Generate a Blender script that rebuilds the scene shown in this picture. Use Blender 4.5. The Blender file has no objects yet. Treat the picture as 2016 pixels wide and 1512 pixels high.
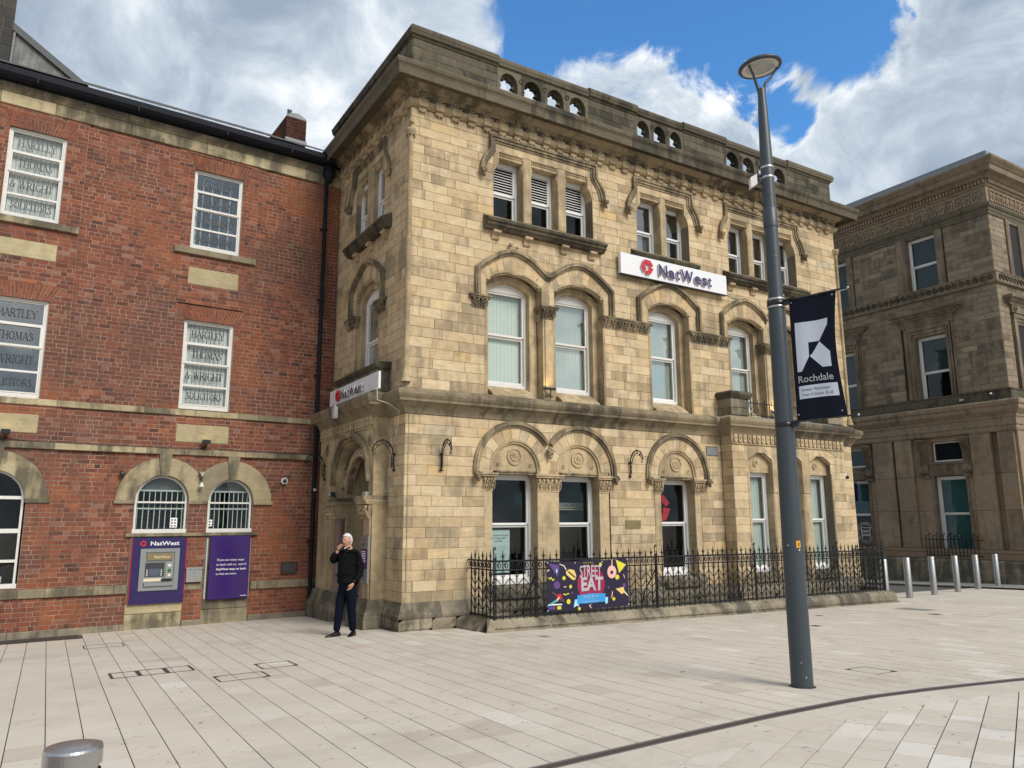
import bpy, bmesh, math, random
from math import sin, cos, pi, radians, sqrt, atan2, hypot
from mathutils import Vector, Matrix
random.seed(7)
SC = bpy.context.scene
COL = SC.collection
# ---------------------------------------------------------------- camera
F_PX, YAW, PITCH, ROLL = 1497.675, 0.5531228, 0.178900, -0.0046259
CAM = Vector((-5.82, -13.30, 1.95))
_d = Vector((sin(YAW)*cos(PITCH), cos(YAW)*cos(PITCH), sin(PITCH)))
_r = Vector((cos(YAW), -sin(YAW), 0)); _u = _r.cross(_d)
CR = _r*cos(ROLL) + _u*sin(ROLL); CU = _u*cos(ROLL) - _r*sin(ROLL); CD = _d
cam = bpy.data.cameras.new('camera'); co = bpy.data.objects.new('camera', cam); COL.objects.link(co)
cam.sensor_width = 36; cam.lens = F_PX/2016*36; cam.clip_start = 0.1; cam.clip_end = 3000
M = Matrix((( CR.x, CU.x, -CD.x, CAM.x), (CR.y, CU.y, -CD.y, CAM.y), (CR.z, CU.z, -CD.z, CAM.z), (0, 0, 0, 1)))
co.matrix_world = M
SC.camera = co
def proj(p):
    q = Vector(p)-CAM; w = q.dot(CD)
    if w < 0.05: return (-9999., -9999.)
    return (1008+F_PX*q.dot(CR)/w, 756-F_PX*q.dot(CU)/w)
def raydir(x, y):
    return (CD*F_PX + CR*(x-1008) - CU*(y-756)).normalized()
# ---------------------------------------------------------------- view, world, sun
SC.view_settings.view_transform = 'Standard'; SC.view_settings.look = 'None'
SC.view_settings.exposure = 0.26; SC.view_settings.gamma = 1.0; SC.view_settings.use_curve_mapping = False
SC.cycles.use_denoising = True; SC.cycles.denoiser = 'OPENIMAGEDENOISE'; SC.cycles.denoising_input_passes = 'RGB_ALBEDO_NORMAL'
SC.cycles.max_bounces = 6; SC.cycles.diffuse_bounces = 3; SC.cycles.glossy_bounces = 3
SC.cycles.transparent_max_bounces = 12; SC.cycles.sample_clamp_indirect = 6; SC.cycles.caustics_reflective = False; SC.cycles.caustics_refractive = False
SUN_EL, SUN_AZ = radians(40), radians(166)      # azimuth from +Y towards +X
class NT:
    def __init__(s, tree): s.t = tree; s.n = tree.nodes; s.l = tree.links; s.n.clear()
    def new(s, typ, **kw):
        o = s.n.new(typ)
        for k, v in kw.items():
            if k == 'inputs':
                for i, val in v.items():
                    if hasattr(val, 'is_output') or isinstance(val, bpy.types.NodeSocket): s.l.new(val, o.inputs[i])
                    else: o.inputs[i].default_value = val
            else: setattr(o, k, v)
        return o
    def math(s, op, a, b=None, c=None, clamp=False):
        i = {0: a}
        if b is not None: i[1] = b
        if c is not None: i[2] = c
        return s.new('ShaderNodeMath', operation=op, use_clamp=clamp, inputs=i).outputs[0]
    def vmath(s, op, a, b=None, out=0):
        i = {0: a}
        if b is not None: i[1] = b
        return s.new('ShaderNodeVectorMath', operation=op, inputs=i).outputs[out]
    def mix(s, fac, a, b, mode='MIX'):
        n = s.new('ShaderNodeMix', data_type='RGBA', blend_type=mode, clamp_factor=True)
        for k, v in ((0, fac), (6, a), (7, b)):
            if isinstance(v, bpy.types.NodeSocket): s.l.new(v, n.inputs[k])
            else:
                if k and len(v) == 3: v = (*v, 1)
                n.inputs[k].default_value = v
        return n.outputs[2]
    def ramp(s, fac, stops, interp='LINEAR'):
        n = s.new('ShaderNodeValToRGB'); n.color_ramp.interpolation = interp
        s.l.new(fac, n.inputs[0]); e = n.color_ramp.elements
        while len(e) < len(stops): e.new(0.5)
        for el, (p, c) in zip(e, stops):
            el.position = p; el.color = (*c, 1) if not isinstance(c, (int, float)) else (c, c, c, 1)
        return n.outputs[0]
    def noise(s, vec, scale, detail=4, rough=.55, dist=0.0, out=0):
        return s.new('ShaderNodeTexNoise', inputs={'Vector': vec, 'Scale': scale, 'Detail': detail, 'Roughness': rough, 'Distortion': dist}).outputs[out]
    def sstep(s, x, a, b):
        return s.new('ShaderNodeMapRange', interpolation_type='SMOOTHSTEP', inputs={0: x, 1: a, 2: b, 3: 0.0, 4: 1.0}).outputs[0]

W = bpy.data.worlds.new('World'); SC.world = W; W.use_nodes = True
nt = NT(W.node_tree)
sky = nt.new('ShaderNodeTexSky', sky_type='NISHITA'); sky.sun_disc = False
sky.sun_elevation = SUN_EL; sky.sun_rotation = SUN_AZ; sky.air_density = 1.0; sky.dust_density = 0.3; sky.ozone_density = 2.0
gen = nt.new('ShaderNodeTexCoord').outputs['Generated']
dirn = nt.vmath('NORMALIZE', gen)
sep = nt.new('ShaderNodeSeparateXYZ', inputs={0: dirn})
zz = nt.math('ADD', nt.math('MAXIMUM', sep.outputs[2], 0.0), 0.22)
cp = nt.vmath('ADD', nt.vmath('MULTIPLY', dirn, (2.5, 2.5, 3.3)), (3.1, 1.7, 0.4))
n1 = nt.noise(cp, 1.15, 9, .58, .35)
n2 = nt.noise(nt.vmath('ADD', cp, (11.3, 4.1, 0)), 3.3, 8, .6, .5)
n3 = nt.noise(nt.vmath('ADD', cp, (3.3, 14.1, 2)), 0.8, 6, .55, .3)
wob = nt.vmath('SCALE', (0, 0, 0)) if False else None
wn1 = nt.noise(nt.vmath('MULTIPLY', dirn, (7, 7, 7)), 1.0, 7, .62, .6, out=1)
wv = nt.new('ShaderNodeVectorMath', operation='SCALE', inputs={0: nt.vmath('SUBTRACT', wn1, (.5, .5, .5)), 3: .20}).outputs[0]
dwob = nt.vmath('NORMALIZE', nt.vmath('ADD', dirn, wv))
def near(px, py, r0, r1):
    d = raydir(px, py)
    dot = nt.vmath('DOT_PRODUCT', dwob, tuple(d), out=1)
    return nt.sstep(dot, cos(r1), cos(r0))      # 1 inside r0, 0 outside r1
def opening(lst):
    acc = None
    for (px, py, a, b, w) in lst:
        m = nt.math('MULTIPLY', near(px, py, radians(a), radians(b)), w)
        acc = m if acc is None else nt.math('MAXIMUM', acc, m)
    return acc
hole = opening([(1430, -10, 3.5, 8.5, 1.0), (1240, 30, 2, 6.5, .85), (1080, 90, .5, 4.2, .7), (1640, 0, 2, 6, .9), (1420, 110, 1, 4, .8), (1525, 225, .3, 2.8, .75), (1300, -160, 6, 14, .8)])
bank_ = opening([(1300, 235, 1, 6, 1.0), (1440, 290, 1, 4.5, 1.0), (1130, -10, .5, 3, .6), (1800, 250, 3, 12, .4)])
grey_ = opening([(330, 200, 3, 17, 1.0), (1900, 330, 2, 9, .8)])
cover = nt.math('SUBTRACT', nt.math('ADD', nt.math('MULTIPLY', n1, 1.15), nt.math('MULTIPLY', n2, .38)), nt.math('MULTIPLY', hole, .62))
cover = nt.math('ADD', cover, nt.math('MULTIPLY', bank_, .26))
cl = nt.sstep(cover, .34, .62)
# cloud tone: bright rims, grey-blue bodies
tone = nt.math('ADD', nt.math('MULTIPLY', nt.math('SUBTRACT', nt.math('ADD', nt.math('MULTIPLY', n3, .7), nt.math('MULTIPLY', n2, 1.0)), .85), 1.45), .70)
dens = nt.sstep(cover, .62, 1.0)
tone = nt.math('SUBTRACT', tone, nt.math('MULTIPLY', dens, .20))
sunny = opening([(1640, 150, 3, 13, 1.0), (1860, 120, 2, 10, .8), (1380, 260, 2, 9, .8), (1050, 20, 2, 8, .3), (120, 60, 1, 8, .6), (640, 260, 1, 6, 1.0), (1960, 20, 2, 9, .5)])
tone = nt.math('SUBTRACT', nt.math('ADD', tone, nt.math('MULTIPLY', sunny, .10)), nt.math('MULTIPLY', grey_, .13))
ccol = nt.ramp(tone, [(.42, (.29, .36, .45)), (.60, (.40, .47, .56)), (.76, (.55, .62, .69)), (.90, (.76, .80, .84)), (1.0, (.90, .91, .92))])
blue = nt.mix(1.0, nt.vmath('MULTIPLY', sky.outputs[0], (1.0, 1.0, 1.0)), (.66, 1.22, 1.60, 1), 'MULTIPLY')
STR = 0.12
cs = nt.vmath('MULTIPLY', ccol, (1/STR, 1/STR, 1/STR))
fin = nt.mix(cl, blue, cs)
bg = nt.new('ShaderNodeBackground', inputs={0: fin, 1: STR})
wo = nt.new('ShaderNodeOutputWorld', inputs={0: bg.outputs[0]})
sl = bpy.data.lights.new('sun', 'SUN'); sl.energy = 2.75; sl.angle = radians(28); sl.color = (1.0, .955, .88)
so = bpy.data.objects.new('sun', sl); COL.objects.link(so)
sd = Vector((sin(SUN_AZ)*cos(SUN_EL), cos(SUN_AZ)*cos(SUN_EL), sin(SUN_EL)))
so.rotation_euler = sd.to_track_quat('Z', 'Y').to_euler(); so.location = (0, -30, 40)

# ---------------------------------------------------------------- materials
MATS = {}
def bsdf(nt, col, rough, bump=None, bstr=.3, bdist=.01, metal=0.0, spec=.5, **kw):
    p = nt.new('ShaderNodeBsdfPrincipled')
    for k, v in (('Base Color', col), ('Roughness', rough), ('Metallic', metal), ('Specular IOR Level', spec)):
        if isinstance(v, bpy.types.NodeSocket): nt.l.new(v, p.inputs[k])
        else: p.inputs[k].default_value = (*v, 1) if isinstance(v, tuple) and len(v) == 3 else v
    for k, v in kw.items(): p.inputs[k].default_value = v
    if bump is not None:
        b = nt.new('ShaderNodeBump', inputs={'Strength': bstr, 'Distance': bdist, 'Height': bump})
        nt.l.new(b.outputs[0], p.inputs['Normal'])
    o = nt.new('ShaderNodeOutputMaterial', inputs={0: p.outputs[0]})
    return p
def newmat(name):
    m = bpy.data.materials.new(name); m.use_nodes = True; MATS[name] = m
    return m, NT(m.node_tree)
def geo(nt): return nt.new('ShaderNodeNewGeometry').outputs['Position']
def tone_attr(nt): return nt.new('ShaderNodeAttribute', attribute_name='tone').outputs['Fac']
def scl(nt, v, s): return nt.vmath('MULTIPLY', v, s)
def mul(nt, col, f):          # scale a colour by a value socket
    return nt.vmath('SCALE', col, None) if False else nt.new('ShaderNodeVectorMath', operation='SCALE', inputs={0: col, 3: f}).outputs[0]

def mat_stone(name, stops, stain=(.10, .09, .07), amount=.5, lichen=0.0, green=0.0, bump=.35, rough=.88, streak=True, seed=0.0, rust=0.0):
    m, nt = newmat(name)
    P = nt.vmath('ADD', geo(nt), (seed, seed*.7, seed*.3)); T = tone_attr(nt)
    base = nt.ramp(T, stops)
    fine = nt.noise(P, 38, 5, .65); mid = nt.noise(P, 5.5, 5, .6, .4); big = nt.noise(P, .55, 4, .6, .6)
    bed = nt.noise(scl(nt, P, (2.2, 2.2, 13.)), 1.6, 4, .6, .8)
    v = nt.math('ADD', nt.math('MULTIPLY', fine, .42), nt.math('ADD', nt.math('MULTIPLY', mid, .55), nt.math('MULTIPLY', bed, .45)))
    v = nt.math('ADD', nt.math('MULTIPLY', nt.math('SUBTRACT', v, .71), 1.1), 1.0)
    c = mul(nt, base, v)
    # soot: patches and vertical streaks
    st = nt.noise(scl(nt, P, (3.2, 3.2, .45)), 1.3, 5, .62, .3)
    pat = nt.noise(nt.vmath('ADD', P, (5, 9, 2)), 1.35, 6, .66, .5)
    per = nt.math('MULTIPLY', nt.math('SUBTRACT', nt.math('FRACT', nt.math('MULTIPLY', T, 37.7)), .5), .19)
    s1 = nt.sstep(nt.math('ADD', nt.math('ADD', nt.math('MULTIPLY', st, .5), nt.math('MULTIPLY', pat, .5)), nt.math('ADD', per, nt.math('MULTIPLY', big, .16))), .585-.05*amount, .76-.05*amount)
    c = nt.mix(nt.math('MULTIPLY', s1, min(1, .85*amount+.1)), c, stain)
    if lichen:
        ln = nt.sstep(nt.noise(nt.vmath('ADD', P, (2, 31, 8)), 2.6, 6, .7, 1.0), .62, .70)
        c = nt.mix(nt.math('MULTIPLY', ln, lichen), c, (.30, .23, .06))
    if green:
        gn = nt.sstep(nt.noise(nt.vmath('ADD', P, (22, 1, 8)), 1.7, 6, .7, .6), .46, .66)
        c = nt.mix(nt.math('MULTIPLY', gn, green), c, (.045, .052, .022))
    if rust:
        rn = nt.sstep(nt.noise(scl(nt, nt.vmath('ADD', P, (22, 17, 8)), (2.5, 2.5, .5)), 1.3, 5, .7, .4), .48, .7)
        c = nt.mix(nt.math('MULTIPLY', rn, rust), c, (.27, .135, .045))
    h = nt.math('ADD', nt.math('MULTIPLY', fine, .5), nt.math('ADD', nt.math('MULTIPLY', mid, .5), nt.math('MULTIPLY', bed, .5)))
    bsdf(nt, c, rough, h, bump, .012, spec=.25)
    return m
SAND = [(.0, (.39, .285, .165)), (.25, (.48, .36, .215)), (.5, (.535, .41, .25)), (.72, (.575, .455, .29)), (.86, (.565, .395, .20)), (1., (.47, .39, .27))]
mat_stone('sandstone', SAND, stain=(.155, .125, .085), amount=.6, lichen=.3)
mat_stone('sandstone_carved', [(0, (.44, .335, .20)), (1, (.51, .395, .24))], stain=(.11, .088, .06), amount=.48, bump=.25)
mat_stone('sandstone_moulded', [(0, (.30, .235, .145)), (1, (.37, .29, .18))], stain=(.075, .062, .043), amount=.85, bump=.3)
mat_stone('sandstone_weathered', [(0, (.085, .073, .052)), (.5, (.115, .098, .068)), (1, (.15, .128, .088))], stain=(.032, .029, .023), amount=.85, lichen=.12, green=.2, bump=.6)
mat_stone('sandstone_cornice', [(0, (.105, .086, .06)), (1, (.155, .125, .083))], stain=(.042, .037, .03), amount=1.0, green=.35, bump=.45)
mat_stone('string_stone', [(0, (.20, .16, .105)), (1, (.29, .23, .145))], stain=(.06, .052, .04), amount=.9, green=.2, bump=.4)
mat_stone('plinth_stone', [(0, (.20, .17, .125)), (.5, (.265, .225, .16)), (1, (.32, .27, .19))], stain=(.07, .062, .048), amount=.85, green=.3, bump=.7)
mat_stone('brown_stone', [(0, (.165, .13, .092)), (.4, (.225, .18, .128)), (.8, (.275, .22, .155)), (1., (.33, .265, .175))], stain=(.065, .055, .043), amount=.7, green=.10, bump=.8, seed=40., rust=.15)
mat_stone('brown_ashlar', [(0, (.225, .17, .115)), (1, (.33, .255, .175))], stain=(.085, .072, .055), amount=.45, bump=.25, seed=60., rust=.45)
mat_stone('brown_moulding', [(0, (.19, .145, .10)), (1, (.27, .21, .145))], stain=(.07, .058, .045), amount=.65, green=.25, bump=.3, seed=50.)
mat_stone('yellow_stone', [(0, (.20, .17, .115)), (.5, (.28, .235, .15)), (.85, (.37, .305, .185)), (1, (.46, .39, .24))], stain=(.085, .075, .055), amount=.9, bump=.3, seed=20.)
mat_stone('clean_stone', [(0, (.36, .30, .18)), (1, (.44, .37, .22))], stain=(.20, .17, .11), amount=.35, bump=.2, seed=21.)
mat_stone('mortar', [(0, (.19, .155, .11)), (1, (.25, .20, .145))], amount=.6, bump=.2)
mat_stone('brick_mortar', [(0, (.33, .245, .18)), (1, (.40, .30, .225))], stain=(.13, .09, .07), amount=.6, bump=.3, seed=11.)
mat_stone('sooty_stone', [(0, (.035, .034, .038)), (1, (.075, .068, .06))], amount=.6, bump=.4)
mat_stone('granite_pink', [(0, (.20, .13, .11)), (1, (.24, .16, .14))], amount=.1, bump=.05, rough=.35)
mat_stone('render_grey', [(0, (.26, .255, .24)), (1, (.32, .31, .29))], stain=(.10, .10, .095), amount=.8, bump=.3, seed=4)

def mat_brick(name='red_brick', dark=1.0):
    m, nt = newmat(name); P = geo(nt); T = tone_attr(nt)
    base = nt.ramp(T, [(0, (.090, .042, .034)), (.22, (.145, .055, .038)), (.5, (.20, .070, .043)), (.78, (.25, .088, .050)), (.93, (.315, .12, .062)), (1, (.26, .13, .095))])
    fine = nt.noise(P, 60, 4, .7); mid = nt.noise(P, 9, 4, .6)
    v = nt.math('ADD', nt.math('MULTIPLY', fine, .5), nt.math('ADD', nt.math('MULTIPLY', mid, .7), .40))
    c = mul(nt, base, nt.math('MULTIPLY', v, dark))
    big = nt.noise(nt.vmath('ADD', P, (4, 0, 7)), .42, 4, .55, .6)
    soot = nt.sstep(big, .47, .60)
    c = nt.mix(nt.math('MULTIPLY', soot, .55), c, (.115, .062, .048))
    org = nt.sstep(nt.noise(nt.vmath('ADD', P, (40, 3, 1)), .5, 4, .6, .5), .50, .66)
    c = nt.mix(nt.math('MULTIPLY', org, .45), c, (.36, .112, .040))
    salt = nt.sstep(nt.noise(scl(nt, nt.vmath('ADD', P, (9, 2, 5)), (1.5, 1.5, .7)), 1.1, 7, .72, .5), .56, .74)
    c = nt.mix(nt.math('MULTIPLY', salt, .20), c, (.34, .24, .19))
    bsdf(nt, c, .9, nt.math('ADD', fine, mid), .5, .006, spec=.2)
mat_brick(); mat_brick('sooty_brick', .42)

def mat_paving():
    m, nt = newmat('paving_stone'); P = geo(nt); T = tone_attr(nt)
    base = nt.ramp(T, [(0, (.47, .405, .33)), (.3, (.53, .465, .39)), (.6, (.565, .503, .428)), (.88, (.60, .548, .478)), (.97, (.66, .62, .565)), (1, (.32, .315, .315))])
    fine = nt.noise(P, 70, 4, .7); bed = nt.noise(scl(nt, P, (3., 11., 4.)), 1.3, 6, .65, 1.2); big = nt.noise(P, .5, 5, .6)
    v = nt.math('ADD', nt.math('ADD', nt.math('MULTIPLY', fine, .16), nt.math('MULTIPLY', bed, .26)), nt.math('ADD', nt.math('MULTIPLY', big, .30), .645))
    c = mul(nt, base, v)
    spot = nt.sstep(nt.noise(P, 10.5, 2, .55), .70, .73)
    c = nt.mix(nt.math('MULTIPLY', spot, .65), c, (.16, .13, .105))
    dirt = nt.sstep(nt.noise(nt.vmath('ADD', P, (7, 3, 1)), 1.1, 6, .68, .6), .50, .72)
    c = nt.mix(nt.math('MULTIPLY', dirt, .30), c, (.30, .25, .20))
    bsdf(nt, c, .78, nt.math('ADD', fine, nt.math('MULTIPLY', bed, 1.2)), .22, .006, spec=.3)
mat_paving()
def simple(name, col, rough=.5, metal=0., var=0., vscale=8., bump=0., spec=.5, **kw):
    m, nt = newmat(name)
    c = col
    h = None
    if var or bump:
        P = geo(nt); n = nt.noise(P, vscale, 5, .65, .3)
        if var: c = mul(nt, (*col, ), nt.math('ADD', nt.math('MULTIPLY', n, 2*var), 1-var)) if False else mul(nt, nt.new('ShaderNodeRGB').outputs[0], nt.math('ADD', nt.math('MULTIPLY', n, 2*var), 1-var))
        if var:
            for nd in nt.n:
                if nd.type == 'RGB': nd.outputs[0].default_value = (*col, 1)
        if bump: h = n
    bsdf(nt, c, rough, h, bump, .005, metal=metal, spec=spec, **kw)
    return m
simple('joint_sand', (.10, .072, .055), .95, var=.3, vscale=14)
simple('drain_metal', (.075, .050, .045), .6, .2, var=.35, vscale=30)
simple('drain_edge', (.30, .29, .28), .45, .7)
simple('white_paint', (.74, .735, .71), .45, var=.08, vscale=22, bump=.05)
simple('white_worn', (.66, .64, .60), .6, var=.25, vscale=30, bump=.2)
simple('bars_green', (.62, .68, .62), .5)
simple('black_iron', (.009, .0095, .011), .5, .0, var=.3, vscale=30, bump=.08, spec=.3)
simple('gutter_black', (.009, .011, .016), .65, .0, var=.4, vscale=6, spec=.2)
simple('pole_paint', (.040, .052, .060), .42, var=.12, vscale=5, bump=.03)
simple('steel', (.52, .51, .50), .34, 1.0, var=.10, vscale=18, bump=.03)
simple('steel_satin', (.40, .40, .385), .45, 1.0, var=.18, vscale=9)
simple('grey_metal', (.30, .31, .31), .4, .6, var=.08)
simple('dark_metal', (.05, .055, .06), .4, .4)
simple('purple', (.034, .011, .115), .16, var=.05, vscale=2.)
simple('purple_dark', (.022, .013, .085), .16)
simple('red', (.55, .012, .03), .35)
simple('sign_white', (.72, .72, .73), .28, var=.03, vscale=3.)
simple('letter_purple', (.040, .018, .105), .4)
simple('white_ink', (.8, .8, .82), .5)
simple('banner_cloth', (.005, .006, .016), .5, var=.2, vscale=3, bump=.1, spec=.18)
simple('banner_white', (.62, .66, .74), .5)
simple('vinyl_dark', (.022, .018, .040), .42, var=.15, vscale=6, spec=.25)
simple('ink_yellow', (.62, .58, .03), .5); simple('ink_pink', (.80, .42, .36), .5); simple('ink_teal', (.08, .42, .40), .5)
simple('ink_crimson', (.28, .008, .06), .5, var=.6, vscale=60); simple('ink_blue', (.03, .28, .62), .5); simple('ink_pale_blue', (.35, .62, .82), .5)
simple('ink_purple', (.10, .045, .18), .5); simple('ink_bun', (.72, .52, .16), .5); simple('ink_brown', (.10, .04, .03), .5); simple('ink_cream', (.72, .62, .45), .5)
simple('black_ink', (.02, .02, .025), .5)
simple('serif_letter', (.022, .023, .024), .4)
simple('paper', (.52, .66, .66), .5)
simple('blind_pale', (.60, .66, .61), .75, var=.05, vscale=2.)
simple('blind_line', (.42, .45, .43), .75)
simple('blind_white', (.80, .80, .79), .7, var=.06, vscale=4.)
simple('blind_grey', (.155, .18, .20), .75); simple('blind_teal', (.03, .12, .125), .6, var=.15, vscale=3.)
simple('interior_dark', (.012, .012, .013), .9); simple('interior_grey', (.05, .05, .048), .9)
simple('slate', (.055, .058, .062), .6, var=.35, vscale=7, bump=.3)
simple('lead', (.19, .20, .215), .55, var=.25, vscale=6)
simple('asphalt', (.085, .083, .080), .9, var=.25, vscale=25, bump=.4)
simple('kerb_stone', (.10, .092, .082), .85, var=.2, vscale=8)
simple('door_wood', (.028, .016, .010), .5, var=.3)
simple('lamp_glass', (.42, .42, .41), .35, var=.06)
simple('brass', (.24, .185, .085), .5, .4, var=.2, vscale=30)
simple('plastic_white', (.62, .62, .60), .4); simple('plastic_black', (.012, .012, .014), .3)
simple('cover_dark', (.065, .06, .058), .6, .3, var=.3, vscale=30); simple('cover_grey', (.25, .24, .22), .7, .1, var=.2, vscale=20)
simple('skin', (.52, .26, .18), .5, var=.08, vscale=25); simple('hair_white', (.62, .61, .60), .7, var=.15, vscale=60, bump=.5)
simple('jacket', (.0045, .0045, .006), .8, var=.3, vscale=12, bump=.3, spec=.12); simple('trousers', (.0035, .0055, .014), .9, var=.25, vscale=14, bump=.3, spec=.12)
simple('leather', (.010, .009, .010), .25); simple('eye_dark', (.03, .02, .015), .3)
simple('orange_label', (.80, .36, .01), .5); simple('atm_screen', (.08, .10, .14), .15); simple('atm_green', (.01, .16, .07), .3)
simple('moss', (.06, .07, .02), .95, var=.4, vscale=30, bump=.8); simple('dry_grass', (.17, .15, .08), .9, var=.3, vscale=30)
simple('chimney_metal', (.45, .42, .40), .35, .9)
def mat_glass(name, tint=(1, 1, 1), ior=1.5, refl=1.0, alpha=1.0):
    m, nt = newmat(name)
    g_ = nt.new('ShaderNodeNewGeometry'); cs_ = nt.math('ABSOLUTE', nt.vmath('DOT_PRODUCT', g_.outputs['Incoming'], g_.outputs['Normal'], out=1))
    fr = nt.math('ADD', nt.math('MULTIPLY', nt.math('POWER', nt.math('SUBTRACT', 1.0, cs_), 5.0), .96), .042)
    P = geo(nt); n = nt.noise(P, 1.4, 2, .5)
    b = nt.new('ShaderNodeBump', inputs={'Strength': .16, 'Distance': .02, 'Height': n})
    g = nt.new('ShaderNodeBsdfGlossy', inputs={0: (1, 1, 1, 1), 'Roughness': .015, 'Normal': b.outputs[0]})
    t = nt.new('ShaderNodeBsdfTransparent', inputs={0: (*tint, 1)})
    mx = nt.new('ShaderNodeMixShader', inputs={0: nt.math('MULTIPLY', fr, refl, clamp=True), 1: t.outputs[0], 2: g.outputs[0]})
    nt.new('ShaderNodeOutputMaterial', inputs={0: mx.outputs[0]})
mat_glass('glass', (.94, .96, .95), 1.5, .9); mat_glass('glass_sky', (.90, .93, .92), 1.5, 3.6); mat_glass('glass_clear', (.88, .9, .89), 1.45, .55)
mat_glass('glass_dark', (.66, .70, .69), 1.45, .75)
def mat_uplight():
    m, nt = newmat('lamp_lit')
    e = nt.new('ShaderNodeEmission', inputs={0: (1., .72, .34, 1), 1: 5.0}); nt.new('ShaderNodeOutputMaterial', inputs={0: e.outputs[0]})
mat_uplight()

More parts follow.
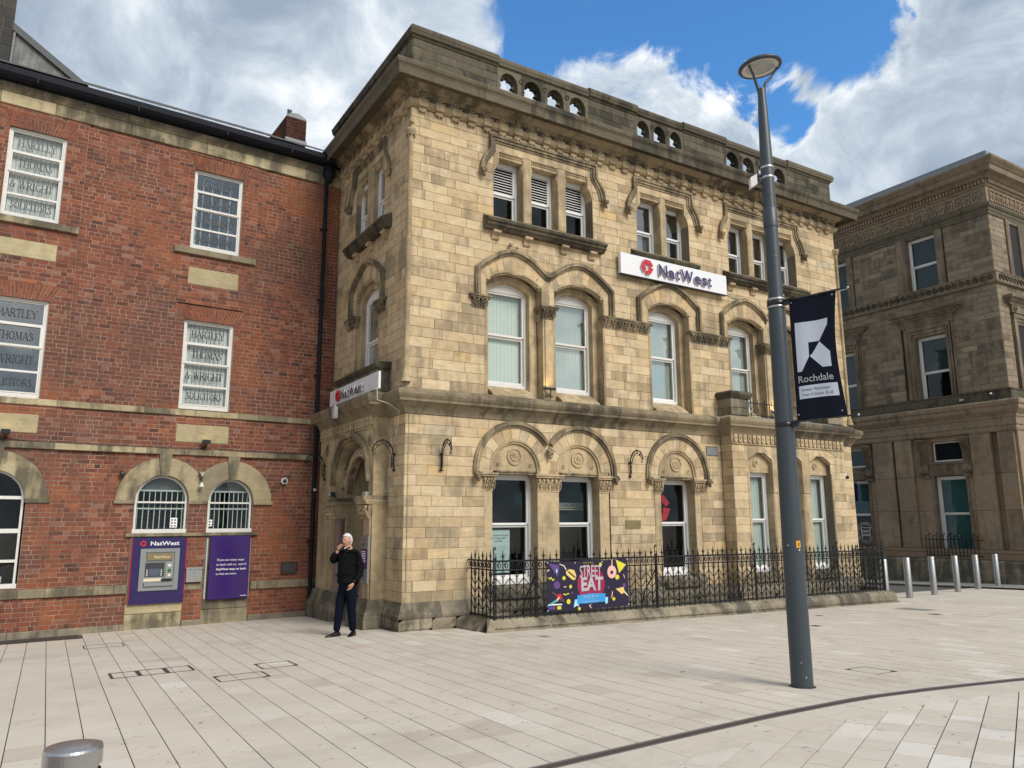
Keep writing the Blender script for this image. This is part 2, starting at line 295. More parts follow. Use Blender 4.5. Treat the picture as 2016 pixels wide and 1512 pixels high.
# ---------------------------------------------------------------- mesh builder
class Frame:
    def __init__(s, O, U, N): s.O = Vector(O); s.U = Vector(U); s.N = Vector(N)
    def p(s, u, d, z): return (s.O.x+s.U.x*u+s.N.x*d, s.O.y+s.U.y*u+s.N.y*d, s.O.z+z)
FRONT = Frame((0, 0, 0), (1, 0, 0), (0, -1, 0))
SIDE = Frame((0, 0, 0), (0, -1, 0), (-1, 0, 0))
_b = radians(3.2)
BRICK = Frame((0, 4.3, 0), (cos(_b), sin(_b), 0), (sin(_b), -cos(_b), 0))
RB = Frame((24, 0, 0), (0, -1, 0), (-1, 0, 0))
RBF = Frame((0, .45, 0), (1, 0, 0), (0, -1, 0))
WORLD = Frame((0, 0, 0), (1, 0, 0), (0, 1, 0))      # u=x, d=y
class MB:
    def __init__(s, fr=WORLD): s.v = []; s.f = []; s.t = []; s.sm = []; s.fr = fr; s.tone = .5; s.smooth = False
    def add(s, pts, faces, tone=None, raw=False, smooth=None):
        b = len(s.v)
        s.v += [tuple(p) for p in pts] if raw else [s.fr.p(*p) for p in pts]
        s.f += [tuple(b+i for i in f) for f in faces]
        s.t += [s.tone if tone is None else tone]*len(faces); s.sm += [s.smooth if smooth is None else smooth]*len(faces)
        return s
    def box(s, u0, u1, d0, d1, z0, z1, tone=None):
        return s.add([(u0, d0, z0), (u1, d0, z0), (u1, d1, z0), (u0, d1, z0), (u0, d0, z1), (u1, d0, z1), (u1, d1, z1), (u0, d1, z1)],
                     [(0, 1, 2, 3), (4, 7, 6, 5), (0, 4, 5, 1), (1, 5, 6, 2), (2, 6, 7, 3), (3, 7, 4, 0)], tone)
    def block(s, u0, u1, z0, z1, d0, d1, c=.006, tone=None):      # front chamfered block, front at d1
        j = d1-c
        return s.add([(u0, d0, z0), (u1, d0, z0), (u1, d0, z1), (u0, d0, z1), (u0, j, z0), (u1, j, z0), (u1, j, z1), (u0, j, z1),
                      (u0+c, d1, z0+c), (u1-c, d1, z0+c), (u1-c, d1, z1-c), (u0+c, d1, z1-c)],
                     [(0, 1, 5, 4), (1, 2, 6, 5), (2, 3, 7, 6), (3, 0, 4, 7), (4, 5, 9, 8), (5, 6, 10, 9), (6, 7, 11, 10), (7, 4, 8, 11), (8, 9, 10, 11)], tone)
    def prism(s, poly, d0, d1, tone=None):          # polygon in (u,z), extruded in d
        n = len(poly)
        pts = [(u, d0, z) for u, z in poly]+[(u, d1, z) for u, z in poly]
        return s.add(pts, [tuple(range(n))[::-1], tuple(range(n, 2*n))]+[(i, (i+1) % n, n+(i+1) % n, n+i) for i in range(n)], tone)
    def strip(s, inner, outer, d0, d1, tone=None, closed=False):   # ring section between two (u,z) polylines
        n = len(inner); P = [(u, d0, z) for u, z in inner]+[(u, d0, z) for u, z in outer]+[(u, d1, z) for u, z in inner]+[(u, d1, z) for u, z in outer]
        F = []
        for i in range(n if closed else n-1):
            j = (i+1) % n
            F += [(2*n+i, 2*n+j, 3*n+j, 3*n+i), (i, n+i, n+j, j), (i, j, 2*n+j, 2*n+i), (n+i, 3*n+i, 3*n+j, n+j)]
        if not closed: F += [(0, 2*n, 3*n, n), (n-1, 2*n-1, 4*n-1, 3*n-1)]
        return s.add(P, F, tone)
    def sweep(s, prof, path, tone=None, close_ends=True, smooth=False):
        # prof: list of (outward d, z); path: list of (u, d, (du, dd)) stations with mitre scale direction
        n = len(prof); P = []
        for (u, d, mu, md) in path:
            for (a, z) in prof: P.append((u+mu*a, d+md*a, z))
        F = []
        for k in range(len(path)-1):
            for i in range(n-1):
                F.append((k*n+i, (k+1)*n+i, (k+1)*n+i+1, k*n+i+1))
        if close_ends: F += [tuple(range(n)), tuple((len(path)-1)*n+i for i in range(n))[::-1]]
        return s.add(P, F, tone, smooth=smooth)
    def plate_hole(s, u0, u1, z0, z1, hole, cu, cz, d0, d1, tone=None, n=48):
        # rectangle with a star-shaped hole (polygon) about (cu, cz)
        ang = [2*pi*i/n for i in range(n)]
        ang += [atan2(z-cz, u-cu) % (2*pi) for u in (u0, u1) for z in (z0, z1)]
        ang += [atan2(z-cz, u-cu) % (2*pi) for u, z in hole]
        ang = sorted(set(round(a, 5) for a in ang))
        def hr(a):
            dx, dz = cos(a), sin(a); best = 1e9
            for i in range(len(hole)):
                (x1, y1), (x2, y2) = hole[i], hole[(i+1) % len(hole)]
                x1 -= cu; x2 -= cu; y1 -= cz; y2 -= cz
                ex, ey = x2-x1, y2-y1; den = dx*ey-dz*ex
                if abs(den) < 1e-9: continue
                t = (x1*ey-y1*ex)/den; q = (x1*dz-y1*dx)/den
                if t > 1e-6 and -1e-4 <= q <= 1.0001: best = min(best, t)
            return best
        inn, out = [], []
        for a in ang:
            dx, dz = cos(a), sin(a); t = 1e9
            if dx > 1e-9: t = min(t, (u1-cu)/dx)
            if dx < -1e-9: t = min(t, (u0-cu)/dx)
            if dz > 1e-9: t = min(t, (z1-cz)/dz)
            if dz < -1e-9: t = min(t, (z0-cz)/dz)
            r = min(hr(a), t)
            inn.append((cu+dx*r, cz+dz*r)); out.append((cu+dx*t, cz+dz*t))
        return s.strip(inn, out, d0, d1, tone, closed=True)
    def disc(s, cu, cz, r, d0, d1, n=20, tone=None):
        return s.prism([(cu+r*cos(2*pi*i/n), cz+r*sin(2*pi*i/n)) for i in range(n)], d0, d1, tone)
    def ring(s, cu, cz, r0, r1, d0, d1, a0=0, a1=2*pi, n=24, tone=None, sx=1., sz=1.):
        full = abs(a1-a0-2*pi) < 1e-6; k = n if full else n+1
        A = [a0+(a1-a0)*i/n for i in range(k)]
        return s.strip([(cu+sx*r0*cos(a), cz+sz*r0*sin(a)) for a in A], [(cu+sx*r1*cos(a), cz+sz*r1*sin(a)) for a in A], d0, d1, tone, closed=full)
    def tube(s, pts, r, n=6, tone=None, raw=False, cap=True, smooth=True):
        pts = [Vector(p if raw else s.fr.p(*p)) for p in pts]; m = len(pts)
        rr = r if isinstance(r, (list, tuple)) else [r]*m
        V = []; prev = None
        for i, p in enumerate(pts):
            t = (pts[min(i+1, m-1)]-pts[max(i-1, 0)])
            if t.length < 1e-9: t = Vector((0, 0, 1))
            t.normalize()
            if prev is None: a = Vector((0, 0, 1)) if abs(t.z) < .9 else Vector((1, 0, 0)); x = t.cross(a).normalized()
            else: x = (prev-t*prev.dot(t)); x = x.normalized() if x.length > 1e-6 else t.orthogonal().normalized()
            prev = x; y = t.cross(x)
            for k in range(n):
                a = 2*pi*k/n+pi/n; V.append(p+x*cos(a)*rr[i]+y*sin(a)*rr[i])
        F = [(i*n+k, i*n+(k+1) % n, (i+1)*n+(k+1) % n, (i+1)*n+k) for i in range(m-1) for k in range(n)]
        s.add(V, F, tone, raw=True, smooth=smooth)
        if cap: s.add([V[k] for k in range(n)], [tuple(range(n))[::-1]], tone, raw=True, smooth=False); s.add([V[(m-1)*n+k] for k in range(n)], [tuple(range(n))], tone, raw=True, smooth=False)
        return s
    def lathe(s, cx, cy, prof, n=24, tone=None, smooth=True):    # world axis z through (cx,cy); prof (r,z)
        V = [(cx+r*cos(2*pi*k/n), cy+r*sin(2*pi*k/n), z) for r, z in prof for k in range(n)]
        F = [(i*n+k, i*n+(k+1) % n, (i+1)*n+(k+1) % n, (i+1)*n+k) for i in range(len(prof)-1) for k in range(n)]
        return s.add(V, F, tone, raw=True, smooth=smooth)
    def ball(s, c, r, n=8, m=5, tone=None, raw=False, sc=(1, 1, 1)):
        c = Vector(c if raw else s.fr.p(*c)); V = []
        for i in range(m+1):
            th = pi*i/m
            for k in range(n): V.append((c.x+r*sc[0]*sin(th)*cos(2*pi*k/n), c.y+r*sc[1]*sin(th)*sin(2*pi*k/n), c.z+r*sc[2]*cos(th)))
        return s.add(V, [(i*n+k, (i+1)*n+k, (i+1)*n+(k+1) % n, i*n+(k+1) % n) for i in range(m) for k in range(n)], tone, raw=True, smooth=True)
    def mesh(s, name):
        me = bpy.data.meshes.new(name); me.from_pydata(s.v, [], s.f)
        at = me.attributes.new('tone', 'FLOAT', 'FACE'); at.data.foreach_set('value', s.t)
        if any(s.sm): me.polygons.foreach_set('use_smooth', s.sm)
        me.update(); return me
    def build(s, name, mat, parent=None, **props):
        me = s.mesh(name)
        for m_ in (mat if isinstance(mat, (list, tuple)) else [mat]): me.materials.append(MATS[m_])
        return link(name, me, parent, **props)
def link(name, me, parent=None, **props):
    o = bpy.data.objects.new(name, me); COL.objects.link(o)
    if parent is not None:
        o.parent = parent; o.matrix_parent_inverse = PINV.get(parent.name, Matrix.Identity(4))
    for k, v in props.items(): o[k] = v
    return o
PINV = {}
def thing(name, label, cat, loc=(0, 0, 0), group=None):
    o = bpy.data.objects.new(name, None); COL.objects.link(o); o.location = loc; o.empty_display_size = .2
    o['label'] = label; o['category'] = cat
    if group: o['group'] = group
    PINV[o.name] = Matrix.Translation(-Vector(loc))
    return o
def tagged(o, label, cat, group=None):
    o['label'] = label; o['category'] = cat
    if group: o['group'] = group
    return o
def fix(o):      # children built in world coordinates hang on an Empty at its base
    return o
def area(pts):
    q = [proj(p) for p in pts]
    cx = sum(a[0] for a in q)/len(q); cy = sum(a[1] for a in q)/len(q)
    if not (-15 < cx < 2031 and -15 < cy < 1527): return 0.0
    a = 0
    for i in range(len(q)): a += q[i][0]*q[(i+1) % len(q)][1]-q[(i+1) % len(q)][0]*q[i][1]
    return abs(a)/2
def pieces(name, mat, parent, items, limit=300, stuff_name=None):
    # items: (corner points for ranking, build function(MB), frame)
    ranked = sorted(range(len(items)), key=lambda i: -area(items[i][0]))
    own = set(ranked[:limit]); rest = MB()
    for i, (c, fn, fr) in enumerate(items):
        if i in own:
            mb = MB(fr); fn(mb); mb.build(name, mat, parent)
        else:
            rest.fr = fr; fn(rest)
    if rest.v: rest.build(stuff_name or name+'_rest', mat, parent, kind='stuff')
def arc(cu, cz, r, a0, a1, n, sx=1., sz=1.):
    return [(cu+sx*r*cos(a0+(a1-a0)*i/n), cz+sz*r*sin(a0+(a1-a0)*i/n)) for i in range(n+1)]
def gz(x, y):
    x = max(-40, min(40, x)); y = max(-40, min(40, y))
    return -.0135*max(x, 0)+.006*min(x, 0)-.027*y

# ---------------------------------------------------------------- lettering
def text_mb(txt, fr, u, z, h, d0, depth=.0, align='LEFT', bold=0.0, space=1.0, sx=1.0, shear=0., name='lettering', mat='white_ink', parent=None, split=False, width=None):
    cu = bpy.data.curves.new('text', 'FONT'); cu.body = txt; cu.size = h*1.37; cu.extrude = max(depth/2, .0005); cu.offset = bold*h
    cu.align_x = align; cu.space_character = space; cu.resolution_u = 3; cu.shear = shear
    ob = bpy.data.objects.new('text', cu); COL.objects.link(ob)
    dg = bpy.context.evaluated_depsgraph_get(); dg.update()
    me = bpy.data.meshes.new_from_object(ob.evaluated_get(dg)); bpy.data.objects.remove(ob); bpy.data.curves.remove(cu)
    if width and len(me.vertices):
        xs = [v.co.x for v in me.vertices]; sx = width/(max(xs)-min(xs))
    for v in me.vertices:
        x, y, q = v.co; v.co = Vector(fr.p(u+x*sx, d0+q+max(depth/2, .0005), z+y))
    me.materials.clear(); me.materials.append(MATS[mat]); me.name = name
    at = me.attributes.new('tone', 'FLOAT', 'FACE')
    return link(name, me, parent)
SG = {  # serif capitals: strokes (x0,y0,x1,y1,w) and serifs
 'H': ([(.12, 0, .12, 1, .17), (.68, 0, .68, 1, .17), (.12, .5, .68, .5, .07)], [(.12, 0), (.68, 0), (.12, 1), (.68, 1)], .80),
 'A': ([(.08, 0, .40, 1, .07), (.40, 1, .76, 0, .17), (.2, .33, .62, .33, .06)], [(.08, 0), (.76, 0)], .84),
 'R': ([(.12, 0, .12, 1, .17), (.12, .97, .45, .97, .07), (.45, .97, .6, .75, .14), (.6, .75, .45, .5, .14), (.45, .5, .12, .5, .07), (.36, .5, .72, 0, .16)], [(.12, 0), (.74, 0), (.12, 1)], .80),
 'T': ([(.36, 0, .36, 1, .17), (.03, .97, .69, .97, .07), (.03, 1, .03, .78, .06), (.69, 1, .69, .78, .06)], [(.36, 0)], .72),
 'L': ([(.12, 0, .12, 1, .17), (.12, .03, .6, .03, .07), (.6, 0, .62, .26, .06)], [(.12, 1), (.1, 0)], .66),
 'E': ([(.12, 0, .12, 1, .17), (.12, .03, .6, .03, .07), (.12, .97, .57, .97, .07), (.12, .5, .45, .5, .07), (.6, 0, .62, .24, .06), (.57, 1, .58, .78, .06)], [(.1, 1), (.1, 0)], .68),
 'Y': ([(.38, 0, .38, .48, .17), (.08, 1, .38, .45, .16), (.68, 1, .38, .45, .07)], [(.38, 0), (.08, 1), (.68, 1)], .76),
 'O': ([(.22, .12, .10, .5, .15), (.10, .5, .22, .88, .15), (.22, .88, .42, .98, .07), (.42, .98, .62, .88, .08), (.62, .88, .74, .5, .15), (.74, .5, .62, .12, .15), (.62, .12, .42, .02, .08), (.42, .02, .22, .12, .07)], [], .86),
 'M': ([(.12, 0, .14, 1, .07), (.14, 1, .45, .1, .17), (.45, .1, .78, 1, .07), (.80, 0, .78, 1, .17)], [(.12, 0), (.8, 0), (.14, 1), (.8, 1)], .94),
 'S': ([(.52, .86, .3, .97, .08), (.3, .97, .12, .78, .15), (.12, .78, .28, .57, .15), (.28, .57, .5, .4, .16), (.5, .4, .52, .18, .15), (.52, .18, .3, .03, .08), (.3, .03, .1, .14, .08), (.54, 1, .52, .74, .05), (.08, 0, .1, .26, .05)], [], .62),
 '&': ([(.7, .02, .2, .7, .13), (.2, .7, .3, .95, .08), (.3, .95, .45, .8, .08), (.45, .8, .12, .38, .08), (.12, .38, .12, .15, .14), (.12, .15, .35, .02, .08), (.35, .02, .72, .48, .08)], [(.7, .46)], .82),
 'W': ([(.1, 1, .3, 0, .16), (.3, 0, .5, .9, .07), (.46, .95, .68, 0, .16), (.68, 0, .9, 1, .07)], [(.1, 1), (.48, 1), (.9, 1)], 1.0),
 'I': ([(.14, 0, .14, 1, .17)], [(.14, 0), (.14, 1)], .30),
 'G': ([(.62, .84, .42, .98, .08), (.42, .98, .2, .86, .08), (.2, .86, .10, .5, .15), (.10, .5, .2, .14, .15), (.2, .14, .42, .02, .08), (.42, .02, .66, .12, .08), (.66, 0, .66, .42, .15), (.64, 1, .62, .72, .05)], [(.66, .42)], .80),
 'C': ([(.62, .84, .42, .98, .08), (.42, .98, .2, .86, .08), (.2, .86, .10, .5, .15), (.10, .5, .2, .14, .15), (.2, .14, .42, .02, .08), (.42, .02, .64, .18, .08), (.64, 1, .62, .7, .05)], [], .74),
}
def serif_mb(mb, txt, uc, z, h, width, d0, d1):
    adv = sum(SG[c][2] if c in SG else .35 for c in txt); sx = width/adv; x = uc-width/2
    for c in txt:
        if c in SG:
            st, sf, w = SG[c]
            for (x0, y0, x1, y1, t) in st:
                ax, ay, bx, by = x+x0*sx, z+y0*h, x+x1*sx, z+y1*h; L = hypot(bx-ax, by-ay) or 1; nx, ny = -(by-ay)/L*t*.5*sx, (bx-ax)/L*t*.5*h*.9
                mb.prism([(ax+nx, ay+ny), (ax-nx, ay-ny), (bx-nx, by-ny), (bx+nx, by+ny)], d0, d1)
            for (x0, y0) in sf:
                yy = z+(y0*h if y0 < .9 and y0 > .1 else (0 if y0 < .5 else h-.05*h)); mb.prism([(x+(x0-.13)*sx, yy), (x+(x0+.13)*sx, yy), (x+(x0+.13)*sx, yy+.05*h), (x+(x0-.13)*sx, yy+.05*h)], d0, d1)
            x += w*sx
        else: x += .35*sx
# ================================================================ ground
def clip(poly, a, b, c):            # keep a*x+b*y+c >= 0
    out = []
    for i in range(len(poly)):
        p, q = poly[i], poly[(i+1) % len(poly)]
        sp, sq = a*p[0]+b*p[1]+c, a*q[0]+b*q[1]+c
        if sp >= 0: out.append(p)
        if (sp >= 0) != (sq >= 0):
            t = sp/(sp-sq); out.append((p[0]+(q[0]-p[0])*t, p[1]+(q[1]-p[1])*t))
    return out
def sheet(mb, xs, ys, dz):
    V = [(x, y, gz(x, y)+dz) for y in ys for x in xs]; n = len(xs)
    mb.add(V, [(j*n+i, j*n+i+1, (j+1)*n+i+1, (j+1)*n+i) for j in range(len(ys)-1) for i in range(n-1)], .45, raw=True)
mb = MB(); sheet(mb, [-600, -120, -40, 0, 40, 120, 600], [-600, -120, -40, 0, 5, 40, 120, 600], -.05)
mb.build('ground', 'paving_stone', kind='structure')
mb = MB(); sheet(mb, [-13, 0, 13.6, 21.3], [-16, 0, 1.0], -.012); sheet(mb, [-13, 0, .3], [1.0, 4.4], -.012)
pave = mb.build('pavement', 'joint_sand', kind='structure')
mb = MB(); sheet(mb, [13.9, 18, 21.3], [1.0, 12, 40], -.03); road = mb.build('side_road', 'asphalt', kind='structure')
mb = MB(); sheet(mb, [21.45, 24.2], [-16, 1., 40], .03); mb.build('footway', 'cover_grey', kind='structure')
mb = MB()
for k in range(40):
    y0, y1 = .9+k*.9, .9+(k+1)*.9-.01
    z0, z1 = gz(21.4, y0), gz(21.4, y1)
    mb.add([(21.28, y0, z0-.2), (21.45, y0, z0-.2), (21.45, y1, z1-.2), (21.28, y1, z1-.2), (21.28, y0, z0+.04), (21.45, y0, z0+.04), (21.45, y1, z1+.04), (21.28, y1, z1+.04)],
           [(4, 5, 6, 7), (0, 4, 7, 3), (0, 1, 5, 4), (1, 2, 6, 5), (2, 3, 7, 6)], .5, raw=True)
mb.build('kerb', 'kerb_stone', kind='structure')
DP = [(-13, -9.0), (-6, -8.62), (-2.86, -8.44), (-1.12, -8.37), (1.36, -8.31), (2.48, -8.43), (3.8, -8.65), (6, -9.25), (9, -10.6), (13, -13)]
def dy(x):
    for (a, b), (c, e) in zip(DP, DP[1:]):
        if a <= x <= c:
            t = (x-a)/(c-a); return b+(e-b)*t
    return -13
def slab(poly, tone, gap=.0014):
    cx = sum(p[0] for p in poly)/len(poly); cy = sum(p[1] for p in poly)/len(poly)
    q = []
    n = len(poly)
    for i, p in enumerate(poly):
        d = hypot(p[0]-cx, p[1]-cy) or 1; k = gap*1.4/d; q.append((p[0]+(cx-p[0])*k, p[1]+(cy-p[1])*k))
    t = random.uniform(-.0008, .0008)
    top = [(x, y, gz(x, y)+t) for x, y in q]
    def fn(mb, top=top, tone=tone, n=n):
        low = [(x, y, z-.02) for x, y, z in top]
        mb.add(low+top, [tuple(range(n, 2*n))]+[(i, (i+1) % n, n+(i+1) % n, n+i) for i in range(n)], tone, raw=True)
    return (top, fn, WORLD)
def rectclear(x0, x1, y0, y1):
    return True
HOLES = []        # covers set into the paving (x0,x1,y0,y1)
for c in [(1.60, 1.78, -2.27, -2.02), (6.64, 6.84, -3.80, -3.6), (8.5, 8.66, -2.5, -2.35), (10.66, 10.88, -3.76, -3.54), (11.38, 11.86, -3.1, -2.33)]: HOLES.append(c)
items = []
SW = .2885
k0, k1 = -26, 96
for k in range(k0, k1):
    yy = -12.6+random.uniform(0, .5)
    while yy < 4.3:
        L = random.choice([.30, .36, .42, .42, .48, .54, .60])
        xa = -5.88+SW*k+.0136*(yy+6); 
        y0, y1 = yy, yy+L; yy = y1
        if -6.2 < xa < .2: lim = 4.24
        elif xa <= -6.2: lim = 3.5
        elif xa < .95: lim = -.03
        elif xa < 13.4: lim = -1.18
        else: lim = 1.0
        if xa < -4.9: lim = 3.15
        if y0 > lim-.05: break
        y1 = min(y1, lim)
        cx = xa+SW/2
        if abs(xa) > 25 or xa > 21.0: break
        j_ = .0034
        P = [(-5.88+SW*k+.0136*(y0+6)+j_, y0+.0012), (-5.88+SW*(k+1)+.0136*(y0+6)-j_, y0+.0012), (-5.88+SW*(k+1)+.0136*(y1+6)-j_, y1-.0012), (-5.88+SW*k+.0136*(y1+6)+j_, y1-.0012)]
        ya, yb = dy(P[0][0])+.062, dy(P[1][0])+.062
        if max(P[2][1], P[3][1]) < min(ya, yb): continue
        if min(P[0][1], P[1][1]) < max(ya, yb):
            dx = P[1][0]-P[0][0]; s_ = (yb-ya)/dx
            P = clip(P, -s_, 1, s_*P[0][0]-ya)
            if len(P) < 3: continue
        r = random.random(); tone = min(.96, max(.02, random.gauss(.52, .095))) if r > .05 else random.choice([.1, .9])
        hit = False
        for h in HOLES:
            if P[0][0] < h[1] and P[0][0]+SW > h[0] and y0 < h[3] and y1 > h[2]: hit = True
        items.append(slab(P, tone))
# border course beyond the drain and diagonal courses
x = -9.
while x < 8.:
    w = .62; a, b = dy(x)-.062, dy(x+w)-.062
    P = [(x, a-.42), (x+w, b-.42), (x+w, b), (x, a)]
    items.append(slab(P, min(.9, max(.1, random.gauss(.6, .12))))); x += w
ud = (.909, .4165); un = (-.4165, .909)
for k in range(-30, 22):
    c = k*.2475+.06; s_ = -14+random.random()*.4
    while s_ < 12:
        L = random.choice([.12, .2, .3, .3, .4, .5])
        P = [(ud[0]*a+un[0]*b+2.71, ud[1]*a+un[1]*b-8.9) for a, b in ((s_, c+.004), (s_+L, c+.004), (s_+L, c+.2435), (s_, c+.2435))]
        s_ += L
        mx = sum(p[0] for p in P)/4; my = sum(p[1] for p in P)/4
        if not (-7 < mx < 7 and -13.2 < my < -8): continue
        e = .25; s2 = (dy(mx+e)-dy(mx-e))/(2*e); y2 = dy(mx)-.49
        P = clip(P, s2, -1, y2-s2*mx)
        if len(P) < 3: continue
        ar = abs(sum(P[i][0]*P[(i+1) % len(P)][1]-P[(i+1) % len(P)][0]*P[i][1] for i in range(len(P))))/2
        if ar < .004: continue
        r = random.random(); tone = 1.0 if (r < .04 and L < .21) else (random.uniform(.84, .97) if r < .35 else random.uniform(.35, .75))
        items.append(slab(P, tone))
pieces('paving_slab', 'paving_stone', pave, items, 298, 'paving_field')
# drain channel
ch = thing('drain_channel', 'narrow rusty brown slot drain curving across the pale paving in the foreground', 'drain', (1, -8.4, gz(1, -8.4)))
N = 60; xs = [-9+i*(17/N) for i in range(N+1)]
def ribbon(mb, off0, off1, z0, z1):
    V = []; 
    for x in xs:
        for o_, z_ in ((off0, z0), (off1, z0), (off1, z1), (off0, z1)):
            V.append((x, dy(x)+o_, gz(x, dy(x))+z_))
    F = [(4*i+a, 4*i+(a+1) % 4, 4*i+4+(a+1) % 4, 4*i+4+a) for i in range(N) for a in range(4)]
    mb.add(V, F, raw=True)
mb = MB(); ribbon(mb, -.045, .036, -.03, -.003); mb.build('channel', 'drain_metal', ch)
mb = MB(); ribbon(mb, .040, .052, -.03, .004); mb.build('edge_strip', 'drain_edge', ch)
mb = MB(); ribbon(mb, -.056, -.047, -.03, .003); mb.build('edge_strip', 'drain_edge', ch)
# access covers: thin frames let into the slabs
def cover(name, label, x0, x1, y0, y1, mat='cover_dark', div=(), w=.022, corners=False, fill=None, skew=0):
    t = thing(name, label, 'cover', ((x0+x1)/2, (y0+y1)/2, gz((x0+x1)/2, (y0+y1)/2)))
    def flat(mb, P, dz=.0025):
        top = [(x, y, gz(x, y)+dz) for x, y in P]; low = [(x, y, z-.02) for x, y, z in top]; n = len(P)
        mb.add(low+top, [tuple(range(n, 2*n))]+[(i, (i+1) % n, n+(i+1) % n, n+i) for i in range(n)], raw=True)
    mb = MB(); r = lambda a, b, c, d: [(a, c), (b, c), (b, d), (a, d)]
    flat(mb, r(x0, x1, y0, y0+w)); flat(mb, r(x0, x1, y1-w, y1)); flat(mb, r(x0, x0+w, y0+w, y1-w)); flat(mb, r(x1-w, x1, y0+w, y1-w))
    for d in div: flat(mb, r(d-w*.8, d+w*.8, y0+w, y1-w))
    if corners:
        q = .07
        for sx, sy, px, py in ((1, 1, x0+w, y0+w), (-1, 1, x1-w, y0+w), (1, -1, x0+w, y1-w), (-1, -1, x1-w, y1-w)):
            if (sx*sy) == corners: flat(mb, [(px, py), (px+sx*q*1.3, py), (px, py+sy*q)], .0028)
    mb.build('frame', mat, t)
    if fill:
        mb = MB(); flat(mb, r(x0+w, x1-w, y0+w, y1-w), .0018); mb.build('lid', fill, t)
cover('access_cover', 'recessed paving cover nearest the brick wall below the cash machine', -4.96, -4.36, 1.41, 1.93, w=.018)
cover('access_cover', 'long dark framed cover with two cross bars in the paving', -4.84, -3.84, -2.10, -1.60, div=(-4.5, -4.17), w=.035)
cover('access_cover', 'dark framed cover with filled corners beside the long barred one', -3.76, -3.15, -3.25, -2.78, corners=-1)
cover('access_cover', 'dark framed cover with filled corners nearest the walking man', -3.10, -2.62, -2.62, -2.10, corners=-1)
cover('access_cover', 'recessed paving cover to the right of the lamp post', 2.74, 3.14, -7.56, -7.12, corners=-1, w=.012)
cover('utility_cover', 'small grey square cover in front of the street food banner', 1.60, 1.76, -2.27, -2.04, fill='cover_grey', mat='cover_grey')
cover('utility_cover', 'small dark square cover just right of the lamp post, nearer one', 6.64, 6.84, -3.8, -3.6, fill='cover_dark')
cover('utility_cover', 'tiny dark cover halfway between lamp post and railing', 8.5, 8.64, -2.48, -2.34, fill='cover_dark')
cover('utility_cover', 'dark square cover out in front of the railing end', 10.66, 10.88, -3.76, -3.54, fill='cover_dark')
cover('utility_cover', 'large light grey cover near the right end of the railing', 11.38, 11.86, -3.1, -2.33, fill='cover_grey', mat='cover_grey')
cover('utility_cover', 'pale thin outlined cover furthest right in the paving', 10.97, 11.5, -4.5, -3.9, mat='cover_grey', w=.012)
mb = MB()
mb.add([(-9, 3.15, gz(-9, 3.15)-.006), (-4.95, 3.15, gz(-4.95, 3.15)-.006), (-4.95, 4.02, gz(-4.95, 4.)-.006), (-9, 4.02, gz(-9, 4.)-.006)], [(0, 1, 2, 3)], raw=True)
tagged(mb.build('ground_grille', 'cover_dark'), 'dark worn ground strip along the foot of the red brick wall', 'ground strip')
# ================================================================ sandstone bank
bank = thing('bank_building', 'three storey yellow sandstone corner building with arched windows and pierced parapet', 'building', (0, 0, 0))
SB = []     # stone blocks (corners, fn, frame)
MORT = MB()
def courses(fr, u0, u1, z0, z1, h, excl, d=0., lo=.38, hi=.72, c=.005, core=.30, mort=True, out=None, quoin=.34):
    """ashlar courses between u0,u1; excl(za,zb) -> list of (ua,ub) not to be built"""
    out = SB if out is None else out
    n = max(1, round((z1-z0)/h)); hh = (z1-z0)/n
    for i in range(n):
        za, zb = z0+i*hh, z0+(i+1)*hh
        segs = [(u0, u1)]
        for (a, b) in excl(za, zb):
            ns = []
            for (p, q) in segs:
                if b <= p or a >= q: ns.append((p, q)); continue
                if a > p: ns.append((p, a))
                if b < q: ns.append((b, q))
            segs = ns
        for (p, q) in segs:
            if q-p < .02: continue
            if mort:
                MORT.fr = fr; MORT.box(p+(.012 if p == u0 else 0), q-(.012 if q == u1 else 0), d-core, d-.007, za, zb, .5)
            x = p; first = True
            while x < q-1e-6:
                w = random.uniform(lo, hi)
                if first: w *= (.45 if (i % 2) else .85) if q-p > .8 else random.uniform(.6, 1)
                first = False
                e = x+w
                if q-e < lo*.6: e = q
                dd = d+random.uniform(-.0015, .0025); g = .0028
                tone = min(1, max(0, random.gauss(.5, .18)))
                def fn(mb, x=x, e=e, za=za, zb=zb, dd=dd, tone=tone, g=g):
                    mb.block(x+g, e-g, za+g, zb-g, dd-.05, dd, c, tone)
                out.append(([fr.p(x, dd, za), fr.p(e, dd, za), fr.p(e, dd, zb), fr.p(x, dd, zb)], fn, fr))
                x = e
none = lambda a, b: []
GZ0, GZ1 = .48, 4.00
# --- ground floor front
def ex_gf(za, zb):
    r = []
    zm = (za+zb)/2
    if zm < 2.95: r += [(1.73, 4.92), (6.22, 7.70)]
    else:
        for c in (2.47, 4.09, 6.97):
            t = .9**2-(max(zb-3.0, 0))**2
            if t > 0: r.append((c-sqrt(t), c+sqrt(t)))
    if zb > 3.35: pass
    r.append((8.46, 12.80))
    return r
courses(FRONT, 0.0, 13.67, GZ0, GZ1, .1956, ex_gf)
BD = .36
def ex_bay(za, zb):
    r = []
    for c in (9.45, 10.60, 11.75):
        if za < 3.42: r.append((c-.43, c+.43))
    if za < 3.42: r.append((9.88, 11.32))
    return r
courses(FRONT, 8.46, 12.80, GZ0, GZ1, .1956, ex_bay, d=BD)
BAYL = Frame((8.46, 0, 0), (0, -1, 0), (-1, 0, 0)); BAYR = Frame((12.80, 0, 0), (0, 1, 0), (1, 0, 0))
courses(BAYL, 0.0, BD, GZ0, GZ1, .1956, none, core=.05); courses(BAYR, -BD, 0.0, GZ0, GZ1, .1956, none, core=.05)
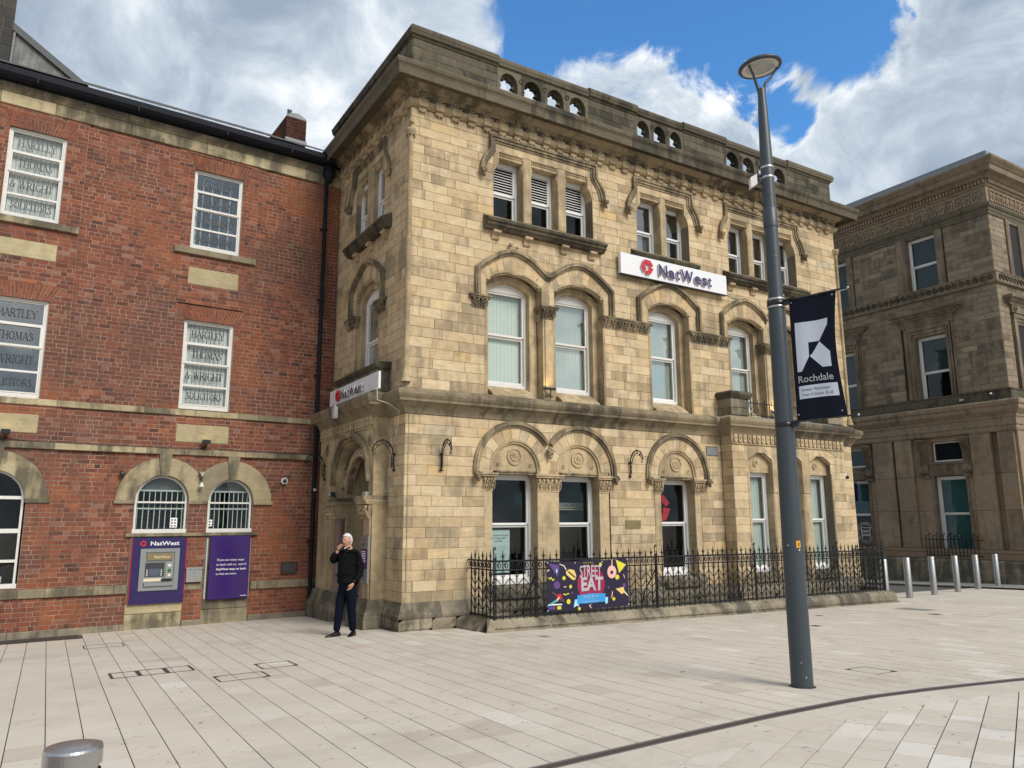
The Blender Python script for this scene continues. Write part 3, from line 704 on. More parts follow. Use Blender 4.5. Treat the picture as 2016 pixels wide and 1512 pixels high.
# --- first floor front
def ex_1(za, zb):
    r = []; zm = (za+zb)/2
    for (a, b) in ((1.76, 4.88), (6.24, 7.58), (8.95, 11.85)):
        if zm < 6.97: r.append((a, b))
    if zm > 6.97:
        for c in (2.46, 4.19, 6.91, 9.62, 11.18):
            if zm < 7.2: r.append((c-.6, c+.6))
    return r
courses(FRONT, 0.0, 13.67, 4.50, 8.40, .2029, ex_1)
def ex_2(za, zb):
    if za < 10.08: return [(1.95, 4.63), (5.98, 7.71), (9.13, 11.85)]
    return []
courses(FRONT, 0.0, 13.67, 8.40, 10.36, .2029, ex_2)
# --- side (u = -y)
def ex_s0(za, zb): return [(-4.15, -.83)]
courses(SIDE, -4.32, 0.0, GZ0, GZ1, .1956, ex_s0)
def ex_s1(za, zb):
    r = []; zm = (za+zb)/2
    if 5.15 < zm < 6.97: r.append((-2.92, -1.50))
    elif 6.97 < zm < 7.2: r.append((-2.81, -1.61))
    return r
courses(SIDE, -4.32, 0.0, 4.50, 8.40, .2029, ex_s1)
courses(SIDE, -4.32, 0.0, 8.40, 10.36, .2029, lambda a, b: [(-3.13, -1.36)] if a < 10.08 else [])
# --- parapet solid parts
PAR = [(0.0, 2.03), (4.57, 6.02), (7.66, 9.16), (11.72, 13.67)]
PB = []
for a, b in PAR: courses(FRONT, a, b, 11.36, 11.93, .19, none, d=.02, out=PB, core=.28, lo=.35, hi=.7)
courses(SIDE, -4.9, 0.0, 11.36, 11.93, .19, none, d=.02, out=PB, core=.28, lo=.35, hi=.7)
RIGHTW = Frame((13.67, 0, 0), (0, 1, 0), (1, 0, 0))
courses(RIGHTW, 0.0, 6.0, -.3, 10.4, .2, none, core=.1)
pieces('stone_block', 'sandstone', bank, SB, 262, 'stone_block_field')
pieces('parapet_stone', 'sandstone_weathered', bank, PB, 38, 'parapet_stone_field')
MORT.build('mortar_core', 'mortar', bank)
# plinth: rock faced base and splayed course
def splay(fr, u0, u1, d, parts, m0=0., m1=0.):
    x = u0
    n = max(1, round((u1-u0)/.75)); w = (u1-u0)/n
    for i in range(n):
        a, b = u0+i*w+.003, u0+(i+1)*w-.003
        ma = m0 if i == 0 else 0; mb_ = m1 if i == n-1 else 0
        t = random.random()
        pr = [(d-.1, .22), (d+.115, .215), (d+.12, .27), (d+.10, .29), (d+.045, .40), (d+.012, .49), (d-.1, .49)]
        def fn(mb, a=a, b=b, pr=pr, ma=ma, mb_=mb_, t=t, d=d):
            mb.add([(a-ma*(p-d), p, z) for p, z in pr]+[(b+mb_*(p-d), p, z) for p, z in pr],
                   [tuple(range(7))[::-1], tuple(range(7, 14))]+[(k, k+1, 8+k, 7+k) for k in range(6)], t)
        parts.append(([fr.p(a, d+.1, .22), fr.p(b, d+.1, .22), fr.p(b, d, .49), fr.p(a, d, .49)], fn, fr))
def rockface(fr, u0, u1, z0, z1, d, parts, lo=.4, hi=.75):
    x = u0
    while x < u1-.01:
        e = x+random.uniform(lo, hi)
        if u1-e < lo*.6: e = u1
        t = random.random(); sd = random.random()
        def fn(mb, x=x, e=e, z0=z0, z1=z1, t=t, sd=sd):
            rn = random.Random(sd); nx, nz = 6, 4; V = []
            for j in range(nz+1):
                for i in range(nx+1):
                    ed = (i in (0, nx)) or (j in (0, nz))
                    V.append((x+.004+(e-x-.008)*i/nx, d+(0 if ed else rn.uniform(.012, .045)), z0+.004+(z1-z0-.008)*j/nz))
            F = [(j*(nx+1)+i, j*(nx+1)+i+1, (j+1)*(nx+1)+i+1, (j+1)*(nx+1)+i) for j in range(nz) for i in range(nx)]
            mb.add(V, F, t); mb.box(x+.004, e-.004, d-.1, d, z0+.004, z1-.004, t)
        parts.append(([fr.p(x, d, z0), fr.p(e, d, z0), fr.p(e, d, z1), fr.p(x, d, z1)], fn, fr)); x = e
PL = []
splay(FRONT, 0.0, 8.46, 0.0, PL, 1., 0.); splay(FRONT, 8.46, 12.80, BD, PL, 1., 1.); splay(FRONT, 12.92, 13.67, 0., PL, 0., 0.)
splay(SIDE, -.83, 0.0, 0.0, PL, 0., 1.); splay(BAYL, 0., BD, 0., PL)
rockface(FRONT, -.1, 8.36, -.02, .215, .10, PL); rockface(FRONT, 8.36, 12.9, -.1, .215, BD+.10, PL); rockface(FRONT, 12.9, 13.72, -.1, .215, .08, PL)
rockface(SIDE, -.9, .1, -.02, .215, .10, PL)
for fr, a, b, d in ((FRONT, -.14, 8.32, .14), (FRONT, 8.3, 12.95, BD+.14), (SIDE, -.95, .14, .14)):
    n = round((b-a)/.9); w = (b-a)/n
    for i in range(n):
        def fn(mb, a=a+i*w, b=a+(i+1)*w, d=d, t=random.random()): mb.block(a+.004, b-.004, -.42, -.025, d-.16, d, .012, t)
        PL.append(([fr.p(a+i*w, d, -.15), fr.p(a+(i+1)*w, d, -.15), fr.p(a+(i+1)*w, d, -.025), fr.p(a+i*w, d, -.025)], fn, fr))
pieces('plinth_stone', 'plinth_stone', bank, PL, 90, 'plinth_field')
# ---------------------------------------------------------------- windows
def window(fr, poly_fn, u0, u1, z0, z1, dep, parent, rail=None, frame=.055, head=0.0, blind=None, blindpart=(0., 1.), louvre=False, glass='glass', paint='white_paint', sash=True, mull=(), depth_in=.5, arch=0., sill=.07, curtain=False, interior='interior_dark', shoulder=None, bback=.085):
    """sash window in an opening u0..u1, z0..z1 (+arch rise), face set back dep from d=0"""
    def top(u, m=0.):            # arch height at u, inset m
        if arch <= 0: return z1-m
        c = (u0+u1)/2; hw = (u1-u0)/2; R = (hw*hw+arch*arch)/(2*arch); x_ = min(abs(u-c), hw)
        return z1+arch-R+sqrt(max(R*R-x_*x_, 0))-m
    F = frame; mb = MB(fr); a, b = -dep-.06, -dep
    N = 12 if arch > 0 else 1
    # outer frame: jambs, head, sill
    mb.box(u0, u0+F, a, b, z0, top(u0+F)); mb.box(u1-F, u1, a, b, z0, top(u1-F)); mb.box(u0+F, u1-F, a, b+.012, z0, z0+sill)
    us = [u0+F+(u1-u0-2*F)*i/N for i in range(N+1)]
    hb = head if head > 0 else F
    zi = (z1-hb) if arch <= 0 else (z1-(head if head > 0 else F)+ (0 if head > 0 else arch*0))
    mb.strip([(u, (zi if (head > 0 or arch <= 0) else top(u)-F)) for u in us], [(u, top(u)) for u in us], a, b)
    w = mb.build('window', paint, parent)
    zt = lambda u: zi if (head > 0 or arch <= 0) else top(u)-F
    iu0, iu1, iz0 = u0+F, u1-F, z0+sill
    if rail is None: rail = (iz0+zi)/2
    zt0 = max(zt(iu0+.001), rail+.1)
    S = .042
    if sash:
        s = MB(fr); a2, b2 = a-.005, b-.018
        s.box(iu0, iu0+S, a2, b2, rail+.02, zt(iu0+S)); s.box(iu1-S, iu1, a2, b2, rail+.02, zt(iu1-S)); s.box(iu0+S, iu1-S, a2, b2, rail+.0, rail+.045)
        us2 = [iu0+S+(iu1-iu0-2*S)*i/N for i in range(N+1)]
        s.strip([(u, zt(u)-S) for u in us2], [(u, zt(u)) for u in us2], a2, b2); s.build('sash', paint, w)
        s = MB(fr); a3, b3 = a-.045, b-.055
        s.box(iu0, iu0+S, a3, b3, iz0, rail); s.box(iu1-S, iu1, a3, b3, iz0, rail); s.box(iu0+S, iu1-S, a3, b3, rail-.045, rail); s.box(iu0+S, iu1-S, a3, b3, iz0, iz0+.06); s.build('sash', paint, w)
        p = MB(fr); us3 = [iu0+S+(iu1-iu0-2*S)*i/N for i in range(N+1)]
        p.strip([(u, rail+.045) for u in us3], [(u, zt(u)-S) for u in us3], a2+.02, a2+.024); 
        if not louvre: p.build('pane', glass, w)
        p = MB(fr); p.box(iu0+S, iu1-S, a3+.02, a3+.024, iz0+.06, rail-.045); p.build('pane', glass, w)
        if louvre:
            zz_ = rail+.05; i = 0
            zt_ = min(zt(iu0+S), zt(iu1-S))+.0
            while zz_ < z1+arch-F-S-.03:
                l = MB(fr); ua, ub = iu0+S, iu1-S
                if shoulder:
                    k = max(0, (zz_-(z1-.30))/.30); k = k*k*.12
                    if shoulder < 0: ua += k
                    else: ub -= k
                l.add([(ua, b2-.045, zz_+.035), (ub, b2-.045, zz_+.035), (ub, b2, zz_), (ua, b2, zz_), (ua, b2-.045, zz_+.043), (ub, b2-.045, zz_+.043), (ub, b2, zz_+.008), (ua, b2, zz_+.008)],
                      [(0, 1, 2, 3), (4, 7, 6, 5), (3, 2, 6, 7), (0, 4, 5, 1), (0, 3, 7, 4), (1, 5, 6, 2)])
                l.build('slat', paint, w); zz_ += .062
    if blind:
        bz0, bz1 = iz0+(z1+arch-iz0)*blindpart[0], iz0+(z1+arch-iz0)*blindpart[1]
        m_ = MB(fr); n = max(2, round((iu1-iu0)/.085)); wv = (iu1-iu0+.1)/n
        for i in range(n):
            x0 = iu0-.05+i*wv; k = .004 if curtain is False else .03
            m_.add([(x0, a-bback, bz0), (x0+wv*1.0, a-bback-k, bz0), (x0+wv*1.0, a-bback-k, bz1), (x0, a-bback, bz1)], [(0, 1, 2, 3)], random.random())
        m_.build('blind', blind, w)
    # dark reveal box behind
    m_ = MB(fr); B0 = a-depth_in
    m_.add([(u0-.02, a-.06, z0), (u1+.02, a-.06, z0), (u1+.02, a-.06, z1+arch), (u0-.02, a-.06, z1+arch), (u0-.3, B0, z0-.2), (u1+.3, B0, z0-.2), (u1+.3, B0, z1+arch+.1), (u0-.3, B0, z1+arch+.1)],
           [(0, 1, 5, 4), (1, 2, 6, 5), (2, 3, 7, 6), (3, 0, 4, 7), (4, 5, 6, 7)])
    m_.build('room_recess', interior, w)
    return w
CARVE = 'sandstone_carved'
MOUL = 'sandstone_moulded'
def capital(fr, u0, u1, z0, z1, d, parent, mat=MOUL, n=None, ret=.08, da=-.1):
    """foliate capital: bell flaring upwards, leaf scrolls, abacus"""
    mb = MB(fr); h = z1-z0; e = .045
    mb.box(u0-.01, u1+.01, da, d+.012, z0, z0+.035)
    mb.prism([(u0, z0+.035), (u1, z0+.035), (u1+e, z1-.075), (u0-e, z1-.075)], da, d+.02)
    mb.box(u0-e-.03, u1+e+.03, da, d+.085, z1-.075, z1-.04); mb.box(u0-e-.045, u1+e+.045, da, d+.105, z1-.037, z1)
    cap = mb.build('capital', mat, parent)
    k = n or max(2, round((u1-u0+.1)/.15)); w = (u1-u0+.08)/k
    lf = MB(fr)
    for i in range(k):
        c = u0-.04+(i+.5)*w
        for (dz, r, o, sgn) in ((.30, .036, .04, 0), (.62, .030, .065, -1), (.62, .030, .065, 1), (.46, .020, .085, 0)):
            lf.ball((c+sgn*w*.27, d+o, z0+h*dz), r, 6, 4, sc=(1, 1, 1.25))
        lf.tube([(c-w*.38, d+.03, z0+.04), (c-w*.40, d+.06, z0+h*.4), (c-w*.18, d+.09, z0+h*.66), (c, d+.075, z0+h*.5)], .011, 4)
        lf.tube([(c+w*.38, d+.03, z0+.04), (c+w*.40, d+.06, z0+h*.4), (c+w*.18, d+.09, z0+h*.66), (c, d+.075, z0+h*.5)], .011, 4)
    lf.build('leaf_carving', mat, cap)
    return cap
def mitre_path(*pts):           # polyline of (u,d) corners -> stations with mitre directions
    out = []; n = len(pts)
    def nrm(a, b):
        du, dd = b[0]-a[0], b[1]-a[1]; L = hypot(du, dd); return (-dd/L, du/L)      # outward = left of travel
    for i, p in enumerate(pts):
        if i == 0: m = nrm(pts[0], pts[1])
        elif i == n-1: m = nrm(pts[-2], pts[-1])
        else:
            a, b = nrm(pts[i-1], p), nrm(p, pts[i+1]); k = 1+a[0]*b[0]+a[1]*b[1]; m = ((a[0]+b[0])/k, (a[1]+b[1])/k)
        out.append((p[0], p[1], m[0], m[1]))
    return out
# whole-building mouldings run: side face, front, in FRONT coordinates (u=x, d=-y)
def run(prof, name, mat, path, seg=True, tone=.5):
    mb = MB(FRONT); mb.sweep(prof, mitre_path(*path), tone); return mb.build(name, mat, bank)
def seglen(path_pts, joints): pass
MAIN = [(0.0, -4.95), (0.0, 0.0), (13.67, 0.0), (13.67, -6.)]
# top cornice in lengths with joints
def cornice_run(prof, name, mat, a0, a1, step, extra_side=True, y_end=-4.95, d=0.):
    xs = [0.0]
    while xs[-1] < 13.67-1.2: xs.append(xs[-1]+step*random.uniform(.85, 1.15))
    xs.append(13.67)
    for i in range(len(xs)-1):
        pts = [(xs[i]+(.004 if i else 0), d), (xs[i+1]-.004, d)]
        if i == 0: pts = [(0.0, y_end), (0.0, d), (xs[1]-.004, d)]
        if i == len(xs)-2: pts = [(xs[i]+.004, d), (13.67, d), (13.67, -5.)]
        mb = MB(FRONT); mb.sweep(prof, mitre_path(*pts), random.random()); mb.build(name, mat, bank)
cornice_run([(-.1, 10.80), (.10, 10.72), (.16, 10.74), (.20, 10.80), (.30, 10.84), (.36, 10.84)], 'bed_moulding', MOUL, 0, 0, 1.5)
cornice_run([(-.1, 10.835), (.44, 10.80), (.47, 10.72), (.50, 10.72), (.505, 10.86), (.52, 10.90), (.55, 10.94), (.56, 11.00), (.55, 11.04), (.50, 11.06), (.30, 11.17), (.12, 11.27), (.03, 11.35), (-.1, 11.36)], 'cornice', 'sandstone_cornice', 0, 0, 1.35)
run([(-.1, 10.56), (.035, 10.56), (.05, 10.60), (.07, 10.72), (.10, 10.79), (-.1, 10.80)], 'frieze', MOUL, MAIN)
# corbel table: roll, brackets, rings and slots
run([(-.1, 10.36), (.02, 10.38), (.07, 10.42), (.10, 10.46), (.10, 10.50), (.07, 10.54), (.035, 10.562), (-.1, 10.562)], 'roll_moulding', CARVE, MAIN)
def corbels(fr, cs):
    for c in cs:
        mb = MB(fr)
        mb.prism([(c-.075, 10.265), (c-.04, 10.31), (c-.005, 10.265), (c+.005, 10.265), (c+.04, 10.31), (c+.075, 10.265), (c+.08, 10.38), (c-.08, 10.38)], 0., .060)
        mb.prism([(c-.09, 10.385), (c+.09, 10.385), (c+.105, 10.42), (c+.105, 10.545), (c-.105, 10.545), (c-.105, 10.42)], 0., .112)
        b_ = mb.build('corbel', CARVE, bank)
        r = MB(fr); r.ring(c, 10.625, .026, .048, .03, .085, n=12); r.build('ring_ornament', CARVE, b_)
def slots(fr, cs):
    mb = MB(fr)
    for c in cs:
        mb.box(c-.085, c+.085, .04, .066, 10.605, 10.632); mb.box(c-.014, c+.014, .04, .064, 10.565, 10.605)
    mb.build('slot_ornament', 'sooty_stone', bank, kind='stuff')
cs = [.22+.3855*i for i in range(35)]; corbels(FRONT, cs); slots(FRONT, [c+.193 for c in cs])
cs2 = [-.22-.3855*i for i in range(11)]; corbels(SIDE, cs2); slots(SIDE, [c-.193 for c in cs2])
# parapet: pierced panels, coping
def trefoil(c, z0, z1, w):
    h = w/2; zs = z1-h*1.0; P = [(c-h, z0), (c-h, zs-.03)]
    P += [(c-h*.62, zs-.02), (c-h*.62, zs+.02)]
    P += arc(c-h*.42, zs+.06, h*.42, pi*1.02, pi*.35, 4)
    P += arc(c, z1-h*.36, h*.36, pi*.86, pi*.14, 5)
    P += arc(c+h*.42, zs+.06, h*.42, pi*.65, -pi*.02, 4)
    P += [(c+h*.62, zs+.02), (c+h*.62, zs-.02), (c+h, zs-.03), (c+h, z0)]
    return P
for (a, b, n) in ((2.03, 4.57, 4), (6.02, 7.66, 3), (9.16, 11.72, 4)):
    w = (b-a)/n
    for i in range(n):
        u0, u1 = a+i*w, a+(i+1)*w; c = (u0+u1)/2-.01
        mb = MB(FRONT); mb.tone = random.random()
        hole = trefoil(c, 11.365, 11.83, w*.70)
        mb.plate_hole(u0+.002, u1-.002, 11.36, 11.93, hole, c, 11.54, -.20, -.10)
        o = [(c-w*.36, 11.361)]+arc(c, 11.60, w*.36, pi, 0, 14, sz=(.255)/(w*.36))+[(c+w*.36, 11.361)]
        mb.plate_hole(u0+.002, u1-.002, 11.36, 11.93, o, c, 11.54, -.098, 0.02)
        p = mb.build('pierced_panel', 'sandstone_weathered', bank)
        r = MB(FRONT); r.ring(u1, 11.76, .045, .06, .02, .035, n=14)
        if i < n-1: r.build('ring_ornament', 'sandstone_weathered', p)
cop = [(-.32, 11.93), (.02, 11.93), (.03, 11.97), (.075, 11.99), (.085, 12.04), (.10, 12.07), (.10, 12.13), (.06, 12.19), (-.12, 12.22), (-.36, 12.20)]
xs = [(-.0, 2.05, .02), (2.05, 4.55, -.012), (4.55, 6.06, .02), (6.06, 7.62, -.012), (7.62, 9.20, .02), (9.20, 11.70, -.012), (11.70, 13.67, .02)]
for i, (a, b, dd) in enumerate(xs):
    n = max(1, round((b-a)/1.1))
    for k in range(n):
        p, q = a+(b-a)*k/n, a+(b-a)*(k+1)/n
        pts = [(p+.003, dd), (q-.003, dd)]
        if i == 0 and k == 0: pts = [(0.0, -4.95), (0, dd), (q-.003, dd)]
        if i == 6 and k == n-1: pts = [(p+.003, dd), (13.67, dd), (13.67, -5.)]
        z_ = 0 if dd > 0 else -.025
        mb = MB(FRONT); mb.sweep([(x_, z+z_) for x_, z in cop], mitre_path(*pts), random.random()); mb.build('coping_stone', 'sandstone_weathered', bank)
mb = MB(); mb.box(-.0, 13.6, .32, 9., 11.0, 11.06); mb.box(.3, 13.3, 8.9, 9., -.3, 11.0); mb.build('roof', 'lead', bank)
mb = MB(RIGHTW); mb.box(0, 5., -.3, 0.02, 11.36, 11.93); mb.build('parapet_return', 'sandstone_weathered', bank)
mb = MB(); mb.box(.35, 13.35, .9, 8.8, -.3, 10.9); mb.build('inner_core', 'interior_dark', bank)
mb = MB(SIDE); mb.box(-4.95, -4.32, -.3, -.0, 10.3, 11.4); mb.box(-9., -4.32, -.32, -.02, -.3, 10.9); mb.build('rear_wall', 'plinth_stone', bank)
# ---- first floor string course (front in lengths, breaking forward over bay and porch)
band = [(-.1, 4.0), (.02, 4.0), (.035, 4.05), (.06, 4.10), (.14, 4.19), (.17, 4.22), (.20, 4.22), (.205, 4.26), (.235, 4.30), (.26, 4.35), (.26, 4.41), (.22, 4.44), (.05, 4.50), (-.1, 4.505)]
def bandseg(pts): 
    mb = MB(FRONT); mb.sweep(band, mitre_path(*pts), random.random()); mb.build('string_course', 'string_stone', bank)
PD = .30
bandseg([(-PD, -4.32), (-PD, -.80)]+[(0.0, -.80), (0, 0), (1.6, 0)])
for a, b in ((1.608, 3.4), (3.408, 5.1), (5.108, 6.8)): bandseg([(a, 0), (b-.0, 0)])
bandseg([(6.808, 0), (8.46, 0), (8.46, BD-.02), (10.0, BD-.02)]); bandseg([(10.008, BD-.02), (12.80, BD-.02), (12.80, 0), (13.67, 0), (13.67, -3.)])
# dentils with rings under bay and porch cornice
def dent(fr, u0, u1, d, n, z=4.0):
    w = (u1-u0)/n
    for i in range(n):
        c = u0+(i+.5)*w; mb = MB(fr)
        mb.prism([(c-w*.36, z-.13), (c-w*.15, z-.16), (c+w*.15, z-.16), (c+w*.36, z-.13), (c+w*.36, z+.04), (c-w*.36, z+.04)], d, d+.05)
        o = mb.build('dentil', CARVE, bank)
        r = MB(fr); r.ring(c, z-.05, .018, .032, d+.05, d+.06, n=8); r.build('ring_ornament', CARVE, o)
dent(FRONT, 8.48, 12.78, BD, 26); dent(SIDE, -4.1, -.85, PD, 20)
def dentback(fr, u0, u1, d):
    mb = MB(fr); mb.box(u0, u1, d-.02, d+.012, 3.83, 4.02); mb.box(u0, u1, d-.02, d+.035, 3.80, 3.826); mb.build('frieze', CARVE, bank)
dentback(FRONT, 8.45, 12.81, BD); dentback(SIDE, -4.15, -.82, PD)
# ---------------------------------------------------------------- ground floor arches
def gf_arch(c, w=.54, right_cap=True):
    zc = 3.0
    # tympanum (recessed), inner bead ring, voussoirs, hood
    mb = MB(FRONT); mb.prism([(c-.535, 2.97)]+arc(c, zc, .535, pi, 0, 24)+[(c+.535, 2.97)], -.12, -.055); ty = mb.build('tympanum', CARVE, bank)
    r = MB(FRONT); r.ring(c, 3.27, .145, .175, -.055, -.025, n=28); r.disc(c, 3.27, .145, -.055, -.045, 24); ro = r.build('roundel', CARVE, ty)
    r = MB(FRONT)
    for k in range(8):
        a = 2*pi*k/8+.2; r.ball((c+.072*cos(a), -.044, 3.27+.072*sin(a)), .042, 7, 4, sc=(1, .5, 1)); 
        r.tube([(c, -.03, 3.27), (c+.11*cos(a+.3), -.032, 3.27+.11*sin(a+.3))], .007, 4)
    r.ball((c, -.04, 3.27), .028, 8, 5, sc=(1, .7, 1)); r.build('flower_carving', CARVE, ro)
    for s_ in (-1, 1):
        r = MB(FRONT); r.ring(c+s_*.385, 3.105, .026, .042, -.055, -.035, n=14); r.disc(c+s_*.385, 3.105, .014, -.055, -.04, 10); r.build('boss', CARVE, ty)
    mb = MB(FRONT); mb.ring(c, zc, .535, .575, -.10, -.012, 0, pi, 26); mb.ring(c, zc, .577, .612, -.10, .014, 0, pi, 26)
    for s_ in (-1, 1):
        mb.box(min(c+s_*.535, c+s_*.612), max(c+s_*.535, c+s_*.612), -.10, -.002, 2.93, zc)
        q_ = MB(FRONT); q_.block(min(c+s_*.615, c+s_*.80), max(c+s_*.615, c+s_*.80), 2.90, 2.998, -.1, .004, .004, random.random()); q_.build('springer', 'sandstone', bank)
    mb.build('arch_moulding', CARVE, bank)
    n = 11
    for i in range(n):
        a0, a1 = pi*i/n+.006, pi*(i+1)/n-.006
        mb = MB(FRONT); mb.ring(c, zc, .615, .865, -.1, .004+random.uniform(0, .003), a0, a1, 3); mb.tone = .5
        mb.t = [random.random()]*len(mb.t); mb.build('voussoir', 'sandstone', bank)
def hood_arc(c, a0, a1, stil0=None, stil1=None, zc=3.0, n=22):
    for (r0, r1, d) in ((.868, .915, .045), (.912, .968, .085), (.965, 1.0, .06)):
        yield r0, r1, d
def gf_hoods(c, a0, a1, left=True, right=True):
    m = 5
    for k in range(m):
        mb = MB(FRONT); b0, b1 = a0+(a1-a0)*k/m+.002, a0+(a1-a0)*(k+1)/m-.002
        for r0, r1, d in hood_arc(c, 0, 0): mb.ring(c, 3.0, r0, r1, -.05, d, b0, b1, 6)
        mb.build('hood_mould', MOUL, bank)
    for s_, on in ((-1, left), (1, right)):
        if not on: continue
        mb = MB(FRONT)
        for r0, r1, d in hood_arc(c, 0, 0): mb.box(min(c+s_*r0, c+s_*r1), max(c+s_*r0, c+s_*r1), -.05, d, 2.90, 3.0)
        mb.build('hood_mould', MOUL, bank)
        st = MB(FRONT); cx = c+s_*.93
        for (du, dz, r, dd) in ((0, 0, .075, .09), (-.05, .04, .04, .14), (.05, .03, .045, .13), (0, -.07, .04, .12), (.03, .07, .035, .12), (-.03, -.03, .03, .16)):
            st.ball((cx+du, dd, 2.84+dz), r, 7, 5)
        st.build('label_stop', MOUL, bank)
xv = 3.28; av = math.acos((xv-2.47)/1.0)
for c in (2.47, 4.09, 6.97): gf_arch(c)
gf_hoods(2.47, math.acos(.81), pi, True, False); gf_hoods(4.09, 0, pi-math.acos(.81), False, True); gf_hoods(6.97, 0, pi)
st = MB(FRONT)
for (du, dz, r, dd) in ((0, 0, .075, .07), (-.05, .05, .045, .11), (.05, .05, .045, .11), (0, -.08, .045, .10), (0, .1, .04, .09), (.02, 0, .035, .15)): st.ball((3.28+du, dd, 3.36+dz), r, 7, 5)
st.build('label_stop', MOUL, bank)
# infill above pillar between the arches and shafts
mb = MB(FRONT); mb.prism([(3.0, 2.92), (3.56, 2.92), (3.52, 3.1), (3.28, 3.45), (3.04, 3.1)], -.1, .0); mb.build('spandrel', 'sandstone', bank)
for (a, b) in ((1.735, 1.925), (3.01, 3.555), (4.635, 4.90), (6.235, 6.43), (7.51, 7.745)):
    mb = MB(FRONT); mb.block(a, b, .72, 2.56, -.30, -.012, .006, .6); mb.build('pilaster', CARVE, bank)
    mb = MB(FRONT); mb.box(a-.03, b+.03, -.28, .02, .50, .64); mb.box(a-.018, b+.018, -.28, .008, .64, .68); mb.box(a-.008, b+.008, -.28, -.003, .68, .718); mb.build('pilaster_base', 'plinth_stone', bank)
for (a, b) in ((1.735, 1.925), (3.01, 3.555), (4.635, 4.90), (6.235, 6.43), (7.51, 7.745)): capital(FRONT, a, b, 2.56, 2.92, -.012, bank, mat=CARVE, n=max(2, round((b-a)/.16)), da=-.28)
for c in (2.47, 4.09, 6.97):
    mb = MB(FRONT); mb.box(c-.47, c+.47, -.26, .03, 2.94, 2.968); mb.box(c-.45, c+.45, -.26, .01, 2.90, 2.938); mb.build('lintel', MOUL, bank)
    window(FRONT, None, c-.54, c+.54, .70, 2.90, .27, bank, rail=1.88, glass='glass_clear', frame=.06, sill=.12, depth_in=1.2)
    mb = MB(FRONT); mb.add([(c-.545, -.3, .46), (c+.545, -.3, .46), (c+.545, .10, .46), (c-.545, .10, .46), (c-.545, -.28, .70), (c+.545, -.28, .70), (c+.545, .0, .63), (c-.545, .0, .63), (c-.545, .10, .58), (c+.545, .10, .58)],
        [(4, 5, 6, 7), (7, 6, 9, 8), (8, 9, 2, 3), (0, 3, 2, 1), (0, 4, 7, 8, 3), (1, 2, 9, 6, 5)]); mb.build('sill', 'plinth_stone', bank)
    mb = MB(FRONT); mb.box(c-.6, c+.6, -.1, .035, .36, .45); mb.build('apron', 'plinth_stone', bank)
# ---- bay windows
for c in (9.45, 10.60, 11.75):
    mb = MB(FRONT)      # gabled head with bead
    mb.prism([(c-.43, 3.45), (c, 3.70), (c+.43, 3.45), (c+.43, 3.66), (c, 3.79), (c-.43, 3.66)], BD-.2, BD+.006, .5)
    mb.prism([(c-.43, 3.66), (c, 3.79), (c+.43, 3.66), (c+.43, 3.84), (c-.43, 3.84)], BD-.2, BD+.001, .6)
    hd = mb.build('window_head', 'sandstone', bank)
    for s_ in (-1, 1):
        for k in range(7):
            t = (k+.5)/7; b_ = MB(FRONT); uu, zz_ = c+s_*.43*(1-t), 3.43+.25*t; b_.box(uu-.018, uu+.018, BD-.10, BD-.03, zz_-.035, zz_); b_.build('bead', CARVE, hd)
    mb = MB(FRONT); mb.prism([(c-.43, 3.17), (c+.43, 3.17), (c+.43, 3.43), (c, 3.68), (c-.43, 3.43)], BD-.3, BD-.13); tp = mb.build('head_panel', CARVE, bank)
    r = MB(FRONT); r.ring(c-.06, 3.36, .06, .085, BD-.13, BD-.10, n=18)
    for k in range(5): r.ball((c-.06+.03*cos(k*1.256), BD-.125, 3.36+.03*sin(k*1.256)), .020, 6, 4)
    r.build('roundel', CARVE, tp)
    mb = MB(FRONT); mb.box(c-.40, c+.43, BD-.3, BD-.12, 3.13, 3.168); mb.build('lintel', CARVE, bank)
    fr2 = Frame((0, -(BD), 0), (1, 0, 0), (0, -1, 0))
    window(fr2, None, c-.43, c+.43, .70, 3.13, .24, bank, rail=1.95, blind='blind_pale', frame=.06, sill=.1, glass='glass_clear', depth_in=.4)
    mb = MB(FRONT); mb.box(c-.45, c+.45, BD-.28, BD+.09, .50, .62); mb.box(c-.43, c+.43, BD-.28, BD+.02, .62, .70); mb.build('sill', 'plinth_stone', bank)
for (a, b) in ((9.88, 10.17), (11.03, 11.32)):
    mb = MB(FRONT); mb.block(a, b, .49, 2.62, BD-.3, BD-.002, .03, .55); mb.block(a, b, 2.63, 3.61, BD-.3, BD, .006, .5); mb.build('pier', CARVE, bank)
for a in (8.98, 12.22):
    mb = MB(FRONT); mb.box(a-.035, a+.035, BD-.01, BD+.012, .5, 3.15); mb.build('jamb_stone', CARVE, bank)
# ---------------------------------------------------------------- first floor windows
def hood_poly(c, zo=0., w=.95):
    return [(c-w, 6.60), (c-w, 7.20), (c-w*.86, 7.315), (c-w*.62, 7.49), (c-w*.38, 7.625), (c-w*.16, 7.70), (c, 7.72), (c+w*.16, 7.70), (c+w*.38, 7.625), (c+w*.62, 7.49), (c+w*.86, 7.315), (c+w, 7.20), (c+w, 6.60)]
def off(poly, o):
    out = []; n = len(poly)
    for i, p in enumerate(poly):
        a = poly[max(i-1, 0)]; b = poly[min(i+1, n-1)]
        def nr(p, q):
            L = hypot(q[0]-p[0], q[1]-p[1]) or 1; return (-(q[1]-p[1])/L, (q[0]-p[0])/L)
        n1_, n2_ = (nr(a, p) if i else nr(p, b)), (nr(p, b) if i < n-1 else nr(a, p))
        k = 1+n1_[0]*n2_[0]+n1_[1]*n2_[1]; out.append((p[0]+(n1_[0]+n2_[0])/k*o, p[1]+(n1_[1]+n2_[1])/k*o))
    return out
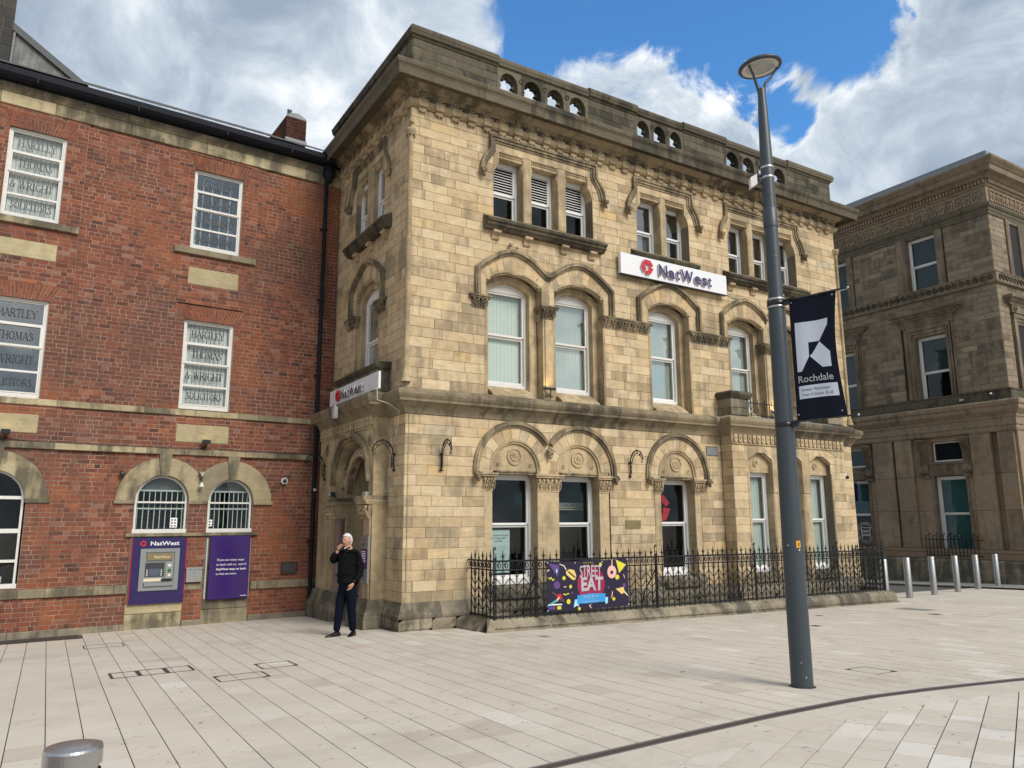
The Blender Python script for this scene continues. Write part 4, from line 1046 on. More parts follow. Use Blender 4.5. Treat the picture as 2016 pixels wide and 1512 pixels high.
def f1_window(fr, c, gl='glass_sky', hi=True, sillz=4.76, blind='blind_pale', dz=0., wd=.52, bl=(0., 1.), sh=0.):
    """segmental headed sash with bead arch, voussoirs and hood"""
    hw = .70; zs, zt = 6.97, 7.22
    R = (hw*hw+(zt-zs)**2)/(2*(zt-zs)); cz = zt-R
    def A(r, n=18, k=1.0):
        a = math.asin(min(1, hw*k/r)); return arc(c, cz, r, pi/2+a, pi/2-a, n)
    mb = MB(fr); mb.strip(A(R-.055), A(R-.018), -.1, -.03); mb.strip(A(R-.015), A(R+.035), -.1, .012); am = mb.build('arch_moulding', CARVE, bank)
    bd = MB(fr)
    for k in range(26):
        a = pi/2+math.asin(hw/R)*(1-2*(k+.5)/26)*.97; bd.box(c+(R-.036)*cos(a)-.012, c+(R-.036)*cos(a)+.012, -.05, -.012, cz+(R-.036)*sin(a)-.018, cz+(R-.036)*sin(a)+.018)
    bd.build('bead_course', CARVE, am)
    # inner order: segmental soffit ring set back, with jamb strips
    hi_ = wd; zr = 6.86; zt2 = 7.04; R2 = (hi_*hi_+(zt2-zr)**2)/(2*(zt2-zr)); cz2 = zt2-R2
    a2 = math.asin(hi_/R2); inn = [(c-hi_, sillz-.25)]+arc(c, cz2, R2, pi/2+a2, pi/2-a2, 14)+[(c+hi_, sillz-.25)]
    a3 = math.asin(hw/R); outr = [(c-hw-.02, sillz-.25)]+arc(c, cz, R-.02, pi/2+a3, pi/2-a3, 14)+[(c+hw+.02, sillz-.25)]
    mb = MB(fr); mb.strip(inn, outr, -.42+sh, -.22+sh*.8); mb.build('window_surround', CARVE, bank)
    for s_ in (-1, 1):
        w_ = .778 if (c, s_) in ((9.62, 1), (11.18, -1)) else .85; q_ = MB(fr); q_.box(min(c+s_*.702, c+s_*w_), max(c+s_*.702, c+s_*w_), -.43, -.085, 6.25, 7.15); q_.build('springer_back', CARVE, bank)
    # voussoirs
    inner = A(R+.037, 18, 1.0); hp = off(hood_poly(c), -.13)[1:-1]
    lens = [0]; 
    for p, q in zip(hp, hp[1:]): lens.append(lens[-1]+hypot(q[0]-p[0], q[1]-p[1]))
    def on(t):
        s_ = t*lens[-1]
        for i in range(len(hp)-1):
            if s_ <= lens[i+1]+1e-9:
                k = (s_-lens[i])/(lens[i+1]-lens[i]); return (hp[i][0]+(hp[i+1][0]-hp[i][0])*k, hp[i][1]+(hp[i+1][1]-hp[i][1])*k)
        return hp[-1]
    nv = 9
    for i in range(nv):
        q = 4; ts = [(i+j/q)/nv for j in range(q+1)]
        def inp(t):
            a = pi/2+math.asin(hw/(R+.037))*(1-2*t); return (c+(R+.037)*cos(a), cz+(R+.037)*sin(a))
        e = .0045
        mb = MB(fr); mb.strip([inp(min(max(t, i/nv+e), (i+1)/nv-e)) for t in ts], [on(min(max(t, i/nv+e), (i+1)/nv-e)) for t in ts], -.1, .006, random.random()); mb.build('voussoir', 'sandstone', bank)
    for s_ in (-1, 1):
        if (c, s_) in ((9.62, 1), (11.18, -1)): continue
        a, b = sorted((c+s_*.70, c+s_*.825)); mb = MB(fr)
        mb.box(a, b, -.1, .004, 6.58, 7.0, random.random()); mb.box(a, b, -.1, .005, 7.005, 7.16, random.random()) if False else None
        mb.build('springer', 'sandstone', bank)
    window(fr, None, c-wd, c+wd, sillz, 6.86, .36-sh, bank, rail=5.87, blind=blind, arch=.18, head=.02, frame=.055, blindpart=bl, glass=gl, paint='white_worn' if random.random() < .5 else 'white_paint')
    mb = MB(fr); mb.add([(c-wd, -.40, sillz-.27), (c+wd, -.40, sillz-.27), (c+wd, -.0, sillz-.27), (c-wd, -.0, sillz-.27), (c-wd, -.40, sillz), (c+wd, -.40, sillz), (c+wd, -.34, sillz), (c-wd, -.34, sillz), (c-wd, -.01, sillz-.22), (c+wd, -.01, sillz-.22)],
            [(4, 5, 6, 7), (7, 6, 9, 8), (8, 9, 2, 3), (0, 3, 2, 1), (0, 4, 7, 8, 3), (1, 2, 9, 6, 5)]); mb.build('sill', CARVE, bank)
def hood1(fr, poly):
    n = len(poly)
    o0, o1, o2, o3 = off(poly, -.13), off(poly, -.085), off(poly, -.03), poly
    k = 0
    cuts = [0, n//3, 2*n//3, n-1]
    for a, b in zip(cuts, cuts[1:]):
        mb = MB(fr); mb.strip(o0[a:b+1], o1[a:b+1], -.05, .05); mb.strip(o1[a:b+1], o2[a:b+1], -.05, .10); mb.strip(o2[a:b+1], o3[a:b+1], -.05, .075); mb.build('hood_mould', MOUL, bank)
f1_window(FRONT, 2.46, gl='glass'); f1_window(FRONT, 4.19); f1_window(FRONT, 6.91, bl=(0, 1)); f1_window(FRONT, 9.62); f1_window(FRONT, 11.18)
pa, pb = hood_poly(2.46), hood_poly(4.19)
m_ = (2.46+4.19)/2
def joined(c1, c2):
    A_ = [p for p in hood_poly(c1, w=.97) if p[0] < (c1+c2)/2-.02 and not (p[0] > c1 and p[1] < 7.25)]
    B_ = [p for p in hood_poly(c2, w=.97) if p[0] > (c1+c2)/2+.02 and not (p[0] < c2 and p[1] < 7.25)]
    return A_+[((c1+c2)/2, 7.33)]+B_
hood1(FRONT, joined(2.46, 4.19)); hood1(FRONT, hood_poly(6.91, w=1.04)); hood1(FRONT, joined(9.62, 11.18))
# pilasters and impost capitals
for (a, b) in ((3.185, 3.465), (10.28, 10.53)):
    mb = MB(FRONT); mb.block(a, b, 4.5, 6.30, -.28, .0, .004, .5); mb.block(a+.045, b-.045, 4.6, 6.28, -.01, .035, .012, .6); mb.build('pilaster', CARVE, bank)
    mb = MB(FRONT); mb.prism([(a, 6.58), (b, 6.58), (b-.01, 7.02), ((a+b)/2, 7.22), (a+.01, 7.02)], -.1, .003); mb.build('spandrel', 'sandstone', bank)
    capital(FRONT, a, b, 6.30, 6.58, .01, bank, n=2, da=-.25)
for (a, b) in ((1.40, 1.80), (4.84, 6.24), (7.58, 8.96)): capital(FRONT, a+.04, b-.04, 6.30, 6.58, .0, bank, n=max(2, round((b-a)/.2)))
capital(FRONT, 11.9, 12.25, 6.30, 6.58, 0., bank, n=2)
for a in (1.765, 4.865, 6.245, 7.565, 8.955, 11.845):
    mb = MB(FRONT); mb.box(a-.03, a+.03, -.01, .012, 4.5, 6.30); mb.box(a-.008, a+.008, -.01, .02, 4.5, 6.30); mb.build('jamb_stone', CARVE, bank)
# reveals beside wall ends
for (a, b) in ((1.742, 1.766), (4.872, 4.90), (6.22, 6.248), (7.572, 7.60), (8.93, 8.958), (11.842, 11.87)):
    mb = MB(FRONT); mb.box(a, b, -.42, -.01, 4.5, 7.0); mb.build('reveal', CARVE, bank)
# ---------------------------------------------------------------- second floor windows
def f2_group(fr, ops, z0=8.42, z1=9.79, louvre=False, curve=True, sill_thick=True, u_hood=None, blind=None, sillu=None, brackets=(), dep=.27):
    a, b = ops[0][0], ops[-1][1]
    mb = MB(fr); mb.box(a, b, -.30, .002, 9.93, 10.10); mb.build('lintel_stone', 'sandstone', bank)
    for i, (p, q) in enumerate(ops):
        lf, rt = (p+.13 if i == 0 and curve else p), (q-.13 if i == len(ops)-1 and curve else q)
        # shouldered corner
        mb = MB(fr)
        mb.box(p, q, -.30, -.0, 9.925, 9.932)
        if lf > p: mb.prism([(p, 9.36), (p+.03, 9.46), (p+.06, 9.54), (p+.10, 9.60), (p+.13, 9.63), (p+.13, 9.925), (p, 9.925)], -.30, .001)
        if rt < q: mb.prism([(q, 9.36), (q, 9.925), (q-.13, 9.925), (q-.13, 9.63), (q-.10, 9.60), (q-.06, 9.54), (q-.03, 9.46)], -.30, .001)
        mb.build('shoulder_stone', CARVE, bank)
        mb = MB(fr); mb.box(lf, rt, -.30, -.035, 9.79, 9.924); mb.box(lf, rt, -.035, .012, 9.905, 9.924); ln = mb.build('bead_lintel', CARVE, bank)
        n = max(4, int((rt-lf)/.05)); w = (rt-lf)/n
        bd = MB(fr)
        for k in range(n): bd.box(lf+(k+.25)*w, lf+(k+.75)*w, -.04, -.008, 9.845, 9.90)
        bd.build('bead_course', CARVE, ln)
        window(fr, None, p+.005, q-.005, z0, z1, dep, bank, rail=(9.05 if louvre else 9.0), louvre=louvre, frame=.05, sill=.05, glass='glass_dark' if louvre else 'glass_sky', blind=blind if (i != 1) else None, blindpart=(0, .5), interior='interior_grey' if not louvre else 'interior_dark', depth_in=.8, shoulder=(-1 if i == 0 else (1 if i == len(ops)-1 else None)), paint='white_paint')
    for (p, q), (r_, s_) in zip(ops, ops[1:]):
        mb = MB(fr); mb.block(q, r_, z0-.02, 9.93, -.30, -.0, .012, .5); mb.build('mullion', CARVE, bank)
        mb = MB(fr); mb.prism([(q-.035, 9.68), (q, 9.52), (q+.01, 9.80)], -.2, -.02); mb.build('corbel_stone', CARVE, bank)
        mb = MB(fr); mb.prism([(r_+.0, 9.52), (r_+.035, 9.68), (r_-.01, 9.80)], -.2, -.02); mb.build('corbel_stone', CARVE, bank)
    h0, h1 = u_hood if u_hood else (a-.12, b+.12)
    P = [(h0-.24, 9.40), (h0-.22, 9.55), (h0-.16, 9.70), (h0-.06, 9.84), (h0-.0, 9.93), (h0, 10.25), (h1, 10.25), (h1, 9.93), (h1+.06, 9.84), (h1+.16, 9.70), (h1+.22, 9.55), (h1+.24, 9.40)]
    o1, o2, o3 = off(P, -.05), off(P, -.11), off(P, -.16)
    for A_, B_ in ((0, 4), (4, 5), (5, 6), (6, 7), (7, 11)):
        mb = MB(fr); mb.strip(o1[A_:B_+1], P[A_:B_+1], -.05, .085); mb.strip(o2[A_:B_+1], o1[A_:B_+1], -.05, .055); mb.strip(o3[A_:B_+1], o2[A_:B_+1], -.05, .025); mb.build('hood_mould', MOUL, bank)
    for x_ in (h0-.19, h1+.19):
        mb = MB(fr)
        for (du, dz, r, dd) in ((0, 0, .085, .07), (-.045, .05, .045, .12), (.04, .03, .05, .12), (.0, -.07, .05, .10), (.03, -.10, .035, .10), (-.02, -.02, .04, .15)): mb.ball((x_+du, dd, 9.33+dz), r, 7, 5)
        mb.build('label_stop', MOUL, bank)
    s0, s1 = sillu
    if sill_thick:
        pr = [(-.28, 8.06), (.12, 8.06), (.15, 8.10), (.20, 8.13), (.20, 8.17), (.245, 8.20), (.25, 8.25), (.20, 8.275), (-.02, 8.40), (-.28, 8.415)]
    else:
        pr = [(-.28, 8.15), (.10, 8.15), (.16, 8.19), (.20, 8.24), (.20, 8.27), (.15, 8.29), (-.02, 8.40), (-.28, 8.415)]
    mb = MB(fr); mb.sweep(pr, [(s0, 0, -.0, 1), (s1, 0, 0, 1)], .5); mb.build('sill', 'sandstone_cornice', bank)
    for c in brackets:
        mb = MB(fr); w = .09
        mb.sweep([(-.02, 7.86), (.045, 7.87), (.05, 7.95), (.07, 7.98), (.11, 7.99), (.125, 8.02), (.12, 8.055), (-.02, 8.056)], [(c-w, 0, 0, 1), (c+w, 0, 0, 1)])
        k = mb.build('bracket', CARVE, bank)
        mb = MB(fr); mb.tube([(c-w-.004, .10, 8.018), (c+w+.004, .10, 8.018)], .036, 8)
        for q in (-.04, .04): mb.prism([(c+q-.02, 7.89), (c+q+.02, 7.89), (c+q, 7.95)], .04, .056)
        mb.build('bracket_roll', CARVE, k)
f2_group(FRONT, [(1.95, 2.71), (2.93, 3.65), (3.87, 4.63)], louvre=True, sillu=(1.69, 4.86), brackets=(1.98, 2.78, 3.76, 4.55))
f2_group(FRONT, [(5.98, 6.76), (6.95, 7.71)], sillu=(5.76, 7.88), sill_thick=False, blind='blind_grey')
f2_group(FRONT, [(9.13, 9.90), (10.11, 10.87), (11.08, 11.85)], sillu=(8.87, 12.1), brackets=(9.1, 9.95, 11.0, 11.85), blind=None)
f2_group(SIDE, [(-3.13, -2.39), (-2.06, -1.36)], sillu=(-3.30, -.90), brackets=(-2.85, -2.0, -1.15), blind=None, dep=.13)
# side first floor window
f1_window(SIDE, -2.21, sillz=5.25, wd=.50, sh=.18)
hood1(SIDE, hood_poly(-2.21, w=1.02))
capital(SIDE, -1.53, -1.15, 6.30, 6.58, 0, bank, n=3); capital(SIDE, -3.38, -2.9, 6.30, 6.58, 0, bank, n=3)
for (a, b) in ((-2.94, -2.906), (-1.514, -1.48)):
    mb = MB(SIDE); mb.box(a, b, -.42, -.01, 5.1, 7.0); mb.build('reveal', CARVE, bank)
mb = MB(SIDE)       # balcony box under the side window
mb.box(-3.28, -.80, .0, .26, 4.50, 4.98); mb.build('balcony_wall', 'plinth_stone', bank)
mb = MB(SIDE); mb.sweep([(-.02, 4.98), (.28, 4.98), (.31, 5.01), (.34, 5.05), (.34, 5.09), (.28, 5.12), (-.02, 5.13)], [(-3.36, 0, 0, 1), (-.74, 0, 0, 1)]); mb.build('balcony_coping', 'sandstone_weathered', bank)
# corner shafts
def shaft(x, y, z0, z1, r, cap=True):
    mb = MB(); mb.lathe(x, y, [(r*1.9, z0), (r*2.0, z0+.05), (r*1.3, z0+.09), (r*1.7, z0+.13), (r*1.1, z0+.18), (r, z0+.24), (r, z1-.30), (r*1.25, z1-.28), (r, z1-.26), (r*1.15, z1-.2), (r*1.7, z1-.10), (r*2.1, z1-.06), (r*2.1, z1-.01), (r*1.2, z1)], 12); s_ = mb.build('corner_shaft', CARVE, bank)
    mb = MB()
    for k in range(6):
        a = 2*pi*k/6; mb.ball((x+r*1.5*cos(a), y+r*1.5*sin(a), z1-.15), r*.5, 6, 4)
    mb.build('leaf_carving', MOUL, s_)
shaft(-.012, -.012, 4.60, 9.85, .052); shaft(13.68, -.012, 4.60, 9.85, .052)
mb = MB(FRONT); mb.add([(-.05, .05, 10.02), (.06, .05, 9.98), (.0, .05, 10.20), (-.02, -.05, 9.98)], [(0, 1, 2), (0, 2, 3), (0, 3, 1)]); mb.build('squinch', CARVE, bank)
mb = MB(); mb.tube([(.075, -.006, .7), (.075, -.006, 4.0)], .010, 5, raw=True); mb.build('corner_bead', CARVE, bank)
# ---------------------------------------------------------------- bay balcony piers and iron
for (a, b) in ((8.42, 9.06), (12.15, 12.80)):
    PP = []
    for j, (z0, z1) in enumerate(((4.50, 4.69), (4.69, 4.92))):
        n = 2 if j else 1
        for i in range(n):
            def fn(mb, a=a+(b-a)*i/n, b=a+(b-a)*(i+1)/n, z0=z0, z1=z1, t=random.random()): mb.block(a+.003, b-.003, z0+.003, z1-.003, -.0, BD+.08, .01, t)
            PP.append(([FRONT.p(a, BD, z0), FRONT.p(b, BD, z0), FRONT.p(b, BD, z1), FRONT.p(a, BD, z1)], fn, FRONT))
    pieces('balcony_pier_stone', 'plinth_stone', bank, PP, 10)
    mb = MB(FRONT); mb.sweep([(-.02, 4.92), (.02, 4.92), (.05, 4.97), (.08, 5.02), (.08, 5.06), (.03, 5.10), (-.02, 5.11)], mitre_path((a, 0), (a, BD+.08), (b, BD+.08), (b, 0))); mb.box(a, b, 0, BD+.09, 4.93, 5.105); mb.build('balcony_coping', 'sandstone_weathered', bank)
mb = MB(FRONT); mb.box(9.06, 12.15, -.02, BD+.2, 4.44, 4.46); mb.build('balcony_floor', 'lead', bank)
br = thing('balcony_railing', 'black wrought iron scroll railing between the stone piers above the projecting bay', 'railing', FRONT.p(10.6, BD, 4.5))
mb = MB(FRONT); mb.tube([(9.06, BD+.02, 4.86), (12.15, BD+.02, 4.86)], .012, 5); mb.tube([(9.06, BD+.02, 4.55), (12.15, BD+.02, 4.55)], .010, 5); mb.build('rail', 'black_iron', br)
for i in range(12):
    c = 9.2+i*.255; mb = MB(FRONT); mb.tube([(c, BD+.02, 4.48), (c, BD+.02, 4.95)], .009, 5)
    for s_ in (-1, 1):
        mb.tube([(c, BD+.02, 4.55), (c+s_*.05, BD+.02, 4.62), (c+s_*.02, BD+.02, 4.70), (c+s_*.07, BD+.02, 4.78), (c+s_*.08, BD+.02, 4.84), (c+s_*.04, BD+.02, 4.83)], .006, 4)
    mb.build('baluster', 'black_iron', br)
# small details fixed on the stone
mb = MB(FRONT); mb.box(7.96, 8.32, 0, .015, 3.53, 3.72); nb_ = mb.build('name_stone', 'lead', bank)
mb = MB(FRONT); mb.box(7.94, 8.34, -.0, .008, 3.51, 3.74); mb.build('name_stone_rim', 'plinth_stone', nb_)
# red paint patch stone (bay, flaked face) 
mb = MB(FRONT); mb.prism([(11.95, 3.80), (12.1, 3.74), (12.35, 3.68), (12.5, 3.62), (12.62, 3.70), (12.6, 3.82), (12.3, 3.84)], BD, BD+.006); mb.build('flaked_patch', 'clean_stone', bank)
mb = MB(FRONT); mb.box(12.50, 12.56, BD, BD+.02, 3.79, 3.84); mb.build('yellow_tag', 'ink_yellow', bank)

# ---------------------------------------------------------------- porch on the side face
P_L, P_R = -4.15, -.80          # u extent
oc, ow = -2.02, 1.0            # arch centre and half width of hood
def pointed(c, w, zs, za, n=10):
    # pointed arch through (c±w, zs) with apex za: two arcs
    h = za-zs; R = (w*w+h*h)/(2*w)
    L = []
    for i in range(n+1):
        x = -w+w*i/n; cx = -w+R; L.append((c+x, zs+sqrt(max(R*R-(x-cx)**2, 0))))
    Rr = [(2*c-u, z) for u, z in L[::-1]]
    return L+Rr[1:]
# porch wall plate around the opening
op_in = [(oc-.72, .3)]+pointed(oc, .72, 2.55, 3.32)+[(oc+.72, .3)]
mb = MB(SIDE); mb.plate_hole(P_L, P_R, .45, 3.84, [(oc-.98, .3)]+pointed(oc, .98, 2.75, 3.62)+[(oc+.98, .3)], oc, 2.0, 0.0, PD)
mb.build('porch_wall', CARVE, bank)
mb = MB(SIDE); mb.plate_hole(oc-1.0, oc+1.0, .3, 3.66, op_in, oc, 2.0, -.02, .12); mb.build('porch_order', CARVE, bank)
mb = MB(SIDE); A1, A2, A3 = pointed(oc, .72, 2.55, 3.32), pointed(oc, .78, 2.57, 3.38), pointed(oc, .86, 2.62, 3.46); mb.strip(A1, A2, .0, .16); mb.strip(A2, A3, 0, .14); mb.build('arch_moulding', CARVE, bank)
H1, H2, H3 = pointed(oc, .99, 2.75, 3.63), pointed(oc, 1.06, 2.75, 3.70), pointed(oc, 1.14, 2.74, 3.79)
mb = MB(SIDE); mb.strip(H1, H2, PD-.05, PD+.05); mb.strip(H2, H3, PD-.05, PD+.10); mb.build('hood_mould', MOUL, bank)
# foliage band between orders
lf = MB(SIDE); Q = pointed(oc, .925, 2.68, 3.54, 16)
for i, (u, z) in enumerate(Q[::1]):
    lf.ball((u, .15, z), .036, 6, 4); lf.ball((u+.03, .14, z-.035), .022, 5, 3)
lf.build('leaf_carving', MOUL, bank)
for (a, b) in ((-3.42, -2.78), (-1.26, -.86)): capital(SIDE, a, b, 2.02, 2.38, PD+.05, bank, mat=CARVE, n=4, da=.02)
for (a, b) in ((-3.48, -2.72), (-1.30, -.78)):
    mb = MB(SIDE); mb.box(a, b, 0, PD+.19, 2.38, 2.46); mb.build('impost', MOUL, bank)
mb = MB(SIDE); mb.box(-.83, -.797, 0, PD+.005, 3.78, 4.03); mb.build('porch_return', CARVE, bank)
mb = MB(FRONT); mb.box(8.30, 8.47, -.05, BD+.09, -.42, .22); mb.build('plinth_corner', 'plinth_stone', bank)
for (cu, m_) in ((-2.93, 'granite_pink'), (-1.30, 'granite_pink')):
    mb = MB(); p = SIDE.p(cu, .20, 0); mb.lathe(p[0], p[1], [(.155, .42), (.155, .50), (.12, .54), (.14, .60), (.115, .66), (.112, .70), (.108, 2.0), (.125, 2.02), (.125, 2.05)], 20); mb.build('column', m_, bank)
for (a, b) in ((-3.42, -3.10), (-1.16, -.84)):
    mb = MB(SIDE); mb.block(a, b, .5, 2.02, 0., PD+.035, .012, .5); mb.build('pilaster', CARVE, bank)
for (a, b) in ((-4.15, -2.72), (-1.45, -.78)):
    mb = MB(SIDE); mb.sweep([(0., -.1), (.14, -.1), (.14, .19), (.12, .215), (.12, .25), (.07, .34), (.03, .47), (.0, .50)], mitre_path((a, .05), (a, PD+.04), (b, PD+.04), (b, 0.))); mb.box(a, b, 0, PD+.05, -.2, .49); mb.build('porch_base', 'plinth_stone', bank)
for c in (-1.02, -3.62):   # quatrefoils
    mb = MB(SIDE)
    for k in range(4): mb.ring(c+.055*cos(k*pi/2), 3.55+.07*sin(k*pi/2), .028, .05, PD, PD+.02, n=10)
    mb.build('quatrefoil', MOUL, bank)
mb = MB(SIDE)       # recess interior: jambs, back wall, tympanum with door
mb.box(oc-.74, oc-.70, -.85, .0, -.1, 3.4); mb.box(oc+.70, oc+.74, -.85, .0, -.1, 3.4); mb.box(oc-.74, oc+.74, -.85, .0, 3.34, 3.42); mb.box(oc-.74, oc+.74, -.86, -.0, -.25, -.06); mb.build('porch_recess', CARVE, bank)
mb = MB(SIDE); mb.box(oc-.72, oc+.72, -.62, -.50, 2.40, 3.36); ty = mb.build('tympanum', CARVE, bank)
mb = MB(SIDE)
mb.ring(oc, 2.90, .24, .29, -.50, -.46, n=26, sz=1.2)
for k in range(16):
    a = 2*pi*k/16; mb.ball((oc+.36*cos(a), -.47, 2.90+.40*sin(a)), .05, 6, 4)
for k in range(9): mb.ball((oc+random.uniform(-.15, .15), -.47, 2.90+random.uniform(-.2, .2)), .05, 6, 4)
mb.build('crest_carving', MOUL, ty)
mb = MB(SIDE); mb.box(oc-.72, oc-.52, -.62, -.3, -.1, 2.4); mb.box(oc+.52, oc+.72, -.62, -.3, -.1, 2.4); mb.build('door_jamb', CARVE, bank)
mb = MB(SIDE); mb.box(oc-.52, oc+.52, -.60, -.55, -.06, 2.4); dr = mb.build('door', 'door_wood', bank)
for s_ in (-1, 1):
    for (z0, z1) in ((.15, 1.0), (1.15, 2.2)):
        mb = MB(SIDE); mb.block(oc+(.04 if s_ > 0 else -.46), oc+(.46 if s_ > 0 else -.04), z0, z1, -.56, -.535, .02); mb.build('panel', 'door_wood', dr)
# ================================================================ red brick office building
office = thing('brick_building', 'three storey red brick office building with stone bands and lettered sash windows', 'building', BRICK.p(-3.5, 0, -.1))
BB = []; BM = MB(BRICK)
CH = .0872
WIN2 = [(-6.97, -5.97, 7.92, 9.80), (-3.455, -2.385, 7.97, 9.83), (-10.2, -9.2, 7.92, 9.80)]
WIN1 = [(-6.99, -5.985, 4.35, 6.30), (-3.45, -2.40, 4.37, 6.33), (-10.2, -9.2, 4.35, 6.30)]
FL = []          # flush stone pieces (u0,u1,z0,z1)
arches0 = [(-3.625, .515, .88), (-2.235, .47, .86), (-6.58, .53, .90)]       # centre, inner r, outer r (spring 2.41)
ZS = 2.42
def ex_b(za, zb):
    r = []; zm = (za+zb)/2
    for (a, b, c, d) in WIN2+WIN1:
        if c-.02 < zm < d+.0: r.append((a, b))
        if d <= zm < d+.33:
            t = (zm-d)/.33; r.append((a-.02-.17*t, b+.02+.17*t))
    for (a, b, c, d) in PANELS+FLAT:
        if za >= c-.002 and zb <= d+.002: r.append((a, b))
    for c, ri, ro in arches0:
        ro = ro-.06
        if ZS <= zm < ZS+ro: r.append((c-sqrt(ro*ro-(zm-ZS)**2), c+sqrt(ro*ro-(zm-ZS)**2)))
    if 1.72 < zm < ZS: r += [(-4.15, -3.11), (-2.73, -1.76)]
    if zm < 1.72: r += [(-4.15, -3.10), (-2.72, -1.76)]
    if .76 < zm < ZS: r.append((-7.15, -6.02))
    return r
REC = lambda p, q: -.022 if (-5.61 < p and q < -3.79) or p > -2.04 else 0.
PANELS = [(-6.92, -5.95, 7.13, 7.48), (-3.45, -2.37, 7.14, 7.53), (-7.2, -5.96, 3.67, 4.03), (-3.46, -2.38, 3.65, 4.03)]
FLAT = [(-12, 0, 4.21, 4.34), (-12, 0, 3.37, 3.50), (-12, -4.17, .57, .74), (-1.74, 0, .53, .70), (-4.27, -1.62, 1.68, 1.75), (-7.25, -5.61, 7.78, 7.92), (-3.78, -2.02, 7.81, 7.95), (-3.11, -2.73, .58, .72)]
zb0 = -.02; row = 0
while zb0 < 10.24:
    za, zb = zb0, zb0+CH
    segs = [(-9.6, -5.60), (-5.60, -3.80), (-3.80, -2.03), (-2.03, 0.0)]
    for (a, b) in ex_b(za, zb):
        ns = []
        for (p, q) in segs:
            if b <= p or a >= q: ns.append((p, q)); continue
            if a > p: ns.append((p, a))
            if b < q: ns.append((b, q))
        segs = ns
    for (p, q) in segs:
        if q-p < .01: continue
        rec = REC(p, q)
        BM.box(p, q, -.28, -.0045+rec, za, zb, .5)
        # stretcher courses with a header now and then
        phase = [0, .5][row % 2]; x = p; pat = ['S', 'S', 'S', 'H'] if row % 5 else ['H']; k = random.randrange(4)
        L0 = .2275
        first = True
        while x < q-.012:
            L = L0 if pat[k % len(pat)] == 'S' else .114
            k += 1
            if first:
                L = L0*(.5 if row % 2 else 1.0)*random.choice([1, .85, .75, 1.1]); first = False
            e = min(x+L, q)
            if q-e < .04: e = q
            g = .0054; dd = random.uniform(-.002, .002)+rec
            tone = min(1, max(0, random.gauss(.46, .21)))
            if random.random() < .03: tone = 1
            def fn(mb, x=x, e=e, za=za, zb=zb, dd=dd, tone=tone, g=g, sh=random.uniform(-.0012, .0012)):
                mb.block(x+g, e-g, za+g+sh, zb-g+sh, dd-.03, dd, .0025, tone)
            BB.append(([BRICK.p(x, 0, za), BRICK.p(e, 0, za), BRICK.p(e, 0, zb), BRICK.p(x, 0, zb)], fn, BRICK)); x = e
    zb0 = zb; row += 1
# flat gauged arches
def gauged(a, b, z, h=.33):
    n = 19; ce = (a+b)/2
    BM.prism([(a-.02, z), (b+.02, z), (b+.19, z+h), (a-.19, z+h)], -.28, -.0065)
    for i in range(n):
        t0, t1 = i/n, (i+1)/n
        f0, f1 = (a-.01)+(b-a+.02)*t0, (a-.01)+(b-a+.02)*t1
        g0, g1 = (a-.18)+(b-a+.36)*t0, (a-.18)+(b-a+.36)*t1
        for (s0, s1) in (((0, .62), (.65, 1)) if i % 2 else ((0, .33), (.36, 1))):
            q = [(f0+(g0-f0)*s0+.0055, z+h*s0), (f1+(g1-f1)*s0-.0055, z+h*s0), (f1+(g1-f1)*s1-.0055, z+h*s1), (f0+(g0-f0)*s1+.0055, z+h*s1)]
            def fn(mb, q=q, t=random.uniform(.3, .8)): mb.prism(q, -.03, .004, t)
            BB.append(([BRICK.p(u, 0, w) for u, w in q], fn, BRICK))
for (a, b, c, d) in WIN2+WIN1: gauged(a, b, d)
pieces('brick', 'red_brick', office, BB, 299, 'brickwork')
BM.build('mortar_core', 'brick_mortar', office)
mb = MB(BRICK); mb.box(-9.6, 0, -.9, -.82, -.3, 10.9); mb.build('inner_wall', 'interior_dark', office)
mb = MB(BRICK); mb.box(-9.62, -9.6, -6, .0, -.3, 10.9); mb.build('gable_wall', 'red_brick', office)
# stone pieces
def stones(segs, d=.02, mat='yellow_stone', name='band_stone', c=.008, core=-.12):
    for (a, b, z0, z1) in segs:
        mb = MB(BRICK); mb.block(a+.002, b-.002, z0+.001, z1-.001, core, d+random.uniform(-.002, .002), c, random.random()); mb.build(name, mat, office)
def split(a, b, z0, z1, cuts):
    xs = [a]+list(cuts)+[b]; return [(p, q, z0, z1) for p, q in zip(xs, xs[1:])]
stones(split(-9.6, 0, 4.21, 4.34, (-7.0, -5.68, -4.1, -3.1, -2.2, -1.75, -1.1, -.4)), .03)
stones(split(-9.6, 0, 3.37, 3.50, (-7.3, -5.65, -4.9, -4.0, -3.2, -2.7, -2.0, -1.3, -.6)), .05)
stones(split(-9.6, -4.17, .57, .74, (-6.0, -5.56, -4.75, -4.40)), .03); stones(split(-1.74, 0, .53, .70, (-1.6, -1.15, -.5)), .03)
stones([(-3.11, -2.73, .58, .72)], .012)
stones(split(-4.27, -1.62, 1.68, 1.75, (-2.9,)), .05)
stones([(-7.25, -5.61, 7.78, 7.92), (-3.78, -2.02, 7.81, 7.95), (-10.4, -8.9, 7.78, 7.92)], .07, name='window_sill')
stones(PANELS, .006, name='stone_panel', mat='clean_stone')
stones([(-4.17, -3.10, -.3, .16), (-4.17, -3.10, .165, .36), (-2.72, -1.76, -.3, .16), (-2.72, -1.76, .165, .36)], .0, name='stone_panel')
stones([(-4.17, -3.10, .36, 1.68), (-2.72, -1.76, .36, 1.68)], -.0, name='stone_panel')
stones(split(-9.6, -4.17, -.3, -.02, (-6.1, -4.25))+split(-3.10, -2.72, -.3, -.02, ())+split(-1.76, 0, -.3, -.0, (-1.0,)), .05, mat='plinth_stone', name='plinth_stone')
